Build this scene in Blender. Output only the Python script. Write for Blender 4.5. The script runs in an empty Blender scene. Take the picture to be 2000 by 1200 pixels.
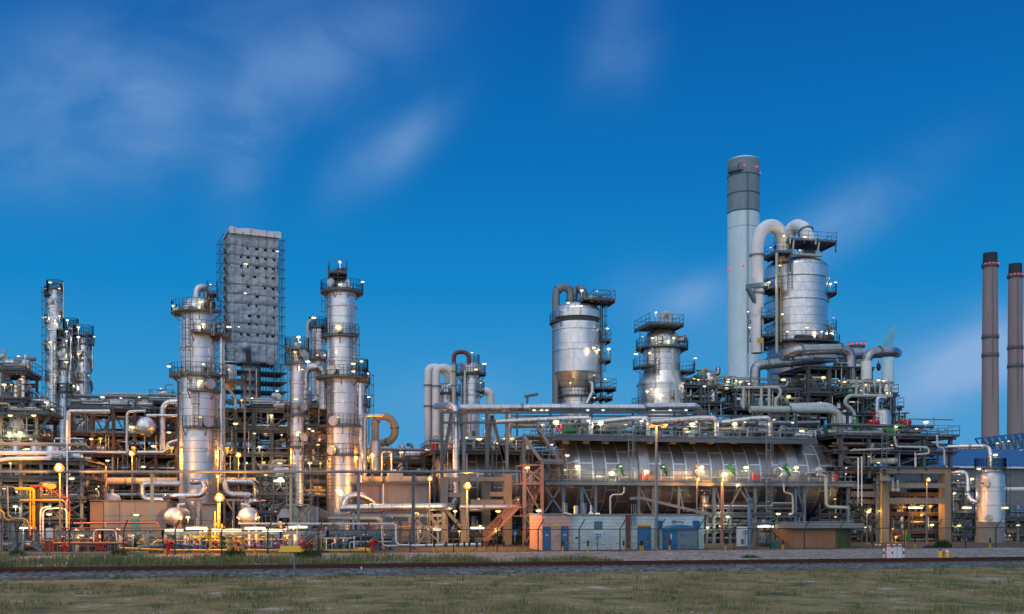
import bpy, math, random
from mathutils import Vector, Matrix, noise
R = math.radians
A = R(12); SA, CA = math.sin(A), math.cos(A)
F, YH, CAMH = 2000.0, 1000.0, 3.4
S = bpy.context.scene
COL = S.collection

# ---------------------------------------------------------------- measuring: photo pixel + plant row -> metres
def T(px, Y): return Y / (CA - SA * (px - 1000) / F)
def P(px, py, Y):
    t = T(px, Y); k = (px - 1000) / F
    return Vector((t * (SA + CA * k), Y, CAMH + t * (YH - py) / F))
def MPP(px, Y): return T(px, Y) / F
def XX(px, Y): return P(px, 1000, Y).x
def ZZ(px, py, Y): return P(px, py, Y).z

# ---------------------------------------------------------------- mesh builder
class MB:
    def __init__(s): s.v = []; s.f = []; s.uv = []
    def add(s, vs, fs, uvs=None):
        b = len(s.v); s.v += [Vector(v) for v in vs]
        for i, f in enumerate(fs):
            s.f.append([b + k for k in f]); s.uv.append(uvs[i] if uvs else None)
        return s
    def xf(s, start, m):
        for i in range(start, len(s.v)): s.v[i] = m @ s.v[i]
        return s
    def box(s, x0, x1, y0, y1, z0, z1):
        vs = [(x, y, z) for z in (z0, z1) for y in (y0, y1) for x in (x0, x1)]
        return s.add(vs, [(0,2,3,1),(4,5,7,6),(0,1,5,4),(2,6,7,3),(0,4,6,2),(1,3,7,5)])
    def bar(s, p, q, w, h=None, caps=True):
        p, q = Vector(p), Vector(q); h = h or w
        d = q - p
        if d.length < 1e-5: return s
        d.normalize(); u = Vector((0,0,1)) if abs(d.z) < .95 else Vector((0,1,0))
        a = d.cross(u).normalized() * w / 2; b = a.normalized().cross(d) * h / 2
        vs = [p-a-b, p+a-b, p+a+b, p-a+b, q-a-b, q+a-b, q+a+b, q-a+b]
        fs = [(0,1,5,4),(1,2,6,5),(2,3,7,6),(3,0,4,7)]
        if caps: fs += [(0,3,2,1),(4,5,6,7)]
        return s.add(vs, fs)
    def hbeam(s, p, q, w, h, t=.05):
        # I section
        p, q = Vector(p), Vector(q); d = (q-p).normalized()
        u = Vector((0,0,1)) if abs(d.z) < .95 else Vector((0,1,0))
        a = d.cross(u).normalized(); b = a.cross(d)
        for o in (b*(h/2-t/2), -b*(h/2-t/2)):
            s.bar(p+o, q+o, w, t) if abs(d.z) < .95 else s.bar(p+o, q+o, w, t)
        s.bar(p, q, t, h-2*t)
        return s
    def rod(s, p, q, r, n=8, r2=None):
        p, q = Vector(p), Vector(q); d = (q-p)
        if d.length < 1e-5: return s
        L = d.length; d.normalize(); r2 = r if r2 is None else r2
        u = Vector((0,0,1)) if abs(d.z) < .95 else Vector((1,0,0))
        a = d.cross(u).normalized(); b = d.cross(a)
        vs = []
        for c, rr in ((p, r), (q, r2)):
            for i in range(n):
                t = 2*math.pi*i/n; vs.append(c + a*math.cos(t)*rr + b*math.sin(t)*rr)
        fs = []; uv = []
        for i in range(n):
            j = (i+1) % n; fs.append((i, j, n+j, n+i))
            w0, w1 = i*2*math.pi*r/n, (i+1)*2*math.pi*r/n
            uv.append(((0,w0),(0,w1),(L,w1),(L,w0)))
        fs += [tuple(range(n-1,-1,-1)), tuple(range(n,2*n))]; uv += [None, None]
        return s.add(vs, fs, uv)
    def pipe(s, pts, r, bend=None, n=14, k=6):
        pts = [Vector(p) for p in pts]
        bend = bend if bend is not None else 3*r
        path = [pts[0]]
        for i in range(1, len(pts)-1):
            a, b, c = pts[i-1], pts[i], pts[i+1]
            d0, d1 = (b-a), (c-b); l0, l1 = d0.length, d1.length
            d0.normalize(); d1.normalize()
            th = d0.angle(d1)
            if th < .03: path.append(b); continue
            tt = math.tan(th/2); d = min(bend*tt, .49*l0, .49*l1); rad = d/tt
            nrm = (d1-d0).normalized(); cen = b + nrm*(rad/math.cos(th/2))
            s0 = b - d0*d; ax = d0.cross(d1).normalized(); v0 = s0-cen
            kk = max(2, int(k*th/(math.pi/2))+1)
            for j in range(kk+1):
                path.append(cen + Matrix.Rotation(th*j/kk, 3, ax) @ v0)
        path.append(pts[-1])
        q = [path[0]]
        for p in path[1:]:
            if (p-q[-1]).length > 1e-4: q.append(p)
        path = q
        d = (path[1]-path[0]).normalized()
        u = Vector((0,0,1)) if abs(d.z) < .9 else Vector((1,0,0))
        a = d.cross(u).normalized()
        vs = []; Ls = []; L = 0
        for i, p in enumerate(path):
            if i == 0: t = (path[1]-p).normalized(); sc = 1
            elif i == len(path)-1: t = (p-path[i-1]).normalized()
            else:
                t = ((path[i+1]-p).normalized()+(p-path[i-1]).normalized()).normalized()
            if i: L += (p-path[i-1]).length
            a = (a - t*a.dot(t)).normalized(); b = t.cross(a); Ls.append(L)
            for j in range(n):
                w = 2*math.pi*j/n; vs.append(p + (a*math.cos(w)+b*math.sin(w))*r)
        fs = []; uv = []
        for i in range(len(path)-1):
            for j in range(n):
                j2 = (j+1) % n; w0, w1 = j*2*math.pi*r/n, (j+1)*2*math.pi*r/n
                fs.append((i*n+j, i*n+j2, (i+1)*n+j2, (i+1)*n+j))
                uv.append(((Ls[i],w0),(Ls[i],w1),(Ls[i+1],w1),(Ls[i+1],w0)))
        fs += [tuple(range(n-1,-1,-1)), tuple(range((len(path)-1)*n, len(path)*n))]; uv += [None, None]
        return s.add(vs, fs, uv)
    def lathe(s, prof, c, n=40, a0=0, a1=2*math.pi, uvr=None):
        # prof: (r, z) bottom to top, c: (x, y, 0) origin
        c = Vector(c); full = abs(a1-a0-2*math.pi) < 1e-6
        m = n if full else n+1
        vs = []; Ls = [0]
        for i, (r, z) in enumerate(prof):
            if i: Ls.append(Ls[-1]+math.hypot(r-prof[i-1][0], z-prof[i-1][1]))
            for j in range(m):
                w = a0+(a1-a0)*j/n; vs.append(c+Vector((r*math.cos(w), r*math.sin(w), z)))
        rm = uvr or max(p[0] for p in prof)
        fs = []; uv = []
        for i in range(len(prof)-1):
            for j in range(n):
                j2 = (j+1) % m if full else j+1
                u0, u1 = rm*(a1-a0)*j/n, rm*(a1-a0)*(j+1)/n
                fs.append((i*m+j, i*m+j2, (i+1)*m+j2, (i+1)*m+j))
                uv.append(((u0,Ls[i]),(u1,Ls[i]),(u1,Ls[i+1]),(u0,Ls[i+1])))
        if full:
            if prof[0][0] > 1e-4: fs.append(tuple(range(m-1,-1,-1))); uv.append(None)
            if prof[-1][0] > 1e-4: fs.append(tuple(range((len(prof)-1)*m, len(prof)*m))); uv.append(None)
        return s.add(vs, fs, uv)
    def ball(s, c, rx, ry=None, rz=None, n=10, k=6):
        ry = ry or rx; rz = rz or rx; st = len(s.v)
        s.lathe([(max(math.sin(math.pi*i/k), 1e-5), -math.cos(math.pi*i/k)) for i in range(k+1)], (0,0,0), n)
        return s.xf(st, Matrix.Translation(Vector(c)) @ Matrix.Diagonal((rx, ry, rz, 1)))
    def torus(s, c, R_, r, n=24, k=6, axis='Z'):
        st = len(s.v)
        prof = [(R_+r*math.cos(2*math.pi*i/k), r*math.sin(2*math.pi*i/k)) for i in range(k+1)]
        s.lathe(prof, (0,0,0), n)
        m = {'Z': Matrix.Identity(4), 'Y': Matrix.Rotation(R(90), 4, 'X'), 'X': Matrix.Rotation(R(90), 4, 'Y')}[axis]
        return s.xf(st, Matrix.Translation(Vector(c)) @ m)
    def ringslab(s, c, r0, r1, z0, z1, a0, a1, n=24):
        c = Vector(c); vs = []
        for j in range(n+1):
            w = a0+(a1-a0)*j/n; cs, sn = math.cos(w), math.sin(w)
            for r, z in ((r0,z0),(r1,z0),(r1,z1),(r0,z1)): vs.append(c+Vector((r*cs, r*sn, z)))
        fs = []
        for j in range(n):
            a, b = j*4, j*4+4
            fs += [(a,b,b+1,a+1),(a+1,b+1,b+2,a+2),(a+2,b+2,b+3,a+3),(a+3,b+3,b,a)]
        fs += [(0,1,2,3), (n*4+3,n*4+2,n*4+1,n*4)]
        return s.add(vs, fs)
    def railing(s, pts, h=1.05, sp=1.3, w=.05, closed=False):
        pts = [Vector(p) for p in pts]
        if closed: pts.append(pts[0])
        for a, b in zip(pts, pts[1:]):
            L = (b-a).length
            for zz in (h, h*.52): s.bar(a+Vector((0,0,zz)), b+Vector((0,0,zz)), w, w, False)
            s.bar(a+Vector((0,0,.09)), b+Vector((0,0,.09)), .02, .10, False)
            k = max(1, int(round(L/sp)))
            for i in range(k+1):
                p = a+(b-a)*i/k; s.bar(p, p+Vector((0,0,h)), w, w, False)
        return s
    def ladder(s, p, h, ang=-90, w=.5, cage=True):
        # ang: direction the climber's back faces, degrees
        p = Vector(p); d = Vector((math.cos(R(ang)), math.sin(R(ang)), 0)); e = Vector((-d.y, d.x, 0))
        for o in (-w/2, w/2): s.bar(p+e*o, p+e*o+Vector((0,0,h)), .06, .06)
        z = .2
        while z < h: s.bar(p-e*w/2+Vector((0,0,z)), p+e*w/2+Vector((0,0,z)), .035, .035, False); z += .35
        if cage:
            rr = .4; z = 2.2
            arc = [(e*(math.cos(R(t))*rr)+d*(math.sin(R(t))*rr+.15)) for t in range(0, 181, 30)]
            while z < h+.8:
                for a, b in zip(arc, arc[1:]): s.bar(p+a+Vector((0,0,z)), p+b+Vector((0,0,z)), .04, .05, False)
                z += 1.1
            if h > 2.6:
                for a in arc[1:-1:2]: s.bar(p+a+Vector((0,0,2.2)), p+a+Vector((0,0,h+.6)), .04, .03, False)
        return s
    def stair(s, p, q, w=.8, wy=None):
        # flight from p (low) to q (high); width along Y
        p, q = Vector(p), Vector(q); o = Vector((0, w/2, 0))
        for k in (-1, 1):
            s.bar(p+o*k, q+o*k, .06, .26)
            for zz in (.55, 1.0): s.bar(p+o*k+Vector((0,0,zz)), q+o*k+Vector((0,0,zz)), .05, .05, False)
            for i in range(5):
                c = p+(q-p)*i/4+o*k; s.bar(c, c+Vector((0,0,1.0)), .05, .05, False)
        n = max(3, int((q.z-p.z)/.22))
        for i in range(n):
            c = p+(q-p)*(i+.5)/n; s.box(c.x-.13, c.x+.13, c.y-w/2, c.y+w/2, c.z-.02, c.z+.02)
        return s
    def build(s, name, mat, parent=None, smooth=True, loc=None):
        me = bpy.data.meshes.new(name)
        if parent is not None:
            rt = parent
            while rt.parent: rt = rt.parent
            o = Vector(rt.location)
        else:
            if loc is None:
                lo = [min(v[i] for v in s.v) for i in range(3)]; hi = [max(v[i] for v in s.v) for i in range(3)]
                loc = Vector(((lo[0]+hi[0])/2, (lo[1]+hi[1])/2, lo[2]))
            o = Vector(loc)
        me.from_pydata([v-o for v in s.v], [], s.f)
        if any(u for u in s.uv):
            ul = me.uv_layers.new(name='UVMap'); flat = []
            for f, u in zip(s.f, s.uv):
                if u:
                    for c in u: flat += [c[0], c[1]]
                else: flat += [0.3, 0.3]*len(f)
            ul.data.foreach_set('uv', flat)
        if smooth:
            me.polygons.foreach_set('use_smooth', [True]*len(me.polygons))
            me.set_sharp_from_angle(angle=R(38))
        me.materials.append(mat)
        ob = bpy.data.objects.new(name, me); COL.objects.link(ob)
        if parent is not None: ob.parent = parent
        else: ob.location = o
        return ob

def tag(o, label, cat, group=None, kind=None):
    if label: o['label'] = label
    if cat: o['category'] = cat
    if group: o['group'] = group
    if kind or cat: o['kind'] = kind or 'thing'
    return o
def thing(name, label, cat, loc, group=None):
    o = bpy.data.objects.new(name, None); COL.objects.link(o)
    o.empty_display_size = .3; o.location = Vector(loc)
    return tag(o, label, cat, group)
def setting(name, mb, mat, kind='structure'):
    o = mb.build(name, mat, None, smooth=False, loc=Vector((0,0,0))); o['kind'] = kind
    return o
def dup(root, loc, label=None, group=None, rotz=None):
    r = root.copy(); COL.objects.link(r); r.location = Vector(loc)
    if label: r['label'] = label
    if group: r['group'] = group
    if rotz is not None: r.rotation_euler.z = rotz
    for ch in list(root.children):
        c = ch.copy(); COL.objects.link(c); c.parent = r
        for g in list(ch.children):
            d = g.copy(); COL.objects.link(d); d.parent = c
    return r

# ---------------------------------------------------------------- materials
M = {}
def nt_new(name):
    m = bpy.data.materials.new(name); m.use_nodes = True
    return m, m.node_tree.nodes, m.node_tree.links, m.node_tree.nodes['Principled BSDF']
def rgb(c): return (c[0], c[1], c[2], 1)
def paint(name, c, rough=.6, metal=0.0, amt=.22, scale=1.2, streak=True, bump=.0, dirt=(.10,.085,.07), dirt_amt=.35):
    m, N, L, b = nt_new(name)
    tc = N.new('ShaderNodeTexCoord')
    mp = N.new('ShaderNodeMapping'); mp.inputs['Scale'].default_value = (scale, scale, scale*(.25 if streak else 1))
    L.new(tc.outputs['Object'], mp.inputs['Vector'])
    n1 = N.new('ShaderNodeTexNoise'); n1.inputs['Scale'].default_value = 1.6; n1.inputs['Detail'].default_value = 6; n1.inputs['Roughness'].default_value = .65
    L.new(mp.outputs[0], n1.inputs['Vector'])
    r1 = N.new('ShaderNodeMapRange'); r1.inputs['From Min'].default_value = .3; r1.inputs['From Max'].default_value = .7
    r1.inputs['To Min'].default_value = 1-amt; r1.inputs['To Max'].default_value = 1+amt*.6
    L.new(n1.outputs['Fac'], r1.inputs['Value'])
    mul = N.new('ShaderNodeMix'); mul.data_type = 'RGBA'; mul.blend_type = 'MULTIPLY'; mul.inputs['Factor'].default_value = 1
    mul.inputs['A'].default_value = rgb(c); L.new(r1.outputs[0], mul.inputs['B'])
    n2 = N.new('ShaderNodeTexNoise'); n2.inputs['Scale'].default_value = .55; n2.inputs['Detail'].default_value = 8; n2.inputs['Roughness'].default_value = .75
    L.new(tc.outputs['Object'], n2.inputs['Vector'])
    r2 = N.new('ShaderNodeMapRange'); r2.inputs['From Min'].default_value = .55; r2.inputs['From Max'].default_value = .75
    r2.inputs['To Min'].default_value = 0; r2.inputs['To Max'].default_value = dirt_amt
    L.new(n2.outputs['Fac'], r2.inputs['Value'])
    mx = N.new('ShaderNodeMix'); mx.data_type = 'RGBA'; mx.inputs['B'].default_value = rgb(dirt)
    L.new(r2.outputs[0], mx.inputs['Factor']); L.new(mul.outputs['Result'], mx.inputs['A'])
    L.new(mx.outputs['Result'], b.inputs['Base Color'])
    b.inputs['Metallic'].default_value = metal
    rr = N.new('ShaderNodeMapRange'); rr.inputs['To Min'].default_value = max(.05, rough-.1); rr.inputs['To Max'].default_value = min(1, rough+.15)
    L.new(n1.outputs['Fac'], rr.inputs['Value']); L.new(rr.outputs[0], b.inputs['Roughness'])
    if bump:
        bp = N.new('ShaderNodeBump'); bp.inputs['Strength'].default_value = bump; bp.inputs['Distance'].default_value = .03
        L.new(n1.outputs['Fac'], bp.inputs['Height']); L.new(bp.outputs[0], b.inputs['Normal'])
    M[name] = m; return m
def cladding(name, c, w=1.6, h=1.0, seam=(.12,.12,.13), rough=.34, metal=.92, var=.16, mort=.02, wob=.25, offs=.5, dirt=.25, swap=False, bump=.35):
    m, N, L, b = nt_new(name)
    tc = N.new('ShaderNodeTexCoord')
    br = N.new('ShaderNodeTexBrick'); br.offset = offs; br.inputs['Scale'].default_value = 1
    br.inputs['Brick Width'].default_value = w; br.inputs['Row Height'].default_value = h
    br.inputs['Mortar Size'].default_value = mort; br.inputs['Mortar Smooth'].default_value = .2; br.inputs['Bias'].default_value = 0
    br.inputs['Color1'].default_value = rgb([x*(1-var) for x in c]); br.inputs['Color2'].default_value = rgb([min(1, x*(1+var)) for x in c])
    br.inputs['Mortar'].default_value = rgb(seam)
    if swap:
        sp = N.new('ShaderNodeSeparateXYZ'); cb = N.new('ShaderNodeCombineXYZ')
        L.new(tc.outputs['UV'], sp.inputs[0]); L.new(sp.outputs[0], cb.inputs[1]); L.new(sp.outputs[1], cb.inputs[0])
        L.new(cb.outputs[0], br.inputs['Vector'])
    else: L.new(tc.outputs['UV'], br.inputs['Vector'])
    n2 = N.new('ShaderNodeTexNoise'); n2.inputs['Scale'].default_value = .7; n2.inputs['Detail'].default_value = 8; n2.inputs['Roughness'].default_value = .7
    mp = N.new('ShaderNodeMapping'); mp.inputs['Scale'].default_value = (1.4, 1.4, .35)
    L.new(tc.outputs['Object'], mp.inputs[0]); L.new(mp.outputs[0], n2.inputs['Vector'])
    r2 = N.new('ShaderNodeMapRange'); r2.inputs['From Min'].default_value = .45; r2.inputs['From Max'].default_value = .72
    r2.inputs['To Max'].default_value = dirt
    L.new(n2.outputs['Fac'], r2.inputs['Value'])
    mx = N.new('ShaderNodeMix'); mx.data_type = 'RGBA'; mx.inputs['B'].default_value = rgb((.16,.13,.11))
    L.new(r2.outputs[0], mx.inputs['Factor']); L.new(br.outputs['Color'], mx.inputs['A'])
    L.new(mx.outputs['Result'], b.inputs['Base Color'])
    b.inputs['Metallic'].default_value = metal
    rr = N.new('ShaderNodeMapRange'); rr.inputs['From Min'].default_value = .3; rr.inputs['From Max'].default_value = .7
    rr.inputs['To Min'].default_value = rough-.07; rr.inputs['To Max'].default_value = rough+.14
    n3 = N.new('ShaderNodeTexNoise'); n3.inputs['Scale'].default_value = 2.3; n3.inputs['Detail'].default_value = 3
    L.new(tc.outputs['Object'], n3.inputs['Vector']); L.new(n3.outputs['Fac'], rr.inputs['Value']); L.new(rr.outputs[0], b.inputs['Roughness'])
    # seams and slightly uneven sheets
    ml = N.new('ShaderNodeMath'); ml.operation = 'MULTIPLY'; ml.inputs[1].default_value = wob; L.new(n3.outputs['Fac'], ml.inputs[0])
    sb = N.new('ShaderNodeMath'); sb.operation = 'SUBTRACT'; L.new(ml.outputs[0], sb.inputs[0]); L.new(br.outputs['Fac'], sb.inputs[1])
    bp = N.new('ShaderNodeBump'); bp.inputs['Strength'].default_value = bump; bp.inputs['Distance'].default_value = .05
    L.new(sb.outputs[0], bp.inputs['Height']); L.new(bp.outputs[0], b.inputs['Normal'])
    M[name] = m; return m
def corrugated(name, c, pitch=.5, axis='X', rough=.5, metal=.2, amt=.2):
    m = paint(name, c, rough, metal, amt); N, L = m.node_tree.nodes, m.node_tree.links; b = N['Principled BSDF']
    tc = N.new('ShaderNodeTexCoord'); wv = N.new('ShaderNodeTexWave'); wv.bands_direction = axis
    wv.inputs['Scale'].default_value = .314/pitch; L.new(tc.outputs['Object'], wv.inputs['Vector'])
    bp = N.new('ShaderNodeBump'); bp.inputs['Strength'].default_value = .6; bp.inputs['Distance'].default_value = .08
    L.new(wv.outputs['Fac'], bp.inputs['Height']); L.new(bp.outputs[0], b.inputs['Normal']); return m
def bricky(name, c, mortar, w=.5, h=.25, rough=.8, axis='XZ', amt=.12):
    m, N, L, b = nt_new(name)
    tc = N.new('ShaderNodeTexCoord'); sp = N.new('ShaderNodeSeparateXYZ'); cb = N.new('ShaderNodeCombineXYZ')
    L.new(tc.outputs['Object'], sp.inputs[0])
    ad = N.new('ShaderNodeMath'); L.new(sp.outputs['X'], ad.inputs[0]); L.new(sp.outputs['Y'], ad.inputs[1])
    L.new(ad.outputs[0], cb.inputs[0]); L.new(sp.outputs['Z'], cb.inputs[1])
    br = N.new('ShaderNodeTexBrick'); br.inputs['Scale'].default_value = 1; br.inputs['Brick Width'].default_value = w; br.inputs['Row Height'].default_value = h
    br.inputs['Mortar Size'].default_value = .012
    br.inputs['Color1'].default_value = rgb([x*(1-amt) for x in c]); br.inputs['Color2'].default_value = rgb([x*(1+amt) for x in c]); br.inputs['Mortar'].default_value = rgb(mortar)
    L.new(cb.outputs[0], br.inputs['Vector'])
    n2 = N.new('ShaderNodeTexNoise'); n2.inputs['Scale'].default_value = .8; n2.inputs['Detail'].default_value = 8; n2.inputs['Roughness'].default_value = .75
    mp = N.new('ShaderNodeMapping'); mp.inputs['Scale'].default_value = (1.5,1.5,.5); L.new(tc.outputs['Object'], mp.inputs[0]); L.new(mp.outputs[0], n2.inputs['Vector'])
    r2 = N.new('ShaderNodeMapRange'); r2.inputs['From Min'].default_value = .45; r2.inputs['From Max'].default_value = .75; r2.inputs['To Max'].default_value = .4
    L.new(n2.outputs['Fac'], r2.inputs['Value'])
    mx = N.new('ShaderNodeMix'); mx.data_type = 'RGBA'; mx.inputs['B'].default_value = rgb([x*.45 for x in c])
    L.new(r2.outputs[0], mx.inputs['Factor']); L.new(br.outputs['Color'], mx.inputs['A']); L.new(mx.outputs['Result'], b.inputs['Base Color'])
    b.inputs['Roughness'].default_value = rough
    bp = N.new('ShaderNodeBump'); bp.inputs['Strength'].default_value = .3; bp.inputs['Distance'].default_value = .02; bp.invert = True
    L.new(br.outputs['Fac'], bp.inputs['Height']); L.new(bp.outputs[0], b.inputs['Normal'])
    M[name] = m; return m
def glow(name, c, e, sample=True):
    m = bpy.data.materials.new(name); m.use_nodes = True; N, L = m.node_tree.nodes, m.node_tree.links
    N.clear(); em = N.new('ShaderNodeEmission'); em.inputs['Color'].default_value = rgb(c); em.inputs['Strength'].default_value = e
    o = N.new('ShaderNodeOutputMaterial'); L.new(em.outputs[0], o.inputs['Surface'])
    m.cycles.emission_sampling = 'FRONT' if sample else 'NONE'
    M[name] = m; return m

cladding('clad', (.74,.75,.77), 5.2, 1.05, seam=(.24,.24,.25), var=.06, rough=.36, mort=.022)
cladding('clad_fine', (.72,.73,.75), 3.6, .72, seam=(.26,.26,.27), var=.07, rough=.36)
cladding('clad_plain', (.80,.80,.81), 3.6, 3.4, mort=.015, var=.05, rough=.38)
cladding('clad_dull', (.5,.5,.51), 4.4, .9, seam=(.2,.2,.2), rough=.44, var=.06)
cladding('clad_gold', (.72,.68,.58), 1.8, 1.0, rough=.4)  # silver sheets with yellow lamplight put into their colour
cladding('drum', (.33,.335,.34), 2.9, 1.45, seam=(.78,.85,.92), rough=.40, mort=.075, var=.2, dirt=.35, metal=.85)
cladding('dome', (.78,.79,.80), .75, 30, seam=(.10,.10,.11), rough=.3, mort=.03, offs=0)
cladding('silver', (.74,.75,.77), 1.1, 40, seam=(.22,.22,.24), rough=.3, mort=.02, offs=0, var=.10)
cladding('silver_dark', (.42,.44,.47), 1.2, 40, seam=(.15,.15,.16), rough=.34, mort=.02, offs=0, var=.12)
cladding('silver_bare', (.63,.64,.66), 2.4, 40, seam=(.3,.3,.3), rough=.38, mort=.01, offs=0, var=.05)
paint('white', (.78,.82,.85), .45, amt=.08, dirt_amt=.12)
paint('chipped', (.78,.81,.84), .5, amt=.10, dirt=(.30,.32,.33), dirt_amt=.65, scale=1.6)
paint('sage', (.44,.49,.45), .45, amt=.12)
paint('beige', (.42,.385,.31), .5, amt=.14)
paint('steel', (.085,.12,.15), .5, .25)
paint('galv', (.19,.235,.27), .45, .45)
paint('grating', (.085,.115,.145), .65, .2)
paint('darksteel', (.055,.06,.065), .6, .1)
paint('rust', (.105,.065,.052), .75, 0, .35)
paint('redsteel', (.27,.165,.14), .6, .1)  # steel with orange lamplight mixed into its base colour
paint('concrete', (.255,.23,.19), .85, 0, .2, .8, bump=.2)
paint('concrete_grey', (.25,.25,.245), .9, 0, .22, .8, bump=.2)
paint('yellow', (.78,.44,.015), .45, amt=.12)
paint('red', (.50,.02,.025), .45, amt=.12)
paint('redpipe', (.32,.11,.08), .5, amt=.2)
paint('blue', (.025,.17,.40), .5, amt=.15)
paint('blue_dark', (.02,.07,.2), .5, amt=.15)
paint('teal', (.02,.22,.28), .5)
paint('bluegrey', (.13,.21,.29), .5, amt=.15)
paint('purple', (.25,.12,.32), .5)
paint('green', (.015,.20,.06), .45)
paint('fence_green', (.012,.035,.022), .5)
paint('black', (.012,.012,.013), .55, dirt_amt=.1)
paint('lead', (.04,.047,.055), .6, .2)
paint('brownpipe', (.16,.05,.035), .55, .1, .3)

paint('metal_plain', (.74,.75,.77), .38, .9)
# ================================================================ camera, world, sun
cam_d = bpy.data.cameras.new('camera'); cam = bpy.data.objects.new('camera', cam_d); COL.objects.link(cam)
cam.location = (0, 0, CAMH); cam.rotation_euler = (R(90), 0, -A)
cam_d.lens = 36; cam_d.sensor_width = 36; cam_d.shift_y = .2; cam_d.clip_end = 5000; cam_d.clip_start = .5
S.camera = cam
S.view_settings.view_transform = 'Standard'; S.view_settings.look = 'None'; S.view_settings.exposure = 0; S.view_settings.gamma = 1
S.cycles.use_denoising = True; S.cycles.max_bounces = 6; S.cycles.diffuse_bounces = 2; S.cycles.glossy_bounces = 3
S.cycles.transparent_max_bounces = 12; S.cycles.sample_clamp_indirect = 4; S.cycles.caustics_reflective = False; S.cycles.caustics_refractive = False
S.cycles.volume_bounces = 1; S.cycles.blur_glossy = 1.0

W = bpy.data.worlds.new('World'); S.world = W; W.use_nodes = True
N, L = W.node_tree.nodes, W.node_tree.links; N.clear()
tc = N.new('ShaderNodeTexCoord'); D = tc.outputs['Generated']
def math_(op, a, b=None, clamp=False):
    n = N.new('ShaderNodeMath'); n.operation = op; n.use_clamp = clamp
    for i, x in enumerate((a, b)):
        if x is None: continue
        if isinstance(x, (int, float)): n.inputs[i].default_value = x
        else: L.new(x, n.inputs[i])
    return n.outputs[0]
def vdot(v, c):
    n = N.new('ShaderNodeVectorMath'); n.operation = 'DOT_PRODUCT'; L.new(v, n.inputs[0]); n.inputs[1].default_value = c
    return n.outputs['Value']
def mixc(f, a, b):
    n = N.new('ShaderNodeMix'); n.data_type = 'RGBA'
    for key, x in (('Factor', f), ('A', a), ('B', b)):
        if isinstance(x, (int, float)): n.inputs[key].default_value = x
        elif isinstance(x, tuple): n.inputs[key].default_value = rgb(x)
        else: L.new(x, n.inputs[key])
    return n.outputs['Result']
sp = N.new('ShaderNodeSeparateXYZ'); L.new(D, sp.inputs[0])
def ramp(fac, stops):
    r = N.new('ShaderNodeValToRGB'); L.new(fac, r.inputs[0]); e = r.color_ramp.elements
    e[0].position, e[0].color = stops[0][0], rgb(stops[0][1]); e[1].position, e[1].color = stops[-1][0], rgb(stops[-1][1])
    for p, c in stops[1:-1]:
        k = e.new(p); k.color = rgb(c)
    return r.outputs['Color']
def lin(r, g, b): return tuple(((x/255+.055)/1.055)**2.4 if x > 10 else x/255/12.92 for x in (r, g, b))
front = ramp(sp.outputs['Z'], [(0, lin(86,162,214)), (.06, lin(74,156,210)), (.13, lin(46,147,206)), (.21, lin(8,132,201)), (.32, lin(0,112,186)), (.44, lin(0,92,169)), (.58, lin(24,100,168)), (.72, (.36,.46,.62)), (1, (.56,.64,.76))])
back = ramp(sp.outputs['Z'], [(0, (.70,.74,.80)), (.10, (.86,.94,1.04)), (.28, (1.06,1.18,1.34)), (.55, (.50,.62,.80)), (1, (.52,.61,.74))])
bf = math_('POWER', math_('ADD', vdot(D, (-SA-.30, -CA, 0)), .12, True), 1.6, True)
sky = mixc(bf, front, back)
# soft, wind-drawn clouds
cn = N.new('ShaderNodeTexNoise'); cn.inputs['Scale'].default_value = 6.5; cn.inputs['Detail'].default_value = 4.5; cn.inputs['Roughness'].default_value = .55; cn.inputs['Distortion'].default_value = .5
cm = N.new('ShaderNodeMapping'); cm.inputs['Rotation'].default_value = (0, R(-32), 0); cm.inputs['Scale'].default_value = (1.3, 1.5, 2.1); L.new(D, cm.inputs[0]); L.new(cm.outputs[0], cn.inputs['Vector'])
cmod = N.new('ShaderNodeMapRange'); cmod.inputs['From Min'].default_value = .34; cmod.inputs['From Max'].default_value = .66; cmod.inputs['To Min'].default_value = .30; cmod.inputs['To Max'].default_value = 1.1
L.new(cn.outputs['Fac'], cmod.inputs['Value'])
tot = None
# direction of each cloud (as seen in the photo), half sizes, tilt, strength
for (px, py, a, b, tilt, st) in [
    (120,205,190,120,20,.40),(250,240,120,90,60,.22),(330,255,70,75,60,.36),(475,290,50,105,-20,.52),(600,120,190,75,18,.46),(700,70,120,45,20,.14),
    (795,275,90,36,42,.50),(690,320,80,40,50,.22),(1205,35,45,95,-22,.48),(1250,100,40,70,-20,.16),(1345,585,75,34,28,.50),(1250,590,70,60,15,.16),(1640,440,170,46,35,.36),(1560,480,90,40,35,.12),
    (1840,735,190,66,10,.9),(1960,650,130,55,35,.6),(960,760,260,60,0,.16),(380,60,200,60,15,.14),(30,330,140,70,10,.12),(1450,640,120,60,20,.18)]:
    k, j = (px-1000)/F, (YH-py)/F
    fw, rt, up = Vector((SA,CA,0)), Vector((CA,-SA,0)), Vector((0,0,1))
    c = fw + rt*k + up*j; s_ = c.length; c.normalize()
    u = (rt - c*rt.dot(c)).normalized(); w = c.cross(u)*-1
    if w.z < 0: w = -w
    ct, sn = math.cos(R(tilt)), math.sin(R(tilt))
    e1 = (u*ct+w*sn)*(F*s_/a); e2 = (w*ct-u*sn)*(F*s_/b)
    q1 = math_('SUBTRACT', vdot(D, e1), e1.dot(c)); q2 = math_('SUBTRACT', vdot(D, e2), e2.dot(c))
    q = math_('ADD', math_('MULTIPLY', q1, q1), math_('MULTIPLY', q2, q2))
    g = math_('MULTIPLY', math_('EXPONENT', math_('MULTIPLY', q, -.85)), st)
    fr = math_('GREATER_THAN', vdot(D, c), 0.0); g = math_('MULTIPLY', g, fr)
    tot = g if tot is None else math_('ADD', tot, g)
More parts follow.
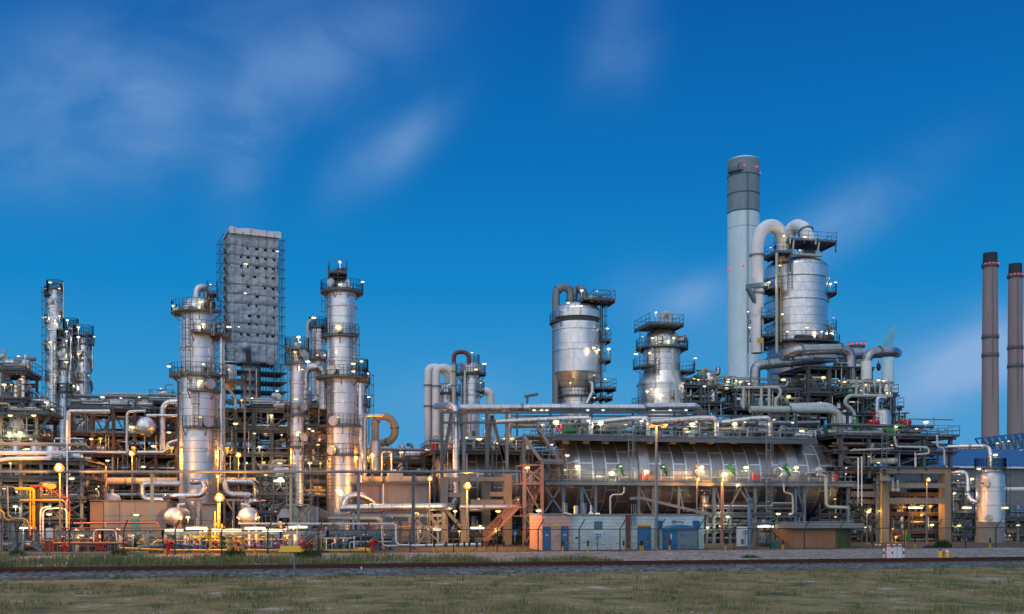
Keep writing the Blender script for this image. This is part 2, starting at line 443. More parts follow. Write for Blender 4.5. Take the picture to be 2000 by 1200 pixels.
cf = math_('MULTIPLY', tot, cmod.outputs[0], True)
sky = mixc(cf, sky, lin(132,172,218))
grd = math_('LESS_THAN', sp.outputs['Z'], -.003)
sky = mixc(grd, sky, (.035,.04,.03))
# the last daylight itself: a very low sun behind the camera
nis = N.new('ShaderNodeTexSky'); nis.sky_type = 'NISHITA'; nis.sun_disc = False
SUN_EL, SUN_AZ = R(48), R(212)      # azimuth clockwise from +Y
nis.sun_elevation = R(1.5); nis.sun_rotation = SUN_AZ
bg1 = N.new('ShaderNodeBackground'); L.new(sky, bg1.inputs['Color']); bg1.inputs['Strength'].default_value = 1
bg2 = N.new('ShaderNodeBackground'); L.new(nis.outputs[0], bg2.inputs['Color']); bg2.inputs['Strength'].default_value = .004
ads = N.new('ShaderNodeAddShader'); L.new(bg1.outputs[0], ads.inputs[0]); L.new(bg2.outputs[0], ads.inputs[1])
wo = N.new('ShaderNodeOutputWorld'); L.new(ads.outputs[0], wo.inputs['Surface'])
sd = bpy.data.lights.new('sun', 'SUN'); sun = bpy.data.objects.new('sun', sd); COL.objects.link(sun)
sd.energy = .4; sd.angle = R(40); sd.color = (.94, .97, 1)
v = Vector((math.sin(SUN_AZ)*math.cos(SUN_EL), math.cos(SUN_AZ)*math.cos(SUN_EL), math.sin(SUN_EL)))
sun.rotation_euler = v.to_track_quat('Z', 'Y').to_euler()

# ================================================================ ground
def ground_mat(name, cols, scale, rough=.95, fine=9., bump=.5, thr=None):
    m, N, L, b = nt_new(name); tc = N.new('ShaderNodeTexCoord')
    n1 = N.new('ShaderNodeTexNoise'); n1.inputs['Scale'].default_value = scale; n1.inputs['Detail'].default_value = 9; n1.inputs['Roughness'].default_value = .68
    n2 = N.new('ShaderNodeTexNoise'); n2.inputs['Scale'].default_value = fine; n2.inputs['Detail'].default_value = 5; n2.inputs['Roughness'].default_value = .8
    for n in (n1, n2): L.new(tc.outputs['Object'], n.inputs['Vector'])
    r = N.new('ShaderNodeValToRGB'); L.new(n1.outputs['Fac'], r.inputs[0]); e = r.color_ramp.elements
    lo, hi = thr or (.32, .68)
    e[0].position, e[0].color = lo, rgb(cols[0]); e[1].position, e[1].color = hi, rgb(cols[-1])
    for i, c in enumerate(cols[1:-1]): e.new(lo+(hi-lo)*(i+1)/(len(cols)-1)).color = rgb(c)
    mr = N.new('ShaderNodeMapRange'); mr.inputs['From Min'].default_value = .3; mr.inputs['From Max'].default_value = .7; mr.inputs['To Min'].default_value = .3; mr.inputs['To Max'].default_value = 1.75
    L.new(n2.outputs['Fac'], mr.inputs['Value'])
    mx = N.new('ShaderNodeMix'); mx.data_type = 'RGBA'; mx.blend_type = 'MULTIPLY'; mx.inputs['Factor'].default_value = 1
    L.new(r.outputs['Color'], mx.inputs['A']); L.new(mr.outputs[0], mx.inputs['B']); L.new(mx.outputs['Result'], b.inputs['Base Color'])
    b.inputs['Roughness'].default_value = rough
    bp = N.new('ShaderNodeBump'); bp.inputs['Strength'].default_value = bump; bp.inputs['Distance'].default_value = .06
    L.new(n2.outputs['Fac'], bp.inputs['Height']); L.new(bp.outputs[0], b.inputs['Normal'])
    M[name] = m; return m
def stone_mat(name, c0, c1, size, c2=None):
    m, N, L, b = nt_new(name); tc = N.new('ShaderNodeTexCoord')
    vo = N.new('ShaderNodeTexVoronoi'); vo.inputs['Scale'].default_value = 1/size; L.new(tc.outputs['Object'], vo.inputs['Vector'])
    sx = N.new('ShaderNodeSeparateXYZ'); L.new(vo.outputs['Color'], sx.inputs[0])
    r = N.new('ShaderNodeValToRGB'); e = r.color_ramp.elements; e[0].color = rgb(c0); e[1].color = rgb(c1); L.new(sx.outputs[0], r.inputs[0])
    n1 = N.new('ShaderNodeTexNoise'); n1.inputs['Scale'].default_value = .35; n1.inputs['Detail'].default_value = 7; n1.inputs['Roughness'].default_value = .65; L.new(tc.outputs['Object'], n1.inputs['Vector'])
    mr = N.new('ShaderNodeMapRange'); mr.inputs['From Min'].default_value = .45; mr.inputs['From Max'].default_value = .66; mr.inputs['To Max'].default_value = .8; L.new(n1.outputs['Fac'], mr.inputs['Value'])
    mx = N.new('ShaderNodeMix'); mx.data_type = 'RGBA'; mx.inputs['B'].default_value = rgb(c2 or [x*.6 for x in c0]); L.new(r.outputs['Color'], mx.inputs['A']); L.new(mr.outputs[0], mx.inputs['Factor'])
    L.new(mx.outputs['Result'], b.inputs['Base Color']); b.inputs['Roughness'].default_value = .9
    bp = N.new('ShaderNodeBump'); bp.invert = True; bp.inputs['Strength'].default_value = .9; bp.inputs['Distance'].default_value = size*.6
    L.new(vo.outputs['Distance'], bp.inputs['Height']); L.new(bp.outputs[0], b.inputs['Normal'])
    M[name] = m; return m
ground_mat('field', [(.045,.062,.02),(.145,.14,.045),(.25,.195,.08),(.28,.205,.095),(.48,.46,.42)], .42, fine=7, bump=1.0, thr=(.36,.66))
ground_mat('pavement', [(.03,.03,.028),(.06,.055,.05),(.10,.085,.07)], .25, fine=4, bump=.2)
ground_mat('far', [(.05,.05,.045),(.10,.10,.09)], .02, fine=1)
stone_mat('gravel_mat', (.07,.07,.07), (.42,.41,.40), .2, (.17,.135,.095))
stone_mat('ballast_mat', (.008,.016,.02), (.22,.25,.265), .2, (.05,.05,.045))
def sheet(nx, ny, x0, x1, y0, y1, zf):
    mb = MB(); vs = []; fs = []
    for j in range(ny+1):
        for i in range(nx+1):
            x, y = x0+(x1-x0)*i/nx, y0+(y1-y0)*j/ny; vs.append((x, y, zf(x, y)))
    for j in range(ny):
        for i in range(nx):
            a = j*(nx+1)+i; fs.append((a, a+1, a+nx+2, a+nx+1))
    return mb.add(vs, fs)
setting('ground', sheet(8, 8, -1500, 2500, -300, 3500, lambda x, y: -.06), M['far'])
def fz(x, y): return .05*noise.noise(Vector((x*.12, y*.12, 0)))+.02*noise.noise(Vector((x*.6, y*.6, 3)))-.02
setting('field', sheet(260, 100, -70, 130, 14, 56.6, fz), M['field'])
# verge between the track and the plant fence
def vz(x, y):
    e = min(1, max(0, (y-61.5)/1.5)); return .02 + e*(.05+.09*noise.noise(Vector((x*.2, y*.35, 5)))+.035*noise.noise(Vector((x*1.1, y*1.1, 9))))-.0
setting('gravel_verge', sheet(320, 60, -70, 150, 61.2, 83.2, vz), M['gravel_mat'])
setting('plant_pavement', sheet(6, 4, -120, 330, 83.0, 260, lambda x, y: 0.004), M['pavement'])
# railway track
mb = MB(); random.seed(5)
prof = [(55.4, -.02), (57.4, .16), (61.1, .16), (62.0, .0)]
nx = 460
vs = []; fs = []
for i in range(nx+1):
    x = -70+220*i/nx
    for k in range(13):
        y = 55.2+6.8*k/12
        z = (.16 if 57.4 < y < 61.1 else .10 if y > 56 else .03) + .035*noise.noise(Vector((x*2.3, y*2.3, 1)))+.04*noise.noise(Vector((x*.5, y*.5, 2)))
        vs.append((x, y, z if 0 < k < 12 else -.05))
for i in range(nx):
    for k in range(12): a = i*13+k; fs.append((a, a+13, a+14, a+1))
mb.add(vs, fs); setting('ballast', mb, M['ballast_mat'])
trk = thing('railway_track', 'rusty railway track running in front of the refinery on dark ballast', 'railway track', (25, 59.5, .1))
paint('rail_rust', (.085,.028,.018), .7, .2, .3); paint('sleeper_mat', (.14,.13,.12), .9)
for yy in (58.78, 60.22):
    mb = MB(); mb.box(-70, 150, yy-.07, yy+.07, .20, .235); mb.box(-70, 150, yy-.012, yy+.012, .235, .335); mb.box(-70, 150, yy-.037, yy+.037, .335, .38)
    mb.build('rail', M['rail_rust'], trk, False)
mb = MB(); x = -70
while x < 150: mb.box(x-.12, x+.12, 58.2, 60.8, .10, .21); x += .62
o = mb.build('sleeper', M['sleeper_mat'], trk, False); o['kind'] = 'stuff'
# grass
def grass_mat(name, c0, c1):
    m, N, L, b = nt_new(name); tc = N.new('ShaderNodeTexCoord'); n1 = N.new('ShaderNodeTexNoise'); n1.inputs['Scale'].default_value = .8; n1.inputs['Detail'].default_value = 5
    L.new(tc.outputs['Object'], n1.inputs['Vector']); r = N.new('ShaderNodeValToRGB'); e = r.color_ramp.elements
    e[0].position, e[0].color = .35, rgb(c0); e[1].position, e[1].color = .65, rgb(c1); L.new(n1.outputs['Fac'], r.inputs[0]); L.new(r.outputs['Color'], b.inputs['Base Color'])
    b.inputs['Roughness'].default_value = .8; M[name] = m
grass_mat('grass_mat', (.085,.12,.035), (.24,.225,.09)); grass_mat('dry_grass_mat', (.14,.135,.045), (.32,.26,.125)); grass_mat('lush_mat', (.05,.11,.025), (.10,.15,.04))
def blades(mb, x, y, z, h, n, spread, lean=.5, w=.02):
    for _ in range(n):
        a = random.random()*6.283; r = spread*math.sqrt(random.random()); bx, by = x+r*math.cos(a), y+r*math.sin(a)
        hh = h*random.uniform(.45, 1.1); t = random.random()*6.283; l = lean*hh*random.random()
        d = Vector((math.cos(t), math.sin(t), 0)); e = Vector((-d.y, d.x, 0))*w
        p0 = Vector((bx, by, z)); p1 = p0+d*l*.35+Vector((0,0,hh*.6)); p2 = p0+d*l+Vector((0,0,hh))
        mb.add([p0-e, p0+e, p1+e*.7, p1-e*.7, p2], [(0,1,2,3), (3,2,4)])
random.seed(11)
mb = MB()
for _ in range(2600):                       # tall verge grass, thinning out towards the plain gravel
    px = random.uniform(-40, 1230); py = random.triangular(1088, 1116, 1106)
    if px > 1000: py = max(py, 1098+ (px-1000)*.03)
    t = F*CAMH/(py-YH); Y = t*(CA-SA*(px-1000)/F); x = XX(px, Y)
    if Y < 61.4 or Y > 83: continue
    den = noise.noise(Vector((x*.25, Y*.3, 7)))
    if den < -.12 + random.random()*.25 - .2: continue
    blades(mb, x, Y, vz(x, Y)-.02, random.uniform(.25, .55)+max(0, den)*.5, 9, .35, .6, .022)
o = mb.build('grass', M['grass_mat'], None, False, Vector((0,0,0))); o['kind'] = 'stuff'
mb = MB()
for _ in range(15000):                       # short dry field grass
    Y = random.uniform(24, 55.6); t = Y; x = random.uniform(-.62, .95)*Y
    den = noise.noise(Vector((x*.22, Y*.22, 17)))+.5*noise.noise(Vector((x*.9, Y*.9, 27)))
    if den < -.05+random.random()*.12: continue
    blades(mb, x, Y, fz(x, Y)-.01, random.uniform(.07, .2)+max(0, den)*.16, 8, .3, .7, .013)
o = mb.build('field_grass', M['dry_grass_mat'], None, False, Vector((0,0,0))); o['kind'] = 'stuff'
mb = MB()
for _ in range(900):
    Y = random.choice((random.uniform(53.5, 56.2), random.uniform(28, 55))); x = random.uniform(-.62, .95)*Y
    if noise.noise(Vector((x*.3, Y*.5, 37))) < .12: continue
    blades(mb, x, Y, fz(x, Y)-.01, random.uniform(.15, .38), 12, .3, .7, .016)
o = mb.build('field_weeds', M['lush_mat'], None, False, Vector((0,0,0))); o['kind'] = 'stuff'
# ================================================================ builders for plant equipment
glow('bulb_white', (1, .86, .62), 2.6, False); glow('bulb_yellow', (1, .72, .30), 2.6, False); glow('bulb_gold', (1, .66, .22), 1.7, False); glow('bulb_strong', (1, .74, .30), 3.2, False)
glow('bulb_orange', (1, .36, .035), 1.6, False); glow('lamp_core', (1, .72, .28), 4, False); glow('bulb_orange_small', (1, .38, .04), 1.7, False); glow('bulb_sodium', (1, .38, .04), 1.7, False)
glow('bulb_tube', (1, .86, .56), 3.0, False); glow('bulb_dim', (1, .90, .74), 1.5, False); glow('beacon_red', (1, .08, .10), 1.1, False)
LIT = {'yellow': (.55, 36, (1,.74,.38)), 'white': (.5, 30, (1,.86,.64)), 'strong': (1, 110, (1,.74,.34)), 'orange_small': (1, 90, (1,.36,.04)), 'tube': (1, 26, (1,.80,.5)), 'gold': (.3, 22, (1,.62,.2)), 'dim': (0, 0, (1,1,1)), 'orange': (1, 400, (1,.36,.04))}
lrd = random.Random(99)
def lit(parent, p, watt, col, r=.12):
    ld = bpy.data.lights.new('lamp_light', 'POINT'); lo = bpy.data.objects.new('lamp_light', ld); COL.objects.link(lo); lo.parent = parent
    rt = parent
    while rt.parent: rt = rt.parent
    ld.energy = watt; ld.color = col; ld.shadow_soft_size = r; lo.location = Vector(p)-Vector(rt.location)

def lamp(parent, p, kind='white', s=1.0, stem=.8, side=0):
    # a light fitting: stem + housing, with its glowing glass as a sub-part
    p = Vector(p); mb = MB()
    if kind in ('yellow', 'white'):
        q_ = random.random(); s = s*(.46+.5*q_)
        if kind == 'yellow' and q_ < .4: kind = 'gold'
        elif kind == 'white' and q_ < .35: kind = 'dim'
    if kind == 'tube':
        mb.box(p.x-.75*s, p.x+.75*s, p.y-.08, p.y+.10, p.z+.08, p.z+.2); mb.bar(p+Vector((0,.05,.2)), p+Vector((0,.05,.2+stem)), .05)
        f = mb.build('light_fitting', M['galv'], parent)
        b = MB(); b.rod(p+Vector((-.7*s,-.02,0)), p+Vector((.7*s,-.02,0)), .085*max(1, s), 6); b.build('bulb', M['bulb_tube'], f); lit(f, p+Vector((0,-.35,-.1)), 26, LIT['tube'][2]); return
    if stem > 0: mb.bar(p+Vector((side,.12,-stem)), p+Vector((side,.12,.1)), .06); mb.bar(p+Vector((side,.12,.12)), p+Vector((0,0,.16)), .06)
    mb.box(p.x-.25*s, p.x+.25*s, p.y-.14*s, p.y+.16*s, p.z+.08*s, p.z+.17*s)
    f = mb.build('light_fitting', M['galv'], parent)
    b = MB()
    if kind in ('yellow','gold','strong'): b.ball(p, .30*s, .17*s, .12*s, 8, 5)
    elif kind == 'dim': b.ball(p, .25*s, .15*s, .12*s, 6, 4)
    elif kind == 'white': b.ball(p, .27*s*random.uniform(.75,1.15), .15*s, .10*s, 8, 5)
    else: b.ball(p, .20*s, .16*s, .125*s, 8, 5)
    b.build('bulb', M['bulb_'+kind], f)
    pr, wt, cl = LIT[kind]
    if lrd.random() < pr: lit(f, p+Vector((0,-.38,-.12)), wt, cl)

class Vessel:
    """an upright column or vessel measured from the photo: centre px, row Y"""
    def __init__(s, name, label, cat, px, Y, group=None):
        s.px, s.Y = px, Y; s.m = MPP(px, Y); s.c = P(px, YH, Y); s.c.z = 0
        s.root = thing(name, label, cat, (s.c.x, Y, 0), group)
    def z(s, py): return CAMH+(YH-py)*s.m
    def at(s, ang, r, py): w = R(ang); return Vector((s.c.x+r*math.cos(w), s.Y+r*math.sin(w), s.z(py)))
    def shell(s, hw, y0, y1, mat='clad', name='shell', rings=(), n=44):
        z0, z1 = sorted((s.z(y0), s.z(y1))); r = hw*s.m; mb = MB()
        mb.lathe([(r, z0), (r, z1)], s.c, n)
        for ry in rings:
            z = s.z(ry); mb.lathe([(r, z-.10), (r+.14, z-.10), (r+.14, z+.10), (r, z+.10)], s.c, n)
        return mb.build(name, M[mat], s.root)
    def cone(s, hw0, y0, hw1, y1, mat='clad', name='cone', n=44):
        a = sorted(((s.z(y0), hw0*s.m), (s.z(y1), hw1*s.m))); mb = MB()
        mb.lathe([(r, z) for z, r in a], s.c, n, uvr=max(hw0, hw1)*s.m); return mb.build(name, M[mat], s.root)
    def dome(s, hw, y0, y1, mat='dome', top=.04, name='dome_head'):
        z0, h, r = s.z(y0), s.z(y1)-s.z(y0), hw*s.m; mb = MB()
        prof = [(max(r*math.cos(t*math.pi/2), r*top), z0+h*math.sin(t*math.pi/2)) for t in [i/10 for i in range(11)]]
        mb.lathe(prof, s.c, 44); return mb.build(name, M[mat], s.root)
    def deck(s, hw0, hw1, y, a0=0, a1=360, rail=True, t=.12, brackets=True):
        z = s.z(y); r0, r1 = hw0*s.m, hw1*s.m; mb = MB(); n = max(6, int((a1-a0)/10))
        mb.ringslab((s.c.x, s.Y, 0), r0, r1, z-t, z, R(a0), R(a1), n)
        if brackets:
            k = max(2, int((a1-a0)/48))
            for i in range(k+1):
                w = a0+(a1-a0)*i/k; mb.bar(s.at(w, r0, y)-Vector((0,0,.8)), s.at(w, r1*.96, y)-Vector((0,0,t)), .07)
        p = mb.build('platform', M['grating'], s.root)
        if rail:
            mb = MB(); full = a1-a0 >= 359; pts = [s.at(a0+(a1-a0)*i/n, r1-.06, y) for i in range(n if full else n+1)]
            if not full: pts = [s.at(a0, r0+.1, y)]+pts+[s.at(a1, r0+.1, y)]
            mb.railing(pts, 1.1, 1.3, .042, full); mb.build('railing', M['steel'], p)
        return p
    def box_deck(s, px0, px1, y, dy0, dy1, rail=True, legs=None):
        x0, x1 = XX(px0, s.Y), XX(px1, s.Y); z = s.z(y); mb = MB(); mb.box(x0, x1, s.Y+dy0, s.Y+dy1, z-.16, z)
        for k in range(3): mb.bar((x0+(x1-x0)*k/2, s.Y+dy0+.1, z-.28), (x0+(x1-x0)*k/2, s.Y+dy1, z-.28), .12, .22)
        if legs:
            for x in (x0+.1, x1-.1): mb.bar((x, s.Y+dy0+.1, s.z(legs)), (x, s.Y+dy0+.1, z-.16), .14)
        p = mb.build('platform', M['grating'], s.root)
        if rail:
            mb = MB(); mb.railing([(x0,s.Y+dy0,z),(x1,s.Y+dy0,z),(x1,s.Y+dy1,z),(x0,s.Y+dy1,z)], 1.1, 1.3, .042, True); mb.build('railing', M['steel'], p)
        return p
    def ladder(s, ang, hw, y0, y1, cage=True):
        p = s.at(ang, hw*s.m+.25, y0); mb = MB(); mb.ladder(p, s.z(y1)-s.z(y0), ang, .55, cage); mb.build('ladder', M['steel'], s.root)
    def nozzle(s, ang, hw, y, r=.45, L=.7, mat='clad_dull'):
        r *= .8
        a = s.at(ang, hw*s.m-.1, y); b = s.at(ang, hw*s.m+L, y); mb = MB(); d = (b-a).normalized()
        mb.rod(a, b, r, 16); mb.rod(b-d*.1, b+d*.08, r*1.25, 16); mb.rod(b+d*.08, b+d*.16, r*.9, 16); mb.build('manway', M[mat], s.root)
    def lamp(s, ang, hw, y, kind='white', sc=1.0, stem=.9): lamp(s.root, s.at(ang, hw*s.m, y), kind, sc, stem)
    def lampx(s, px, y, kind='white', sc=1.0, dY=-1.5, stem=1.0): lamp(s.root, P(px, y, s.Y+dY), kind, sc, stem)
    def pipe(s, pts, rpx, mat='silver', name='pipe', bend=None, flange=()):
        mb = MB(); q = [P(a, b, s.Y+c) for a, b, c in pts]; mb.pipe(q, rpx*s.m, bend); mb.build(name, M[mat], s.root)

def pipe_run(name, label, pts, rpx, mat, cat='pipe', group=None, bend=None, flanges=(), supports=(), n=14):
    """one pipe run; pts are (px, py, row)"""
    q = [P(*p) for p in pts]; r = rpx*MPP(pts[0][0], pts[0][2]); mb = MB(); mb.pipe(q, r, bend, n)
    if flanges or supports:
        root = thing(name, label, cat, (q[0].x, q[0].y, 0 if not supports else 0), group)
        mb.build('pipe_body', M[mat], root)
        for f in flanges:
            i, t = int(f), f-int(f); a, b = q[i], q[i+1]; c = a+(b-a)*t; d = (b-a).normalized(); fm = MB()
            fm.rod(c-d*.09, c+d*.09, r*1.22, 16); fm.build('flange', M['galv'], root)
        for (px, y0, y1, Y) in supports:
            fm = MB(); a, b = P(px, y0, Y), P(px, y1, Y); fm.bar(a, b, .16, .2); fm.bar(b-Vector((.35,0,.05)), b+Vector((.35,0,-.05)), .2, .12); fm.build('pipe_support', M['steel'], root)
        return root
    o = mb.build(name, M[mat]); return tag(o, label, cat, group)

def valve_mb(c, s=.25, ang=0):
    mb = MB(); c = Vector(c)
    mb.rod(c-Vector((s*1.3,0,0)), c+Vector((s*1.3,0,0)), s*.5, 8); mb.ball(c, s*.8, s*.8, s*.8, 8, 5)
    for k in (-1, 1): mb.rod(c+Vector((k*s*1.2,0,0)), c+Vector((k*s*1.45,0,0)), s*.85, 8)
    mb.rod(c, c+Vector((0,0,s*2.6)), s*.2, 6); mb.torus(c+Vector((0,0,s*2.6)), s*.95, s*.14, 12, 5)
    mb.bar(c+Vector((-s*.9,0,s*2.6)), c+Vector((s*.9,0,s*2.6)), s*.12); return mb
def drumlet_mb(c, r, L, axis='X'):
    mb = MB(); st = 0; h = r*.55
    prof = [(max(1e-4, r*math.cos(t)), -L/2+h*math.sin(t)) for t in [-math.pi/2+i*math.pi/10 for i in range(6)]]
    prof += [(a, -b) for a, b in reversed(prof)]
    mb.lathe(prof, (0,0,0), 24); m = {'X': Matrix.Rotation(R(90), 4, 'Y'), 'Y': Matrix.Rotation(R(90), 4, 'X'), 'Z': Matrix.Identity(4)}[axis]
    mb.xf(0, Matrix.Translation(Vector(c)) @ m); return mb

PM = ['silver', 'silver_dark', 'silver_dark', 'silver_bare', 'galv', 'galv', 'steel', 'sage', 'beige']
def clutter(root, x0, x1, y0, y1, z, n, seed, hmax=2.2, mats=PM, kinds='pprvsuc', big=1.0):
    """pipes, risers, valves, pumps and small vessels standing on a deck"""
    rd = random.Random(seed)
    for i in range(n):
        k = rd.choice(kinds); x = rd.uniform(x0+.3, x1-.3); y = rd.uniform(y0+.2, y1-.2); mt = M[rd.choice(mats)]
        if k == 'p':
            L = rd.uniform(2, 7); r = rd.choice((.07,.1,.13,.19,.26))*big; h = rd.uniform(.35, hmax); xb = min(x1, x+L); mb = MB()
            pts = [(x, y, z+.05), (x, y, z+h), (xb, y, z+h)]
            if rd.random() < .6: pts.append((xb, y, z+.05 if rd.random() < .5 else z+h+rd.uniform(.6, 1.4)))
            if rd.random() < .4: pts.append((xb+rd.uniform(-.8,.8), y+rd.uniform(.4,1), pts[-1][2]))
            mb.pipe(pts, r, r*3, 8, 4); mb.build('pipe', mt, root)
        elif k == 'r':
            r = rd.choice((.06,.09,.12,.18))*big; h = rd.uniform(.8, hmax*1.25); mb = MB(); s = rd.choice((-1,1))
            mb.pipe([(x,y,z), (x,y,z+h), (x+s*rd.uniform(.4,.9),y,z+h), (x+s*.9,y,z+h-rd.uniform(.3,.8))], r, r*3, 8, 4); mb.build('pipe', mt, root)
        elif k == 'v':
            valve_mb((x, y, z+rd.uniform(.4, 1.1)), rd.uniform(.14, .26)*big).build('valve', M[rd.choice(['galv','steel','green','red','galv','blue'])], root)
        elif k == 's':
            r = rd.uniform(.25, .55)*big; h = rd.uniform(.9, 1.9); mb = MB(); mb.lathe([(r,z+.1),(r,z+h),(r*.8,z+h+r*.35),(r*.3,z+h+r*.5),(.08,z+h+r*.52),(.08,z+h+r*.9)], (x,y,0), 16); mb.build('small_vessel', M[rd.choice(['clad_plain','silver_bare','clad_dull'])], root)
        elif k == 'u':
            mb = drumlet_mb((x, y, z+.55), rd.uniform(.25,.45)*big, rd.uniform(1.1, 2.2)); mb.box(x-.4, x+.4, y-.25, y+.25, z, z+.35); mb.build('pump', M[rd.choice(['steel','clad_plain','silver_bare','green'])], root)
        elif k == 'c':
            w, h = rd.uniform(.4,.9), rd.uniform(.7,1.5); mb = MB(); mb.box(x-w/2,x+w/2,y-.25,y+.25,z+.15,z+h); mb.bar((x-w/2+.05,y,z),(x-w/2+.05,y,z+.15),.06); mb.bar((x+w/2-.05,y,z),(x+w/2-.05,y,z+.15),.06); mb.build('control_cabinet', M[rd.choice(['galv','steel','clad_plain'])], root)

def frame(name, label, px0, px1, Y0, Y1, levels, base=None, nx=3, mat='steel', w=.28, brace='', rail_levels=None, seed=1, fill=0, cat='steel structure',
          lamps=(), fillh=None, mats=PM, deck=True, kinds='pprvsuc', big=1.0, overhang=.4, group=None, deckt=.14, colmat=None):
    """multi-storey steel frame with columns, beams, decks, railings and the equipment on its decks. levels: deck heights as photo rows"""
    rd = random.Random(seed); x0, x1 = XX(px0, Y0), XX(px1, Y0); pc = (px0+px1)/2
    zs = sorted(ZZ(pc, y, Y0) for y in levels); zb = 0 if base is None else ZZ(pc, base, Y0)
    root = thing(name, label, cat, ((x0+x1)/2, Y0, zb), group)
    xs = [x0+(x1-x0)*i/(nx-1) for i in range(nx)]; ys = [Y0, Y1]
    for x in xs:
        for y in ys:
            mb = MB(); mb.bar((x,y,zb), (x,y,zs[-1]-.02), w, w); mb.build('column', M[colmat or mat], root)
    for li, z in enumerate(zs):
        for y in ys:
            mb = MB(); mb.bar((x0-overhang, y, z-.02-deckt-.14), (x1+overhang, y, z-.02-deckt-.14), w*.6, .28); mb.build('beam', M[mat], root)
        if deck:
            mb = MB(); mb.box(x0-overhang, x1+overhang, Y0-overhang, Y1+overhang, z-deckt, z)
            for x in xs: mb.bar((x, Y0-overhang, z-deckt-.16), (x, Y1+overhang, z-deckt-.12), .15, .22)
            d = mb.build('deck', M['grating'], root)
            if rail_levels is None or li in rail_levels:
                mb = MB(); mb.railing([(x0-overhang,Y0-overhang,z),(x1+overhang,Y0-overhang,z),(x1+overhang,Y1+overhang,z),(x0-overhang,Y1+overhang,z)], 1.1, 1.4, .042, True); mb.build('railing', M['steel'], d)
    lv = [zb]+zs
    for li in range(len(lv)-1):
        za, zc = lv[li]+.1, lv[li+1]-.5
        if zc-za < 1: continue
        for i in range(nx-1):
            if brace and rd.random() < .75:
                b = rd.choice(brace); xa, xb = xs[i], xs[i+1]; mb = MB(); y = Y0+.02
                if b == 'X': mb.bar((xa,y,za),(xb,y,zc),.14); mb.bar((xa,y+.16,zc),(xb,y+.16,za),.14)
                elif b == '/': mb.bar((xa,y,za),(xb,y,zc),.16)
                elif b == '\\': mb.bar((xa,y,zc),(xb,y,za),.16)
                elif b == 'V': mb.bar((xa,y,zc),((xa+xb)/2,y,za),.15); mb.bar((xb,y,zc),((xa+xb)/2,y,za),.15)
                elif b == 'A': mb.bar((xa,y,za),((xa+xb)/2,y,zc),.15); mb.bar((xb,y,za),((xa+xb)/2,y,zc),.15)
                mb.build('brace', M[mat], root)
    if fill:
        for li, z in enumerate([zb]+zs):
            top = (zs[li]-z-.6) if li < len(zs) else (fillh or 2.0)
            top_ = zs[li]-z if li < len(zs) else 2.2
            kf_ = fill[min(li, len(fill)-1)] if isinstance(fill, (list, tuple)) else fill
            for i in range((4 if (x1-x0) > 6 else 2) if kf_ and deck else 0):
                r = rd.choice((.05,.07,.09,.13,.17)); yy = Y0-.15+(i+.5)*min(3.2, Y1-Y0)/4; zz = z+rd.uniform(.5, max(.7, top_-.7)); a_, b_ = x0-rd.uniform(-.4,.5), x1+rd.uniform(-.4,.5); mb = MB()
                if rd.random() < .5: xm = a_+(b_-a_)*rd.uniform(.25,.75); dz = rd.uniform(.3,.9)*rd.choice((-1,1)); pp = [(a_,yy,zz),(xm,yy,zz),(xm,yy,max(z+.2,zz+dz)),(b_,yy,max(z+.2,zz+dz))]
                else: pp = [(a_,yy,zz),(b_,yy,zz)]
                mb.pipe(pp, r, r*3, 7, 3); mb.build('pipe', M[rd.choice(mats)], root)
            if li < len(zs) and top_ > 1.8:
                for i in range(1+int((x1-x0)/9)):
                    xx = rd.uniform(x0+.5, x1-.5); mb = MB(); mb.ladder((xx, Y0-.3, z), top_, -90, .5, False); mb.build('ladder', M['galv'], root)
                for i in range(2+int((x1-x0)/5)):
                    xx = rd.uniform(x0, x1); r = rd.choice((.04,.05,.07,.1)); mb = MB(); mb.rod((xx, Y0-.12, z), (xx, Y0-.12, z+top_*rd.uniform(.6,1.1)), r, 6); mb.build('riser', M[rd.choice(mats)], root)
            k = fill[min(li, len(fill)-1)] if isinstance(fill, (list, tuple)) else fill
            clutter(root, x0, x1, Y0+.2, Y1-.2, z, int(k*1.25), seed*31+li, max(.8, min(3.2, top)), mats, kinds, big)
    for (px, py, kd, sc) in lamps: lamp(root, P(px, py, Y0-.5), kd, sc, .7)
    return root
def add_pipe(root, pts, rpx, mat, name='pipe', bend=None):
    q = [P(*p) for p in pts]; MB().pipe(q, rpx*MPP(pts[0][0], pts[0][2]), bend, 10).build(name, M[mat], root)
def add_bar(root, pts, w, mat, name='brace', h=None):
    mb = MB()
    for a, b in zip(pts, pts[1:]): mb.bar(P(*a), P(*b), w, h)
    return mb.build(name, M[mat], root)
def pbox(mb, px0, px1, y0, y1, Y, depth):
    """box whose front face covers the given photo rectangle on row Y"""
    pc = (px0+px1)/2; return mb.box(XX(px0, Y), XX(px1, Y), Y, Y+depth, ZZ(pc, y1, Y), ZZ(pc, y0, Y))
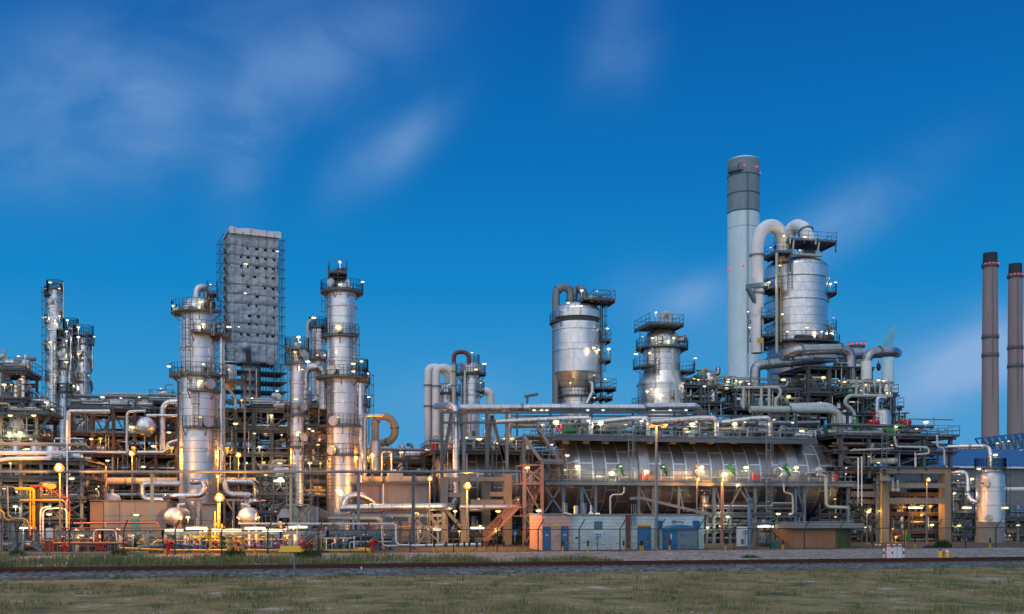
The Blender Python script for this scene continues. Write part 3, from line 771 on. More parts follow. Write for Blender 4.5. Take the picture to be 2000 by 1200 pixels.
def street_lamp(px, ytop, ybase, Y, label, kind='orange', s=1.0, r=.07, double=False, group=None, polemat='galv', z0=None, watt=None):
    watt = watt or {'orange': 4200, 'orange_small': 520}.get(kind, 90)
    if kind == 'orange' and s < 1.6: watt *= .35
    if kind == 'orange_small': kind = 'sodium'
    top, m = P(px, ytop, Y), MPP(px, Y); zb = CAMH+(YH-ybase)*m if z0 is None else z0
    root = thing('street_lamp', label, 'street lamp', (top.x, Y, zb), group); mb = MB()
    mb.rod((top.x, Y, zb), (top.x, Y, top.z+.1), r*1.35, 10, r*.8); mb.box(top.x-.16, top.x+.16, Y-.16, Y+.16, zb, zb+.05); mb.build('pole', M[polemat], root)
    heads = [(-.55, 0), (.6, 0)] if double else [(0, 0)]
    for dx, dy in heads:
        c = Vector((top.x+dx, Y-.25, top.z)); mb = MB(); mb.bar((top.x, Y, top.z+.1), (c.x, Y-.15, c.z+.16), .07)
        mb.lathe([(.05, c.z+.17*s+.12), (.10*s+.05, c.z+.16*s+.04), (.12*s+.06, c.z+.13*s)][::-1], (c.x, c.y, 0), 14); h = mb.build('lamp_head', M['galv'], root)
        b = MB(); b.ball(c, .21*s*(1.5 if double else 1), .19*s, .17*s*(.6 if double else 1), 10, 6); b.build('bulb', M['bulb_'+kind], h)
        if not double: b = MB(); b.ball(c+Vector((0,-.12*s,.01)), .125*s, .11*s, .11*s, 10, 6); b.build('lamp_core', M['lamp_core'], h)  # small ball added in front for the hot centre of the glare
        lit(h, c+Vector((0, -.42*s, -.05)), watt/len(heads), (1, .33, .03) if kind != 'yellow' else (1, .7, .3))
    return root
# ================================================================ tall columns and vessels
# --- broad silver column in front of the scaffold tower
v = Vessel('distillation_column', 'broad silver column with arched vent pipe on its dome, before the scaffold tower', 'column', 388, 106)
v.shell(37, 1070, 742, 'clad', rings=(772, 876), n=56); v.shell(34, 742, 606, 'clad', 'upper_shell', rings=(681,), n=56); v.dome(34, 606, 581)
v.pipe([(384, 586, 0), (384, 562, 0), (404, 562, .4), (404, 600, 1.2)], 7.5, 'silver_bare', 'vent_pipe', 1.1)
v.deck(34, 52, 613, 120, 330); v.deck(34, 58, 656, -100, 30); v.deck(37, 56, 736, 100, 400); v.deck(37, 50, 767, -110, 20); v.deck(37, 47, 838, -125, -5)
v.ladder(-115, 34, 735, 606); v.ladder(-58, 37, 767, 738); v.ladder(-92, 37, 838, 768); v.ladder(-40, 37, 905, 838)
v.nozzle(-60, 37, 755, .5); v.nozzle(-60, 37, 722, .45); v.nozzle(-65, 37, 828, .5); v.nozzle(-55, 34, 601, .5, .6, 'rust'); v.nozzle(-70, 34, 645, .35)
v.pipe([(432, 930, -1), (432, 640, -1), (420, 640, -1.2)], 3.4, 'silver', 'riser_pipe'); v.pipe([(437, 850, -.6), (437, 632, -.6), (422, 632, 0)], 2.2, 'silver_bare', 'riser_pipe')
v.pipe([(348, 940, -1.2), (348, 745, -1.2)], 2.0, 'steel', 'riser_pipe')
for px, y, k in ((338,598,'white'),(411,556,'white'),(392,590,'yellow'),(397,634,'yellow'),(447,639,'white'),(330,716,'dim'),(352,720,'yellow'),(397,712,'white'),(391,745,'yellow'),(391,815,'yellow'),(430,730,'white')):
    v.lampx(px, y, k, .9, -2.4 if y in (634,712,745,815,590) else -1.2)
mb = MB(); v.box_deck(405, 424, 572, -.5, 1.5); v.box_deck(424, 450, 657, -1.6, 1.2)
for px, y, h in ((412, 613, 24), (418, 656, 22), (350, 735, 16), (362, 735, 12), (405, 735, 14), (414, 656, 14)):
    v.pipe([(px, y, -2.6), (px, y-h, -2.6), (px+6, y-h, -2.2)], 1.4, 'galv', 'pipe')

# --- tall column with open top deck
v = Vessel('distillation_column', 'tall slim silver column with small open platform above its dome, beside the gooseneck pipe', 'column', 668, 106)
v.shell(29, 1070, 742, 'clad', rings=(768, 834, 920), n=52); v.shell(27.5, 742, 574, 'clad', 'upper_shell', rings=(600, 655, 706), n=52); v.dome(25, 574, 541)
v.box_deck(642, 676, 538, -1.6, 1.5); v.pipe([(655, 545, 0), (655, 526, 0), (672, 526, .4), (672, 534, .4)], 3, 'lead', 'vent_pipe')
v.deck(26, 42, 572, 130, 400); v.deck(28, 40, 659, 140, 320); v.deck(28, 50, 740, 110, 420); v.deck(29, 44, 834, 150, 330); v.deck(29, 42, 890, 160, 330)
v.ladder(-45, 28, 740, 652); v.ladder(-140, 29, 834, 745); v.ladder(-50, 29, 895, 838); v.ladder(200, 27, 655, 575); v.ladder(-135, 29, 980, 893)
v.nozzle(-125, 26, 560, .42); v.nozzle(-120, 29, 728, .5); v.nozzle(-115, 29, 826, .5); v.nozzle(-120, 29, 882, .5); v.nozzle(-100, 28, 648, .4)
for px, y, k in ((664,513,'white'),(708,551,'white'),(658,636,'yellow'),(690,711,'yellow'),(660,719,'white'),(660,815,'yellow'),(690,726,'white'),(650,872,'yellow'),(664,556,'yellow'),(706,706,'yellow'),(660,958,'yellow')):
    v.lampx(px, y, k, .9, -2.3 if 640 < px < 700 and y > 550 else -.8)
v.pipe([(704, 945, -1), (704, 750, -1)], 4.4, 'silver', 'riser_pipe'); v.pipe([(641, 835, -.5), (641, 570, -.5)], 1.8, 'silver_bare', 'riser_pipe')

# --- the companion column behind it
v = Vessel('stripper_column', 'short silver column with two side platforms tucked behind the tall slim column', 'column', 704, 114)
v.shell(13, 1060, 745, 'clad_fine', rings=(790, 850)); v.dome(13, 745, 735)
v.deck(11, 16, 722, 0, 360); v.deck(13, 20, 747, -100, 90); v.deck(13, 20, 794, -120, 60); v.ladder(-20, 13, 870, 745); v.nozzle(-60, 13, 735, .3)
for px, y, k in ((706,707,'white'),(718,730,'white'),(720,776,'white'),(712,740,'yellow')): v.lampx(px, y, k, .9)
# --- thin column with round drum heads
v = Vessel('thin_column', 'thin silver column with round manways and three small platforms, next to the gooseneck pipe', 'column', 580, 104)
v.shell(13, 1070, 690, 'clad_fine', rings=(748, 860)); v.shell(9, 690, 676, 'clad_plain', 'neck'); v.dome(9, 676, 668)
for y, a0, a1, hw in ((683, 0, 360, 24), (711, 60, 330, 24), (812, 80, 330, 24), (875, 60, 300, 22)): v.deck(12, hw, y, a0, a1)
for y in (694, 797, 856): v.nozzle(-60, 13, y, .42, .6)
v.ladder(-150, 13, 875, 690); v.ladder(-20, 13, 965, 878)
v.pipe([(580, 668, 0), (580, 655, 0)], 2.2, 'galv', 'vent_pipe'); v.pipe([(567, 711, -1), (567, 662, -1)], 1.2, 'steel', 'vent_pipe')
for px, y, k in ((583,659,'white'),(576,688,'yellow'),(586,669,'white'),(601,707,'white'),(578,780,'yellow'),(583,845,'yellow'),(576,905,'yellow'),(590,722,'yellow')): v.lampx(px, y, k, .9, -1.6)
# --- column behind with the white lamp on a bent pipe
v = Vessel('reflux_column', 'silver column with bent grey vent pipe hooked over its top, behind the thin column', 'column', 621, 118)
v.shell(14, 1060, 645, 'clad_fine', rings=(666, 705)); v.dome(14, 645, 636)
v.deck(13, 18, 640, 0, 360); v.deck(14, 20, 705, 180, 400); v.deck(14, 19, 660, -60, 60); v.nozzle(-50, 14, 657, .4); v.nozzle(-70, 14, 697, .4)
v.pipe([(601, 790, -1), (601, 628, -1), (614, 622, -.5), (616, 636, 0)], 2.6, 'sage', 'vent_pipe', 1.0); v.ladder(-120, 14, 780, 650)
for px, y, k in ((613,621,'white'),(620,694,'yellow'),(634,694,'white')): v.lampx(px, y, k, 1.1, -2, .3)
pipe_run('gooseneck_pipe', 'thick shiny gooseneck pipe arching between the thin column and the tall slim column', [(596,760,107),(596,722,107),(617,716,107),(632,724,107),(632,800,107)], 8.5, 'silver', 'pipe', bend=1.3)
v = Vessel('domed_vessel', 'wide dome-topped grey vessel half hidden behind the gooseneck pipe', 'vessel', 607, 122); v.shell(21, 1050, 785, 'clad_fine'); v.dome(21, 785, 756); v.nozzle(-80, 21, 775, .5); v.lampx(570, 792, 'yellow')

# --- scaffold tower wrapped in sheeting
paint('tarp', (.43,.51,.59), .55, 0, .30, .9, False, .35, (.34,.37,.42), .5); paint('tarp_white', (.72,.76,.82), .5, amt=.08)
Yt = 134; mt = MPP(495, Yt); ct = P(490, 1000, Yt+4); rt = thing('scaffold_tower', 'tall square scaffold tower wrapped in grey sheeting with a white band at the top', 'scaffold tower', (ct.x, ct.y, 0))
def zt(py): return CAMH+(YH-py)*mt
hw, hd = 46.5*mt, 38*mt; z0, z1 = zt(706), zt(454)
rows = [479, 498, 516, 536, 556, 576, 593, 613, 631, 650]
holes = {0:(738,808,872,935),1:(685,742,805,872,940),2:(685,738,806,873,930),3:(698,790,877,932),4:(740,870,932),5:(806,935),6:(745,803,942),7:(747,815,934),8:(750,804,876),9:(688,741,812,883,932)}
def holed(px, py):
    for i, y in enumerate(rows):
        if abs(py-y) < 2.6:
            for h in holes[i]:
                if abs(px-(300+h/4)) < 2.5: return True
    return False
random.seed(3)
def wrap(u, z, edge):                      # bulging, creased sheet between the scaffold lifts
    lift = (z-z0)/(19*mt); f = lift-math.floor(lift); bay = u/(16*mt); g = bay-math.floor(bay)
    p = Vector((u*.9, z*.9, 3.1*edge)); sag = math.sin(f*math.pi)*.10*math.sin(g*math.pi)
    return .26*noise.noise(p*.8)+.16*noise.noise(p*2.2)+.09*noise.noise(p*4.5)+.06*math.sin(f*math.pi)+sag*.15*(1+noise.noise(Vector((bay//1, z*.2, 4))))-.12*(f < .1)
mb = MB(); nz = 96
per = [(-hw, hd), (-hw, -hd), (hw, -hd), (hw, hd)]; cols = []
for si, (a, b, n) in enumerate(((per[0], per[1], 22), (per[1], per[2], 44), (per[2], per[3], 18))):
    for i in range(n):
        t = i/n; x = a[0]+(b[0]-a[0])*t; y = a[1]+(b[1]-a[1])*t; nx_, ny_ = ((-1,0),(0,-1),(1,0))[si]
        cols.append((x, y, nx_, ny_, si, t))
cols.append((per[3][0], per[3][1], 1, 0, 2, 1))
vs = []; fs = []
for (x, y, a, b, si, t) in cols:
    for j in range(nz+1):
        z = z0+(z1-z0)*j/nz; d = wrap(x if si == 1 else y, z, si)+.05; vs.append((x+a*d, y+b*d, z+(.25*noise.noise(Vector((x, y, 5))) if j == 0 else 0)))
for i in range(len(cols)-1):
    for j in range(nz):
        if cols[i][4] == 1:
            px = 452+91*cols[i][5]; py = 706-252*(j+.5)/nz
            if holed(px, py): continue
        fs.append((i*(nz+1)+j, (i+1)*(nz+1)+j, (i+1)*(nz+1)+j+1, i*(nz+1)+j+1))
mb.add([Vector(v_)+Vector((ct.x, ct.y, 0)) for v_ in vs], fs); mb.build('sheeting', M['tarp'], rt)
mb = MB(); vs = []; fs = []                # white band round the top
for i in range(13):
    for j in range(4): x = -hw-.15+(2*hw+.5)*i/12; vs.append((ct.x+x, ct.y-hd-.35+.10*noise.noise(Vector((x, j, 0))), z1-.05+12*mt*j/3+(.22*noise.noise(Vector((x*.8, 0, 8))) if j == 3 else 0)))
for i in range(12):
    for j in range(3): fs.append((i*4+j, i*4+4+j, i*4+5+j, i*4+j+1))
mb.add(vs, fs); b0 = len(mb.v)
mb.box(ct.x-hw-.2, ct.x+hw+.3, ct.y-hd-.2, ct.y+hd, z1+.3, z1+.5); mb.build('top_sheet', M['tarp_white'], rt)
mb = MB(); mb.box(ct.x-hw+.35, ct.x+hw-.35, ct.y-hd+.5, ct.y+hd-.4, z0+.1, z1+.2); mb.build('inner_core', M['darksteel'], rt)  # dark box added so the sheeting openings look shaded inside
mb = MB(); zz = zt(790)                    # poles and lifts
for k in range(8):
    x = -hw-.5+(2*hw+1.0)*k/7
    for y in (-hd-.40, hd+.3): mb.bar((ct.x+x, ct.y+y, zz), (ct.x+x, ct.y+y, z1+.2+.6*(k % 2)), .04, .04, False)
for k in range(6):
    y = -hd-.3+(2*hd+.6)*k/5
    for x in (-hw-.42, -hw-.9, hw+.42, hw+.8): mb.bar((ct.x+x, ct.y+y, zz), (ct.x+x, ct.y+y, z1-.3), .035, .035, False)
z = z0-4*19*mt
k = 0
while z < z1:
    mb.bar((ct.x-hw-.9, ct.y-hd-.42, z), (ct.x+hw+.9, ct.y-hd-.42, z), .045, .045, False)
    for x in (-hw-.44, -hw-.9, hw+.44, hw+.8): mb.bar((ct.x+x, ct.y-hd-.6, z), (ct.x+x, ct.y+hd+.5, z), .04, .04, False)
    for y in (-hd-.3, hd+.3): mb.bar((ct.x+hw, ct.y+y, z), (ct.x+hw+.9, ct.y+y, z), .06, .06, False); mb.bar((ct.x-hw, ct.y+y, z), (ct.x-hw-1.0, ct.y+y, z), .06, .06, False)
    z += 19*mt; k += 1
mb.build('scaffold_pole', M['steel'], rt)
mb = MB()
for py in (722, 741, 760, 779): mb.box(ct.x-hw-.2, ct.x+hw+1.2, ct.y-hd-.3, ct.y+hd, zt(py)-.08, zt(py)); 
for k in range(12):
    x = -hw*.2+hw*1.3*k/11
    for y in (-hd-.2, 0): mb.bar((ct.x+x, ct.y+y, zt(800)), (ct.x+x, ct.y+y, z0), .06, .06, False)
mb.build('scaffold_lift', M['darksteel'], rt)
mb = MB()
for i in range(12):
    y = zt(686)-i*19*mt*-1
    if y < z1: mb.bar((ct.x-hw-.4, ct.y-hd*.7, y-19*mt*.8), (ct.x-hw-.4, ct.y-hd*.1, y), .25, .05)
mb.build('access_stair', M['lead'], rt)
mb = MB(); mb.lathe([(20*mt, 0), (20*mt, z0+.5)], (ct.x, ct.y, 0), 32); mb.build('column_shell', M['clad_dull'], rt)
mb = MB(); mb.bar((ct.x-15*mt, ct.y-hd-1.2, zt(683)), (ct.x-12*mt, ct.y-hd-.8, zt(715)), .6, .5); mb.build('debris_chute', M['darksteel'], rt)
mb = MB(); mb.ball((ct.x-18*mt, ct.y-hd-.1, zt(675)), 10*mt, .9, 9*mt, 18, 10); mb.build('tarp_bulge', M['tarp'], rt)
for px, py, k in ((458,516,'yellow'),(462,516,'yellow'),(447,639,'white'),(460,573,'dim'),(524,488,'dim')): lamp(rt, P(px, py, Yt-1.6), k, .8, .3)
rt.rotation_euler.z = R(12)

# --- group of slim columns at the far end
for (px, hw, ytop, label, Y, decks, stk) in [
    (107, 12, 562, 'tallest of the slim silver columns, wound with a spiral strake', 140, ((566,16,0,360),(578,20,120,240),(632,19,130,200),(683,19,130,200),(742,18,140,210)), True),
    (125, 8, 664, 'slim silver column pressed against the tallest spiral column', 137, ((662,14,0,360),(680,13,0,360),(722,12,120,330),(767,14,120,360)), False),
    (138, 9.5, 642, 'slim silver column with a looped pipe on top, between its neighbours', 141, ((640,15,0,360),(712,12,60,300),(768,13,60,360)), True),
    (163, 13, 662, 'stout silver column of the far group with spiral strake and a ring platform', 139, ((654,19,0,360),(673,20,0,360),(706,17,150,280),(748,17,100,280),(785,16,120,250)), True)]:
    v = Vessel('slim_column', label, 'column', px, Y, 'slim columns of the far group'); yb = 1049
    v.shell(hw, yb, ytop+6, 'clad_fine', rings=tuple(range(ytop+40, 880, 44)), n=30); v.dome(hw, ytop+6, ytop-2)
    for y, o, a0, a1 in decks: v.deck(hw, o, y, a0, a1)
    v.ladder(-150, hw, 860, ytop+10, True)
    if stk:
        r = hw*v.m; n = 220
        for ph in (0, 2*math.pi/3, 4*math.pi/3):
            pv = None; st = MB()
            for i in range(n+1):
                t = i/n; zz = v.z(ytop+12)+(v.z(880)-v.z(ytop+12))*t; w = ph+t*(v.z(ytop)-v.z(880))/(r*9.5)*2*math.pi
                p0 = Vector((v.c.x+(r-.03)*math.cos(w), v.Y+(r-.03)*math.sin(w), zz)); p1 = Vector((v.c.x+(r+.30)*math.cos(w), v.Y+(r+.30)*math.sin(w), zz))
                if pv: b = len(st.v); st.add([pv[0], pv[1], p1, p0], [(0,1,2,3)]); 
                pv = (p0, p1)
            st.build('spiral_strake', M['metal_plain'], v.root, False)
    v.pipe([(px+hw*.6, ytop, 0), (px+hw*.6, ytop-9, 0), (px+hw+5, ytop-9, -.3), (px+hw+5, ytop+60, -.3)], 1.5, 'silver_bare', 'vent_pipe')
    v.nozzle(-100, hw, ytop+30, .35, .5)
    for d in decks[:5]:
        v.lampx(px+random.choice((-1,1))*(hw-3), d[0]-14, random.choice(('yellow','white')), .8, -2.2)
    if hw == 12:
        for y in (564, 620, 671, 728): v.lampx(88, y, 'white', .85, 0, .5)
        mb = MB(); mb.rod(v.at(0, 0, 560), v.at(0, 0, 540), .05, 5); mb.build('lightning_rod', M['galv'], v.root)
    if hw == 13: v.lampx(184, 658, 'white', .7, 0)

# --- white twin arched pipes and the vessels around them
v = Vessel('arched_vessel', 'silver domed vessel fed by twin white arched pipes', 'vessel', 872, 121)
v.shell(22, 1050, 772, 'clad_fine', rings=(770, 836)); v.dome(22, 772, 748); v.deck(22, 28, 771, 120, 360); v.lampx(878, 751, 'white', .9); v.ladder(-60, 22, 850, 776)
g = 'white arched pipes'
pipe_run('arched_pipe', 'outer one of two tall white arched pipes beside the brown arched pipe', [(836.5,905,121),(836.5,720,121),(850,717,121),(874,726,121),(876,750,121)], 7.6, 'white', 'pipe', g, 2.2, (0.1,.18,.6,.82), n=18)
pipe_run('arched_pipe', 'inner one of two tall white arched pipes, in front of the silver domed vessel', [(852,905,119),(852,722,119),(866,717,119),(886,727,119),(886,752,119)], 7.6, 'white', 'pipe', g, 2.2, (0.1,.18,.6,.82), n=18)
pipe_run('arched_pipe', 'white arched pipe bending down behind the ribbed-dome column', [(936,775,126),(938,766,126),(950,764,126),(958,770,126),(958,900,126)], 8, 'white', 'pipe', g, 1.6, n=18)
v = Vessel('ribbed_column', 'silver column with ribbed dome under the brown arched pipe', 'column', 919, 117)
v.shell(18, 1055, 730, 'clad_fine', rings=(771,)); v.shell(21, 730, 716, 'clad_plain', 'collar'); v.dome(21, 716, 708, top=.3)
v.deck(19, 30, 732, 150, 400); v.deck(18, 28, 766, -60, 40); v.deck(6, 18, 712, -30, 80); v.ladder(-10, 18, 766, 735); v.nozzle(-65, 20, 725, .35); v.ladder(-130, 18, 860, 735)
v.pipe([(908, 724, -1.5), (908, 860, -1.5)], 2, 'silver_bare', 'riser_pipe')
for px, y, k in ((922,689,'white'),(946,711,'white'),(939,748,'yellow'),(930,722,'yellow')): v.lampx(px, y, k, 1, -1.8)
pipe_run('brown_arched_pipe', 'rusty brown arched pipe standing on a grey riser, between white arches and ribbed column', [(886.5,708,116),(886.5,694,116),(893,688,116),(909,688,116),(916,696,116),(916,712,116)], 4.2, 'brownpipe', bend=1.0)
pipe_run('grey_riser', 'dull concrete-grey riser pipe below the brown arch', [(886.5,800,116),(886.5,708,116)], 4.0, 'sage', flanges=(.98,.8,.5))

# --- vessel with the dark band and cone
v = Vessel('banded_vessel', 'big silver vessel with a dark band under its dome and a cone-shaped lower end', 'vessel', 1126, 122)
v.shell(46, 730, 634, 'clad_plain', rings=(647, 687), n=60); v.shell(44.5, 634, 624, 'darksteel', 'dark_band', n=60); v.shell(46, 624, 610, 'clad_plain', 'head_ring', n=60); v.dome(46, 610, 592)
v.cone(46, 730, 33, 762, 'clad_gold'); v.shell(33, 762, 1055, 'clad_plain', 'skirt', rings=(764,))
v.deck(33, 40, 776, 150, 330); v.box_deck(1125, 1187, 592, -3, 0, legs=None); v.box_deck(1165, 1186, 665, -1.5, 1); v.box_deck(1165, 1186, 704, -1.5, 1); v.box_deck(1140, 1186, 763, -3.6, 0); v.deck(46, 53, 632, 150, 215)
v.ladder(-30, 46, 762, 640); v.ladder(-8, 47, 704, 592)
v.pipe([(1152, 748, -3.2), (1157, 748, -3.6), (1157, 766, -3.6), (1146, 788, -3.6)], 3.2, 'silver_bare', 'drain_pipe'); v.nozzle(-60, 40, 745, .7, .8)
v.pipe([(1173, 592, -1), (1173, 790, -1)], 1.1, 'steel', 'riser_pipe'); v.pipe([(1176, 592, -.5), (1176, 790, -.5)], 1.0, 'steel', 'riser_pipe')
v.box_deck(1150, 1182, 590, -2, 1); v.box_deck(1158, 1182, 780, -3, 0)
for px, y, k in ((1166,569,'white'),(1136,568,'yellow'),(1167,643,'yellow'),(1186,642,'dim'),(1160,680,'yellow'),(1189,682,'white'),(1168,683,'yellow'),(1114,748,'yellow'),(1161,733,'yellow'),(1182,741,'white'),(1161,777,'yellow'),(1176,777,'yellow'),(1110,592,'dim'),(1135,598,'dim')): v.lampx(px, y, k, .95, -3.4 if px < 1165 else -1.5)
for px in (1155, 1171): mb = MB(); mb.ball(P(px, 584, 120), .3, .3, .45); mb.build('valve', M['yellow' if px < 1160 else 'rust'], v.root)
pipe_run('arched_pipe', 'grey arched overhead pipe climbing the side of the dark-banded vessel', [(1086,800,122),(1086,570,122),(1094,562,122),(1110,562,122),(1114,574,122),(1114,598,122)], 7.6, 'galv', 'pipe', None, 1.5, (1.5, 4.5), n=18)
pipe_run('arched_pipe', 'short second grey pipe arching out of the dark-banded vessel dome', [(1121,600,125),(1121,574,125),(1127,563,125),(1136,564,124),(1141,575,124),(1141,598,124)], 7.2, 'galv', 'pipe', None, 1.0, (1.6,), n=18)

# --- vessel with the widening waist
v = Vessel('waisted_vessel', 'silver domed vessel widening to a broad base, with hooked sage vent pipe on top', 'vessel', 1293, 121)
v.shell(48, 1055, 752, 'clad_fine', rings=(753,), n=60); v.cone(48, 752, 35.5, 727, 'clad_plain'); v.shell(35.5, 727, 666, 'clad_fine', 'upper_shell', n=56); v.dome(34, 666, 641)
v.box_deck(1252, 1318, 640, -3, 2.5); v.deck(35, 51, 682, 120, 420); v.deck(35, 57, 720, 160, 230); v.deck(35, 64, 727, -40, 30); v.deck(48, 60, 797, 170, 230)
v.pipe([(1293, 645, 0), (1293, 618, 0), (1300, 612, 0), (1309, 618, 0), (1309, 640, 0)], 6.0, 'sage', 'vent_pipe', .9)
v.pipe([(1315, 682, -4), (1315, 728, -4), (1321, 742, -4.3), (1321, 795, -4.3)], 2.6, 'sage', 'drain_pipe')
v.nozzle(-115, 35, 670, .5); v.nozzle(-40, 35, 666, .55); v.nozzle(-80, 48, 776, .6, .5); v.ladder(-125, 36, 797, 684); v.ladder(-150, 35, 682, 642)
for px, y, k in ((1281,611,'white'),(1255,658,'white'),(1338,658,'white'),(1242,692,'white'),(1272,760,'yellow'),(1274,661,'yellow'),(1316,661,'yellow'),(1358,700,'white'),(1284,770,'yellow'),(1269,690,'yellow'),(1264,765,'white')): v.lampx(px, y, k, .95, -3.2 if 1262 < px < 1330 else -1)
v.pipe([(1250, 755, -3.5), (1250, 648, -3)], .9, 'steel', 'riser_pipe'); v.pipe([(1349, 795, -1), (1349, 745, -1)], 2.6, 'silver', 'riser_pipe')

# --- the biggest vessel
v = Vessel('reactor_vessel', 'biggest silver vessel with ribbed dome, carrying two thick white arched pipes', 'vessel', 1555, 125)
v.shell(59, 672, 548, 'clad', rings=(592, 640), n=72); v.shell(61, 549, 528, 'clad_plain', 'head_ring', rings=(548,), n=72); v.dome(61, 528, 505, n if False else 'dome')
v.shell(55, 1050, 672, 'clad_dull', 'lower_shell', rings=(700,), n=60)
v.deck(58, 82, 676, 120, 420); v.box_deck(1513, 1604, 484, -4, .2, legs=505); v.box_deck(1484, 1514, 511, -4.5, 0, legs=548); v.deck(58, 76, 577, -40, 25); v.deck(58, 76, 648, -40, 25)
v.box_deck(1472, 1500, 577, -4, 0); v.box_deck(1461, 1488, 633, -4, -.5); v.box_deck(1461, 1488, 668, -4, -.5)
for dx in (1461, 1487):
    v.pipe([(dx, 690, -3.9), (dx, 617, -3.9)], .9, 'steel', 'platform_post')
v.ladder(-150, 59, 676, 580); v.ladder(-128, 60, 577, 512)
v.pipe([(1517, 690, -4.6), (1517, 494, -4.6)], 2.7, 'sage', 'riser_pipe'); v.pipe([(1525, 670, -4.5), (1525, 505, -4.5)], .9, 'yellow', 'riser_pipe')
v.pipe([(1538, 496, -3.6), (1604, 500, -3.6)], 2.8, 'sage', 'header_pipe'); v.pipe([(1548, 494, -3.7), (1551, 464, -3.9), (1543, 462, -3.9), (1543, 478, -3.9)], 1.9, 'sage', 'vent_pipe', .5); v.pipe([(1597, 494, -3.7), (1601, 466, -3.9), (1593, 464, -3.9), (1593, 478, -3.9)], 1.9, 'sage', 'vent_pipe', .5)
v.pipe([(1620, 664, -1.2), (1620, 575, -1.2)], .9, 'white', 'riser_pipe'); v.pipe([(1596, 676, -3.5), (1600, 635, -3.5), (1626, 638, -1.5), (1628, 660, -1.5)], 1.4, 'sage', 'drain_pipe', .5)
for px in (1570, 1610): 
    q = P(px, 662, 121.2); mb = drumlet_mb(q, .5, 2.0); mb.build('heat_exchanger', M['lead'], v.root)
mb = MB(); mb.bar(P(1458, 560, 121), P(1500, 555, 121), .4, .5); mb.bar(P(1460, 562, 121), P(1487, 612, 122), .45, .5); mb.build('pipe_bracket', M['bluegrey'], v.root)
mb = MB(); c = P(1485, 665, 120.4); mb.box(c.x-.4, c.x+.4, c.y-.05, c.y+.05, c.z-.3, c.z+.3); mb.build('warning_plate', M['yellow'], v.root)
for px, y, k in ((1531,461,'yellow'),(1572,463,'yellow'),(1505,484,'white'),(1562,489,'yellow'),(1524,519,'dim'),(1622,555,'white'),(1632,552,'dim'),(1461,609,'white'),(1464,640,'yellow'),(1502,552,'yellow'),(1491,609,'yellow'),(1608,552,'yellow'),(1610,620,'yellow'),(1628,621,'white'),(1538,648,'yellow'),(1605,648,'yellow'),(1624,651,'white'),(1576,640,'yellow'),(1528,614,'dim')): v.lampx(px, y, k, .95, -4.4 if 1495 < px < 1606 else -1.2, .8)
g = 'thick white arched pipes on the biggest vessel'
pipe_run('arched_pipe', 'thick chipped white pipe rising beside the biggest vessel and arching onto its dome', [(1479,690,122),(1479,478,122),(1486,450,122),(1504,439,122),(1521,446,122),(1529,470,122.5),(1530,510,123)], 12.5, 'chipped', 'pipe', g, 2.2, (.55, .9), n=24)
pipe_run('arched_pipe', 'second thick chipped white pipe, a shorter arch behind the first on the biggest vessel', [(1538,478,130),(1541,452,130),(1555,440,129),(1571,446,127),(1579,468,126),(1580,510,125)], 12.5, 'chipped', 'pipe', g, 2.0, (3.3,), n=24)

# --- chimneys
paint('chim_white', (.68,.86,.91), .7, 0, .12, .35, dirt_amt=.22, dirt=(.35,.4,.42)); paint('chim_grey', (.24,.32,.37), .75, 0, .16, .35); paint('chim_teal', (.05,.16,.22), .7); paint('chim_conc', (.35,.265,.265), .9, 0, .12, .2, dirt_amt=.3); paint('chim_cap', (.035,.045,.06), .8)
v = Vessel('white_chimney', 'huge white chimney with grey top section and dark ring bands', 'chimney', 1452, 300); v.c = v.c
v.shell(31, 1020, 418, 'chim_white', 'shaft', n=64); v.shell(31, 418, 316, 'chim_grey', 'grey_top', n=64); v.dome(31, 316, 312, 'chim_white', .8, 'rim')
for y in (347, 382.5, 417.5): v.shell(31.5, y+1.3, y-1.3, 'chim_teal', 'band', n=64)
v.shell(31.15, 449, 448, 'chim_grey', 'joint', n=64); v.ladder(-100, 31, 740, 345, False); v.deck(31, 36, 341, 190, 235, True, .4); mb = MB(); c = v.at(-125, 32*v.m, 336); mb.box(c.x-.6, c.x+.6, c.y-.6, c.y+.3, c.z-1, c.z+1.2); mb.build('equipment_box', M['galv'], v.root)
for a, y in ((-112,334),(-62,334),(-8,337),(-170,530),(-115,526),(-60,526)):
    c = v.at(a, 32*v.m, y); mb = MB(); mb.ball(c, .38, .38, .3); mb.build('warning_light', M['beacon_red'], v.root)
for px, yt, w0, w1, Y, lab in ((1934, 495, 13.5, 16.5, 420, 'tapering brown-grey concrete chimney with a dark cap, beside the blue-roofed hall'), (1983, 516, 12.5, 15.5, 450, 'second tapering brown-grey concrete chimney, cut by the picture edge')):
    v = Vessel('concrete_chimney', lab, 'chimney', px, Y, 'pair of concrete chimneys'); v.cone(w1*1.05, 1010, w0, yt+20, 'chim_conc', 'shaft'); v.cone(w0, yt+20, w0-.6, yt, 'chim_cap', 'cap'); v.ladder(-110, w0+1, 860, yt+30, False)
    for y in (yt+24, yt+164, yt+200): v.deck(w0, w0+2.5, y, 0, 360, True, .8, False)
    for a in range(200, 350, 28): c = v.at(a, (w0+2)*v.m, yt+22); mb = MB(); mb.ball(c, .36, .36, .3); mb.build('warning_light', M['beacon_red'], v.root)
v = Vessel('white_stack', 'short white stack seen between pipes below the cyan steam plume', 'chimney', 1734, 290); v.shell(11.5, 1020, 700, 'chim_white', 'shaft'); v.deck(11.5, 14, 790, 0, 360, True, .5, False)
v = Vessel('grey_stack', 'stubby pale stack topped by a ring of red lights, behind the thick silver pipes', 'chimney', 1673, 280); v.shell(10, 1020, 682, 'chim_white', 'shaft'); v.cone(10, 682, 14, 676, 'chim_white', 'flare'); v.deck(10, 16, 676, 0, 360, True, .5, False)
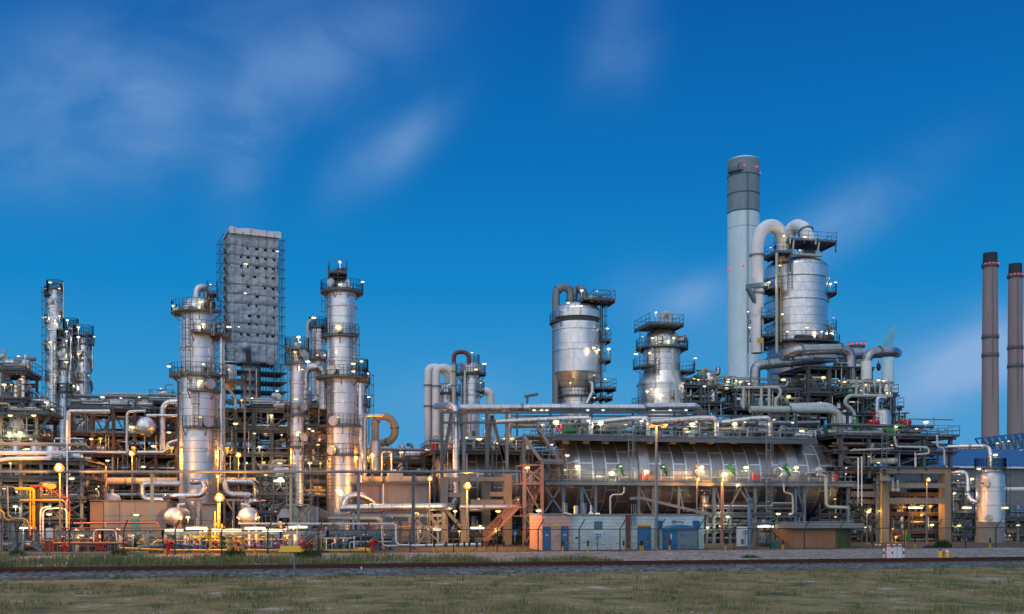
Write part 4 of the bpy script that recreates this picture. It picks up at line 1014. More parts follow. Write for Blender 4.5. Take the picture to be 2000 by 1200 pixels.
for a in range(180, 361, 30): c = v.at(a, 15.5*v.m, 673); mb = MB(); mb.ball(c, .32, .32, .3); mb.build('warning_light', M['beacon_red'], v.root)
# steam plume
mb = MB(); ms = MPP(1734, 289); c_ = P(1728, 700, 289); n_ = 16
mb.lathe([(max(.05, ms*(6+9*(i/n_))*math.sin(math.pi*min(1, .12+.88*i/n_))**.6), ms*72*i/n_) for i in range(n_+1)], (0,0,0), 24)
for v_ in mb.v: h_ = v_.z/(ms*72); v_.x += ms*(4*h_+22*h_*h_); v_.x, v_.y, v_.z = v_.x+c_.x, v_.y+289, v_.z+c_.z-ms*4
m_ = bpy.data.materials.new('steam_mat'); m_.use_nodes = True; N, L = m_.node_tree.nodes, m_.node_tree.links; N.clear()
pv = N.new('ShaderNodeVolumePrincipled'); pv.inputs['Color'].default_value = (.55,.95,1,1); pv.inputs['Density'].default_value = .12  # cyan light of the sky put into the steam colour
nz_ = N.new('ShaderNodeTexNoise'); nz_.inputs['Scale'].default_value = .35; tcx = N.new('ShaderNodeTexCoord'); L.new(tcx.outputs['Object'], nz_.inputs['Vector'])
mr = N.new('ShaderNodeMapRange'); mr.inputs['From Min'].default_value = .35; mr.inputs['From Max'].default_value = .75; mr.inputs['To Min'].default_value = .12; mr.inputs['To Max'].default_value = .9; L.new(nz_.outputs['Fac'], mr.inputs['Value']); L.new(mr.outputs[0], pv.inputs['Density'])
oo = N.new('ShaderNodeOutputMaterial'); L.new(pv.outputs[0], oo.inputs['Volume'])
o = mb.build('steam', m_); o['kind'] = 'stuff'
# ================================================================ structures and pipework
random.seed(21)
# added dark block far behind, stands for the darkness between the pipes
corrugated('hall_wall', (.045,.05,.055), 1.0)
corrugated('hall_wall_grey', (.24,.235,.23), .6); corrugated('roof_blue', (.02,.13,.34), .7, 'X', .5)
root = thing('process_hall', 'long low dark hall far behind the pipework', 'hall', P(900, 1000, 165)); root.location.z = 0
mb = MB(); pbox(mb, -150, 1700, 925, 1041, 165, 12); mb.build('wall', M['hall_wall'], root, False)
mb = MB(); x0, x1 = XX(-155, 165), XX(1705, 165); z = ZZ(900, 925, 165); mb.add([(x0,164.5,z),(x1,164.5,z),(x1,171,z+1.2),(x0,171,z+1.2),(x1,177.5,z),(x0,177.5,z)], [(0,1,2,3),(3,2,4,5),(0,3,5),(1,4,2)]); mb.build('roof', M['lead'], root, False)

# --- far-end process unit
u = frame('process_unit', 'stacked process unit with yellow-lit vessels and broad decks at the edge of the refinery', -70, 72, 112, 120, [900, 852, 808], nx=5, w=.3, brace='XV', seed=2, fill=[6,7,8,22], big=1.3, fillh=2.2,
          lamps=[(18,846,'strong',.7),(40,846,'strong',.7),(30,884,'strong',.7),(46,884,'strong',.7),(14,884,'yellow',1),(66,812,'yellow',1),(20,812,'yellow',1),(8,752,'yellow',1.1),(60,858,'yellow',1),(91,786,'white',1),(102,800,'white',.9)], colmat='concrete')
mb = MB(); mb.box(XX(70,112), XX(103,112), 111, 117, ZZ(85,811,112), ZZ(85,808,112)); p = mb.build('platform', M['grating'], u)
mb = MB(); z = ZZ(85,808,112); mb.railing([(XX(70,112),111,z),(XX(103,112),111,z),(XX(103,112),117,z)], 1.1, 1.2, .055); mb.build('railing', M['steel'], p)
add_bar(u, [(72,850,112),(98,812,112)], .25, 'steel')
u2 = frame('equipment_deck', 'upper equipment decks crowded with pipes, on top of the edge process unit', -70, 44, 113, 119, [776, 720], base=808, nx=4, w=.26, brace='V', seed=4, fill=[14,16,18], big=1.35, fillh=2.0, lamps=[(36,696,'white',1.1),(22,752,'yellow',1),(42,741,'yellow',.9)])
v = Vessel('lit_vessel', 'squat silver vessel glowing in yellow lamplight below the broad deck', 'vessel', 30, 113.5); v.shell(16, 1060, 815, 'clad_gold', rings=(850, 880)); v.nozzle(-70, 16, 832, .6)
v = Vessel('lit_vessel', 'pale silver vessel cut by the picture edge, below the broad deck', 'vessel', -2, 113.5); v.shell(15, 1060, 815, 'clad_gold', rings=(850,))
v = Vessel('upper_vessel', 'white domed vessel between the two upper equipment decks at the edge', 'vessel', 6, 116); v.shell(13, 775, 730, 'clad_plain'); v.dome(13, 730, 722)
for px, h in ((31,748),(45,735)): pipe_run('relief_stack', 'short pale relief stack with %s flanges on the edge unit' % ('low' if px == 31 else 'tall'), [(px,776,112.6),(px,h,112.6)], 2.6, 'white', 'relief stack', flanges=(.3,.6,.9))

# --- brown structure with the ball-ended drum
u = frame('pipe_rack', 'rust-brown pipe rack with a ball-ended silver drum on its upper deck', 138, 345, 117, 126, [925, 886, 845, 797], nx=6, w=.34, mat='rust', brace='XV/A', seed=7, fill=[4,9,12,13,24], big=1.25, fillh=1.5, rail_levels=[2,3],
          lamps=[(261,876,'orange_small',1.1),(178,858,'yellow',.9),(152,872,'yellow',1),(280,912,'yellow',1),(236,778,'white',1),(272,776,'white',1),(314,759,'white',1),(200,776,'dim',1),(258,835,'yellow',1),(330,845,'yellow',.9),(300,872,'yellow',1),(210,900,'yellow',1),(196,858,'orange_small',.9),(335,876,'orange_small',1.2)])
mb = drumlet_mb(P(293,838,118.6), 18*MPP(293,118), 7, 'Y'); mb.build('drum', M['clad_plain'], u)
for z in (.5, 4.5): mb = MB(); c = P(293,858,117.6+z); mb.box(c.x-.9, c.x+.9, c.y-.15, c.y+.15, c.z-.3, c.z+.6); mb.build('saddle', M['steel'], u)
frame('stair_deck', 'small deck with handrails and a hatch on top of the brown pipe rack', 300, 330, 118, 122, [782], base=797, nx=2, w=.2, seed=3, fill=[0,3], big=1.0, fillh=1.2)
pipe_run('overhead_pipe', 'silver pipe elbowing down beside the ball-ended drum', [(352,785,116),(318,786,116),(318,880,116)], 6.2, 'silver', bend=1.1)
pipe_run('overhead_pipe', 'thin silver pipe stepping along under the brown rack toward the broad column', [(286,812,115.5),(350,812,115.5)], 3.2, 'silver')
pipe_run('overhead_pipe', 'slim silver pipe dropping from the brown rack to the lower pipes', [(285,803,114.5),(248,804,114.5),(248,884,114.5)], 2.8, 'silver_bare')
pipe_run('riser_pipe', 'pale riser pipe in front of the slim column group, turning along the brown rack', [(215,804,108),(135,804,108),(133,812,108),(133,1000,108)], 4.6, 'silver_bare', bend=.8)
pipe_run('overhead_pipe', 'silver step-shaped pipe passing below the ball-ended drum', [(268,884,112),(325,884,112),(327,866,112),(350,860,112)], 3.6, 'silver')

# --- frame between the broad column and the thin column
u = frame('pipe_rack', 'dark blue-grey pipe rack between the broad column and the thin column', 424, 566, 115, 126, [925, 885, 838, 798], nx=5, w=.4, mat='steel', brace='/\\V', seed=12, fill=[4,10,13,14,12], big=1.3, fillh=1.6, rail_levels=[1,2],
          lamps=[(472,782,'yellow',1.2),(492,778,'white',1),(541,764,'white',1),(460,828,'yellow',1),(497,847,'yellow',1),(550,850,'white',1),(443,877,'orange_small',1.2),(507,874,'white',1),(546,905,'yellow',1),(530,812,'yellow',1),(515,905,'orange_small',1),(480,905,'yellow',1)])
v = Vessel('white_tank', 'white cylindrical tank with louvred cap on a stand beside the scaffold tower', 'tank', 450, 113); v.shell(12, 746, 714, 'white'); v.shell(11.6, 714, 709, 'lead', 'louvre'); v.dome(12.4, 709, 706, 'white'); v.cone(12, 757, 7, 762, 'beige')
v.shell(12, 757, 746, 'white', 'lower_shell'); v.box_deck(436, 480, 747, -1.8, 1.5); v.lampx(446, 722, 'dim', .9, -1)
for px in (438, 478): v.pipe([(px, 1056, -1.5), (px, 747, -1.5)], 2.2, 'bluegrey', 'leg')
v.pipe([(447, 760, -1), (460, 778, -1), (460, 800, -1)], 3, 'silver', 'outlet_pipe', .5)
for px in (488, 501): pipe_run('vent_pipe', 'slim pale vent pipe standing before the scaffold base, %s' % ('nearer the white tank' if px == 488 else 'nearer the thin column'), [(px,790,114),(px,720,114)], 1.5, 'sage', 'vent pipe', flanges=(.5,))
v = Vessel('dark_drum', 'grey drum seen end-on in the dark rack beside the thin column', 'drum', 522, 118); v.root.location.z = 0
mb = drumlet_mb(P(522,846,118), 12*MPP(522,118), 4, 'Y'); mb.build('drum_shell', M['clad_plain'], v.root)
mb = drumlet_mb(P(521,788,119), 11*MPP(522,118), 5, 'X'); mb.build('upper_drum', M['clad_dull'], v.root)
pipe_run('overhead_pipe', 'long silver pipe running into the thin column at the dark rack', [(535,794,112),(590,790,112),(640,776,112)], 5.5, 'silver_dark', bend=.5)
frame('pipe_rack', 'narrow dark steel frame between the thin column and the tall slim column', 588, 640, 110, 118, [925, 900, 868, 830, 795], nx=2, w=.42, mat='darksteel', brace='/\\', seed=15, fill=[4,5,6,6,8], big=1.2, fillh=1.4, rail_levels=[],
      lamps=[(621,869,'yellow',1),(604,838,'white',1),(626,905,'yellow',1),(611,842,'white',.8),(605,905,'yellow',1)])

# --- low rack on the far side of the tall slim column
u = frame('pipe_rack', 'low steel rack with a railed roof deck beyond the curled beige pipe', 690, 862, 117, 127, [925, 896], nx=6, w=.3, brace='X/', seed=18, fill=[5,12,16], big=1.15, fillh=1.2, lamps=[(727,892,'orange',.8),(742,873,'yellow',1),(784,884,'yellow',.9),(700,880,'orange_small',.9),(770,920,'yellow',1),(835,879,'yellow',1.1)])
pipe_run('curled_pipe', 'fat beige pipe curled into a ring-like loop above the low rack', [(733,880,113),(733,822,113),(742,813,113),(757,814,113.4),(770,826,113.8),(772,846,114),(764,862,114.4),(748,866,114.8),(738,868,115)], 7.5, 'beige', bend=1.2, flanges=(1.2,4.5,6.5))
mb = MB(); c = P(733,868,113); pipe_run('pipe_sleeve', 'wide pale insulated base sleeve under the curled beige pipe', [(733,925,113),(733,862,113)], 11, 'clad_plain')
pipe_run('overhead_pipe', 'silver pipe elbowing over beside the curled beige pipe', [(750,812,111),(716,812,111),(712,820,111),(712,940,111)], 3.6, 'silver', bend=.7)
for px in (746, 765): pipe_run('riser_pipe', 'short silver hairpin riser lit orange, %s' % ('nearer the star-bright lamp' if px == 746 else 'farther from the star-bright lamp'), [(px,940,110),(px,884,110),(px+(8 if px == 746 else -8),883,110)], 2.3, 'silver', bend=.5)

# --- long low racks right behind, closing the gaps
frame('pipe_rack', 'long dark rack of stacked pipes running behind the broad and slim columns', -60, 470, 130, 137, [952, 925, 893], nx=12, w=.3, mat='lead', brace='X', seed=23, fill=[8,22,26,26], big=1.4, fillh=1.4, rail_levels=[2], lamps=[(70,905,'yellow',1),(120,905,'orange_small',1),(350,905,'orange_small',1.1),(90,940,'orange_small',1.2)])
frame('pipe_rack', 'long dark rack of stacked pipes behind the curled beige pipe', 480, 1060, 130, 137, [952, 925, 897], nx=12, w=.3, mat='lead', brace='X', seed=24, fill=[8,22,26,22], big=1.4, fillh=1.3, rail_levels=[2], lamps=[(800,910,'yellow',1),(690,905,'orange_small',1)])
for (a, b, y, r, mt, lab, Y) in [(128,362,941,8,'beige','thick beige main behind the grey hut, near the broad column',110),(414,640,941,8,'beige','thick beige main between the broad column and the tall slim column',110.5),(690,850,938,8,'beige','thick beige main ending behind the mauve building',111),
        (130,660,968,5,'silver_dark','dull silver main low behind the hut and drums',112),(120,560,985,3.5,'galv','thin grey main low behind the hut',112.5)]:
    pipe_run('main_pipe', lab, [(a,y,Y),(b,y,Y)], r, mt, flanges=(.25,.5,.75))
pipe_run('main_pipe', 'beige elbow pipe turning down behind the grey hut roof', [(118,917,107),(195,908,107),(203,914,107),(203,985,107)], 6, 'beige', bend=.9)
pipe_run('main_pipe', 'beige pipe sloping down onto the grey hut roof', [(135,963,106),(178,962,106),(202,990,106)], 6, 'beige', bend=1.2)
# low equipment right in the dark under the mains
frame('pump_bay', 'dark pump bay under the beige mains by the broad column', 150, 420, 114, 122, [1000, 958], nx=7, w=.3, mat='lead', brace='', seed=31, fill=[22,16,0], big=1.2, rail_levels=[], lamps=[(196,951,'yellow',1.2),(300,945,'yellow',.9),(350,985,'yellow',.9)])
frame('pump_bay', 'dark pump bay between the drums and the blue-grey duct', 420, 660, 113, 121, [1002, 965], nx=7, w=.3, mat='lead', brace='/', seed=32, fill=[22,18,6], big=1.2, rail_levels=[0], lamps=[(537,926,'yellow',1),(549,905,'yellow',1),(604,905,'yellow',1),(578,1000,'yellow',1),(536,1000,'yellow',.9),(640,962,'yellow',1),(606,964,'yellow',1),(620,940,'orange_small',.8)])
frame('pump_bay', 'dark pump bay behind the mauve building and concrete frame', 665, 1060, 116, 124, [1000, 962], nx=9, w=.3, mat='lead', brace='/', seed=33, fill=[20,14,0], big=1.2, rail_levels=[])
frame('access_tower', 'small cage-like ladder tower in front of the thin column', 508, 560, 100, 103.5, [1000, 965, 930], nx=3, w=.16, brace='X', seed=35, fill=[3,3,4,3], big=.8, fillh=1.1, lamps=[(519,928,'yellow',.9),(548,935,'yellow',.9),(545,940,'tube',.7)])

# --- near left frame with yellow pipes
u = frame('pipe_rack', 'orange-lit steel rack with yellow and white pipes at the near edge of the refinery', -40, 160, 96, 105, [1012, 972, 932, 897], nx=6, w=.26, brace='X/V', seed=41, fill=[10,12,12,10,10], big=1.0, fillh=1.0, rail_levels=[1,2],
          lamps=[(52,955,'yellow',1),(100,950,'orange_small',2.2),(90,948,'orange_small',1.6),(20,905,'yellow',1),(8,955,'yellow',1),(96,1005,'yellow',1),(55,1032,'tube',1),(140,935,'yellow',.9),(30,990,'yellow',1)], colmat='galv')
Yp = 93
for pts, r, mt, lab in [
    ([(-20,885,95),(131,885,95)], 4.2, 'white', 'fat white pipe along the top of the near-edge rack'),
    ([(131,883,95.2),(246,884,95.2)], 3, 'silver_bare', 'silver pipe continuing the fat white one past the tall white pole'),
    ([(-20,901,94),(20,896,94),(100,895,94)], 3.6, 'white', 'bent white pipe below the fat white pipe'),
    ([(30,955,Yp),(62,955,Yp),(66,960,Yp),(66,1056,Yp)], 3.4, 'yellow', 'bold yellow pipe elbowing down through the near-edge rack'),
    ([(59,957,92.6),(59,1045,92.6)], 1.3, 'yellow', 'thin yellow pipe beside the bold yellow one'),
    ([(40,977,92.4),(128,977,92.4),(129,995,92.4)], 1.2, 'yellow', 'thin yellow pipe running level under the near-edge rack'),
    ([(135,1000,92.2),(135,1035,92.2)], 1.2, 'yellow', 'short thin yellow riser beside the tall white pole'),
    ([(-10,997,92.5),(8,998,92.5),(8,1016,92.5),(48,1017,92.5),(50,1030,92.5)], 1.8, 'yellow', 'yellow pipe stepping down at the picture edge'),
    ([(14,952,92.3),(16,1012,92.3),(54,1015,92.3),(57,1040,92.3)], 2.0, 'galv', 'grey pipe dropping and turning under the near-edge rack'),
    ([(79,1058,91.5),(79,992,91.5),(100,990,91.5)], 1.6, 'white', 'outer white hairpin pipe under the near-edge rack'),
    ([(84,1058,91.2),(84,995,91.2),(118,993,91.2),(130,996,91.2),(130,1030,91.2)], 1.5, 'white', 'inner white hairpin pipe under the near-edge rack'),
    ([(74,1060,92.8),(74,955,92.8)], 3.4, 'black', 'thick black stand pipe next to the bold yellow pipe'),
    ([(60,950,92.9),(83,950,92.9),(136,976,92.9),(136,1015,92.9)], 1.4, 'red', 'red pipe crossing behind the tall white pole')]:
    pipe_run('process_pipe', lab, pts, r, mt, bend=.45)
for px in (105, 112, 122):
    v = Vessel('upright_tank', 'pale blue upright tank under the near-edge rack, %s' % {105:'nearest the white hairpin pipes',112:'middle of three',122:'nearest the grey hut'}[px], 'tank', px, 97); v.shell(5, 1066, 1003, 'bluegrey' if px != 112 else 'white', n=20); v.dome(5, 1003, 999, 'white')
root = thing('tall_pole', 'tall thin white pole rising through the orange glare beside the near-edge rack', 'pole', P(131,1064,93)); mb = MB(); mb.rod(P(131,1066,93), P(131,822,93), .07, 8); mb.build('mast', M['white'], root); mb = MB(); mb.rod(P(131,1066,93), P(131,1060,93), .2, 8); mb.build('foot', M['galv'], root)

# --- long thin pipe on blue posts
root = pipe_run('long_pipe', 'very long thin pale pipe carried level across the whole near side on blue-grey posts', [(-30,922,92),(1018,921.5,92)], 3.0, 'galv', flanges=(.12,.3,.5,.7,.9))
for i, px in enumerate((297, 568, 700, 807)):
    Yc = 92.6; a = P(px, 1066, Yc); a.z = 0; b = P(px, 925, Yc)
    r_ = thing('pipe_post', ['blue-grey post of the long thin pipe in front of the grey hut', 'blue-grey post of the long thin pipe beside the blue-grey duct', 'blue-grey post of the long thin pipe before the mauve building edge', 'dark blue-grey post of the long thin pipe before the mauve building wall'][i], 'post', a, 'posts under the long thin pipe')
    mb = MB(); mb.bar(a, b, .26, .26); mb.build('post', M['bluegrey' if i < 3 else 'steel'], r_); mb = MB(); mb.box(a.x-.25, a.x+.25, a.y-.25, a.y+.25, 0, .08); mb.build('base_plate', M['steel'], r_); mb = MB(); mb.box(b.x-.35, b.x+.35, b.y-.12, b.y+.12, b.z-.12, b.z); mb.build('cross_head', M['steel'], r_)

# --- silver loop pipes round the broad column's foot, and the two end-on drums
for pts, r, lab in [
    ([(352,945,101.5),(284,945,101),(277,950,101),(277,975,101),(322,977,101),(332,984,100.6),(333,1004,100.2)], 5.8, 'fat silver pipe looping down behind the grey hut corner'),
    ([(376,942,101),(397,941,99.5),(401,955,99.5),(393,968,99.5),(335,969,99.5),(322,972,100.4)], 5.8, 'fat silver pipe curling round the foot of the broad column'),
    ([(437,941,101),(493,941,101),(500,948,101),(500,976,101)], 5.6, 'fat silver pipe arching over from the orange lamp'),
    ([(437,934,99.6),(441,958,99.6),(450,967,99.6),(488,967,99.8)], 5.8, 'fat silver pipe bending out under the arching one'),
    ([(478,996,99.4),(484,979,99.4),(516,978,100.4)], 5.8, 'short fat silver pipe above the end-on drum by the lamp')]:
    pipe_run('loop_pipe', lab, pts, r, 'silver', bend=1.1)
for px, r, lab in ((347, 17, 'polished end-on drum with a ball-like face beside the grey hut'), (487, 18, 'polished end-on drum with a ball-like face under the silver loop pipes')):
    c = P(px, 1009, 98); root = thing('end_on_drum', lab, 'drum', (c.x, c.y, 0), 'end-on polished drums')
    drumlet_mb(c, r*MPP(px, 98), 7.5, 'Y').build('drum_shell', M['clad_plain'], root)
    for dy in (-2, 2.2): mb = MB(); mb.box(c.x-.6, c.x+.6, c.y+dy-.2, c.y+dy+.2, 0, c.z-r*MPP(px, 98)*.75); mb.build('saddle', M['concrete_grey'], root)
    f = MB(); f.rod((c.x, c.y-3.85, c.z), (c.x, c.y-4.0, c.z), .12, 10); f.build('cap', M['galv'], root)
    f = MB(); f.pipe([P(px, 994, 96), P(px, 986, 96), P(px+(15 if px < 400 else -16), 985, 96)], .12, .3, 8); f.build('pipe', M['silver_bare'], root)
    for dx in (-20, 18): lamp(root, P(px+dx+(2 if px < 400 else 0), 1011, 94.5), 'yellow', .9, .5)
for px0, px1, lab in ((372, 398, 'pale steel trestle carrying the curling silver pipe'), (446, 478, 'pale steel trestle beside the brightest orange lamp')):
    root = thing('trestle', lab, 'trestle', P((px0+px1)/2, 1060, 98.5)); root.location.z = 0
    for a in (px0+10, px1-6): mb = MB(); q = P(a, 976, 98.5); mb.bar((q.x, q.y, 0), q, .2); mb.build('leg', M['concrete_grey'], root)
    add_bar(root, [(px0-6,977,98.5),(px1+8,977,98.5)], .22, 'concrete_grey', 'beam'); add_bar(root, [(px0-4,978,98.5),(px0+10,1000,98.5)], .16, 'concrete_grey'); add_bar(root, [(px1+6,978,98.5),(px1-6,1000,98.5)], .16, 'concrete_grey')

# --- grey hut with the blue door
paint('panel_grey', (.16,.20,.24), .55, .1, .08); paint('panel_mauve', (.25,.20,.20), .6, 0, .12)
root = thing('control_hut', 'grey panelled hut with a blue-green door and a lamp above it', 'hut', P(252,1060,95)); root.location.z = 0
mb = MB(); Yb = 95
for i in range(4):
    for j in range(3):
        a, b = 203+i*30.5, 203+(i+1)*30.5; z0_, z1_ = ZZ(252, 1066-j*29, Yb), ZZ(252, 1066-(j+1)*29, Yb)
        mb.box(XX(a, Yb)+.015, XX(b, Yb)-.015, Yb, Yb+.1, max(0, z0_+.015), z1_-.015)
mb.box(XX(203,Yb), XX(325,Yb), Yb+.06, Yb+7, 0, ZZ(252,979,Yb)); mb.build('wall', M['panel_grey'], root, False)
mb = MB(); mb.box(XX(202,Yb)-.05, XX(326,Yb)+.05, Yb-.1, Yb+7.1, ZZ(252,980,Yb), ZZ(252,977,Yb)); mb.build('roof', M['steel'], root, False)
mb = MB(); pbox(mb, 257, 271, 1013, 1066, Yb-.05, .06); mb.build('door', M['teal'], root, False); lamp(root, P(266,1006,Yb-.2), 'yellow', 1.1, 0)
root = thing('side_annex', 'mauve-grey annex lit orange beside the panelled grey hut', 'annex', P(187,1060,97)); root.location.z = 0
mb = MB(); pbox(mb, 176, 202, 979, 1062, 96.4, 5); mb.build('wall', M['panel_mauve'], root, False); mb = MB(); pbox(mb, 174, 203, 976.5, 979, 96.2, 5.3); mb.build('roof', M['steel'], root, False)
root = thing('domed_tank', 'pale domed tank top showing above the panelled grey hut', 'tank', P(219,1000,104)); root.location.z = 0
mb = MB(); c = P(219, 978, 104); mb.lathe([(17*MPP(219,104), 0), (17*MPP(219,104), c.z-.1)], (c.x, 104, 0), 32); mb.build('shell', M['clad_plain'], root); mb = MB(); mb.ball(c, 17*MPP(219,104), 17*MPP(219,104), .7, 24, 8); mb.rod(c, c+Vector((0,0,1.1)), .15, 8); mb.build('lid', M['white'], root)

# --- blue-grey duct box
root = thing('duct_box', 'blue-grey boxy duct with sloping hood and cross-braced frame', 'duct', P(585,1060,97)); root.location.z = 0
mb = MB(); pbox(mb, 572, 622, 990, 1027, 97, 4); mb.build('housing', M['bluegrey'], root, False)
mb = MB(); a, b, c, d = P(543,1012,96.5), P(572,995,96.5), P(572,1012,96.5), P(543,1012,96.5)
mb.add([P(541,1012,96.4),P(571,1011,96.4),P(571,994,97.4),P(550,994,97.4),P(541,1012,99),P(571,1011,99)], [(0,1,2,3),(0,3,4),(1,5,2),(2,5,4,3),(0,4,5,1)]); mb.build('hood', M['bluegrey'], root, False)
mb = MB(); mb.rod(P(622,1010,98.5), P(640,1012,98.5), .85, 20, .55); mb.build('spout', M['steel'], root)
for a in (543, 575, 603): add_bar(root, [(a,1062,96.4),(a,1006 if a == 543 else 988,96.4)], .14, 'teal' if a == 575 else 'bluegrey', 'leg')
add_bar(root, [(576,990,96.3),(602,1026,96.3)], .1, 'bluegrey'); add_bar(root, [(576,1026,96.2),(602,990,96.2)], .1, 'bluegrey')
mb = MB(); z = ZZ(590,988,97); mb.box(XX(560,97), XX(606,97), 96.6, 100, z-.08, z); d_ = mb.build('deck', M['grating'], root); mb = MB(); mb.railing([(XX(560,97),96.6,z),(XX(606,97),96.6,z),(XX(606,97),100,z)], 1.1, 1, .05); mb.build('railing', M['bluegrey'], d_)

# --- mauve building
root = thing('mauve_building', 'flat-roofed building, mauve at one end and grey at the other, behind the long silver pipe', 'building', P(770,1060,104)); root.location.z = 0
corrugated('mauve_wall', (.24,.19,.19), .9, 'X', .7, 0); corrugated('grey_wall', (.23,.225,.23), .9, 'X', .7, 0)
mb = MB(); pbox(mb, 704, 748.5, 948, 1060, 104, 8); mb.build('wall', M['mauve_wall'], root, False); mb = MB(); pbox(mb, 749.5, 838, 946, 1060, 103.9, 8); mb.build('wall', M['grey_wall'], root, False)
mb = MB(); pbox(mb, 702, 749, 943, 948, 103.7, 8.6); pbox(mb, 749.2, 840, 941, 946, 103.5, 8.8); mb.build('roof', M['steel'], root, False)
mb = MB(); pbox(mb, 761, 787, 922, 940.5, 104.5, 3); mb.build('roof_box', M['beige'], root, False)
mb = MB(); mb.rod(P(748.5,946,103.6), P(748.5,985,103.6), .07, 8); mb.build('drainpipe', M['white'], root)
# --- silver pipes that come down from the pipe bridge
pipe_run('down_pipe', 'big silver pipe dropping from the pipe bridge and running level past the mauve building', [(852,794,113),(878,792,107),(890,797,106.5),(891,976,106.5),(884,990,103),(870,990,100.8),(664,993,100.8)], 6.7, 'silver', flanges=(3.2,5.3,5.7), bend=1.0)
pipe_run('arched_pipe', 'silver pipe arching up out of the level pipe before the mauve building', [(672,990,101.6),(674,978,101.6),(686,967,101.6),(705,968,102),(724,978,102.4),(738,992,102.8)], 6.5, 'silver', bend=1.6)
pipe_run('level_pipe', 'silver pipe running level in front of the concrete frame toward the stair tower', [(898,991,101),(1014,991,101)], 5.5, 'silver_bare', bend=.6, flanges=(.4,))
root = frame('pipe_trestle', 'blue-grey braced trestle under the level silver pipe by the mauve building', 630, 866, 98.5, 102.5, [1001], nx=5, w=.24, mat='bluegrey', brace='X\\', seed=52, fill=[8,0], deck=False, overhang=.2)
pipe_run('underslung_pipe', 'dull grey-green pipe slung under the blue-grey trestle', [(632,1012,101),(735,1012,101),(745,1020,101)], 5, 'sage')

# --- pipe bridge
br = thing('pipe_bridge', 'tall blue-grey steel pipe bridge with sloping legs carrying the long silver pipes', 'pipe bridge', P(930,1060,106)); br.location.z = 0
for px, yt, yb in ((863,806,935),(906,798,940),(951,800,940),(990,800,930)): add_bar(br, [(px,yt,105.6),(px,yb,105.6)], .32, 'galv' if px in (906,990) else 'steel', 'leg', .32)
for a, b in (((882,806),(866,900)),((960,812),(948,935)),((961,812),(985,900)),((905,870),(897,800)),((985,905),(978,870))): add_bar(br, [(a[0],a[1],105.7),(b[0],b[1],105.7)], .3, 'steel', 'brace')
for y, a, b, w in ((806,862,1380,.26),(826,866,1050,.22),(813,1000,1595,.18)): add_bar(br, [(a,y,105.4),(b,y,105.4)], .22, 'steel', 'beam', w); add_bar(br, [(a,y,109.4),(b,y,109.4)], .22, 'steel', 'beam', w)
for px in (1010,1075,1155,1236,1317,1395,1478,1555): add_bar(br, [(px,803,105.5),(px,853,105.5)], .2, 'steel', 'leg', .2); add_bar(br, [(px,803,109.4),(px,853,109.4)], .2, 'steel', 'leg', .2)
add_bar(br, [(866,806,105.6),(880,800,105.6)], .2, 'steel', 'brace')
for px in (1043,1058,1068,1148,1178,1276,1309,1340): lamp(br, P(px, 801.5, 105.0), 'dim', .8, 0)
pipe_run('bridge_pipe', 'longest upper silver pipe lying along the top of the pipe bridge', [(897,797,107),(1030,797,107),(1032,796,107),(1258,797,107),(1262,795,107),(1358,794,107),(1366,803,108),(1366,818,109.5)], 7.4, 'silver', flanges=(.92,3.6), bend=.5)
mb = MB(); q = P(1030,788,107); sp_ = thing('crane_arm', 'small grey lifting davit on the upper bridge pipe', 'davit', q); mb.bar(q, q+Vector((0,0,.7)), .2); mb.build('post', M['steel'], sp_); mb = MB(); mb.bar(q+Vector((-.3,0,.7)), q+Vector((1.2,0,1.0)), .14, .3); mb.build('jib', M['steel'], sp_)
for i, (a, b) in enumerate(((968,1150),(1152,1262),(1268,1395),(1408,1500))):
    pipe_run('bridge_pipe', ['lower bridge pipe with an elbow down, nearest the sloping legs', 'lower bridge pipe with an elbow down, second from the sloping legs', 'lower bridge pipe with an elbow down, above the long drum section', 'lower bridge pipe with an elbow down, nearest the sage header'][i],
             [(a,824+(2 if i % 2 else 0),105.3+.0),(b-30,817+(i%2),104.6),(b,817,104.2),(b+4,822,104.2),(b+4,852,104.2)], 5.0, 'silver', 'pipe', 'lower pipes of the bridge', .5, (2.9,))
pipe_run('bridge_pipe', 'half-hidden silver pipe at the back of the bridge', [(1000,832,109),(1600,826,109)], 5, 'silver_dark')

# --- deck above the drums
dk = thing('drum_deck', 'long railed equipment deck running above the great horizontal drum', 'deck', P(1330,853,104)); z = ZZ(1330,854,104); dk.location = (P(1330,853,104).x, 104, z)
x0, x1 = XX(1078,104), XX(1594,104)
mb = MB(); mb.box(x0, x1, 103.8, 114, z-.14, z); d_ = mb.build('deck_plate', M['grating'], dk); mb = MB(); mb.railing([(x0,103.8,z),(x1,103.8,z),(x1,114,z),(x0,114,z)], 1.15, 1.3, .06, True); mb.build('railing', M['galv'], d_)
for y in (103.7, 108, 114): mb = MB(); mb.bar((x0,y,z-.36), (x1,y,z-.36), .2, .42); mb.build('edge_beam', M['steel'], dk)
clutter(dk, x0, x1, 104.4, 107, z, 44, 61, 1.5, PM, 'pprvvuc', 1.1); clutter(dk, x0, x1, 108, 113, z, 36, 62, 2.2, PM, 'pprvsu', 1.2)
for px, y, k in ((1086,825,'strong'),(1173,826,'strong'),(1253,823,'white'),(1352,829,'strong'),(1360,824,'white'),(1435,829,'strong'),(1455,825,'white'),(1548,826,'white'),(1566,842,'yellow'),(1150,822,'dim'),(1222,830,'yellow'),(1300,830,'yellow')): lamp(dk, P(px, y, 104.0), k, 1.15, 1.2)
for px in (1089, 1097): mb = MB(); c = P(px, 837, 103.7); mb.rod(c-Vector((0,0,.35)), c+Vector((0,0,.35)), .12, 8); mb.build('fire_extinguisher', M['red'], dk)
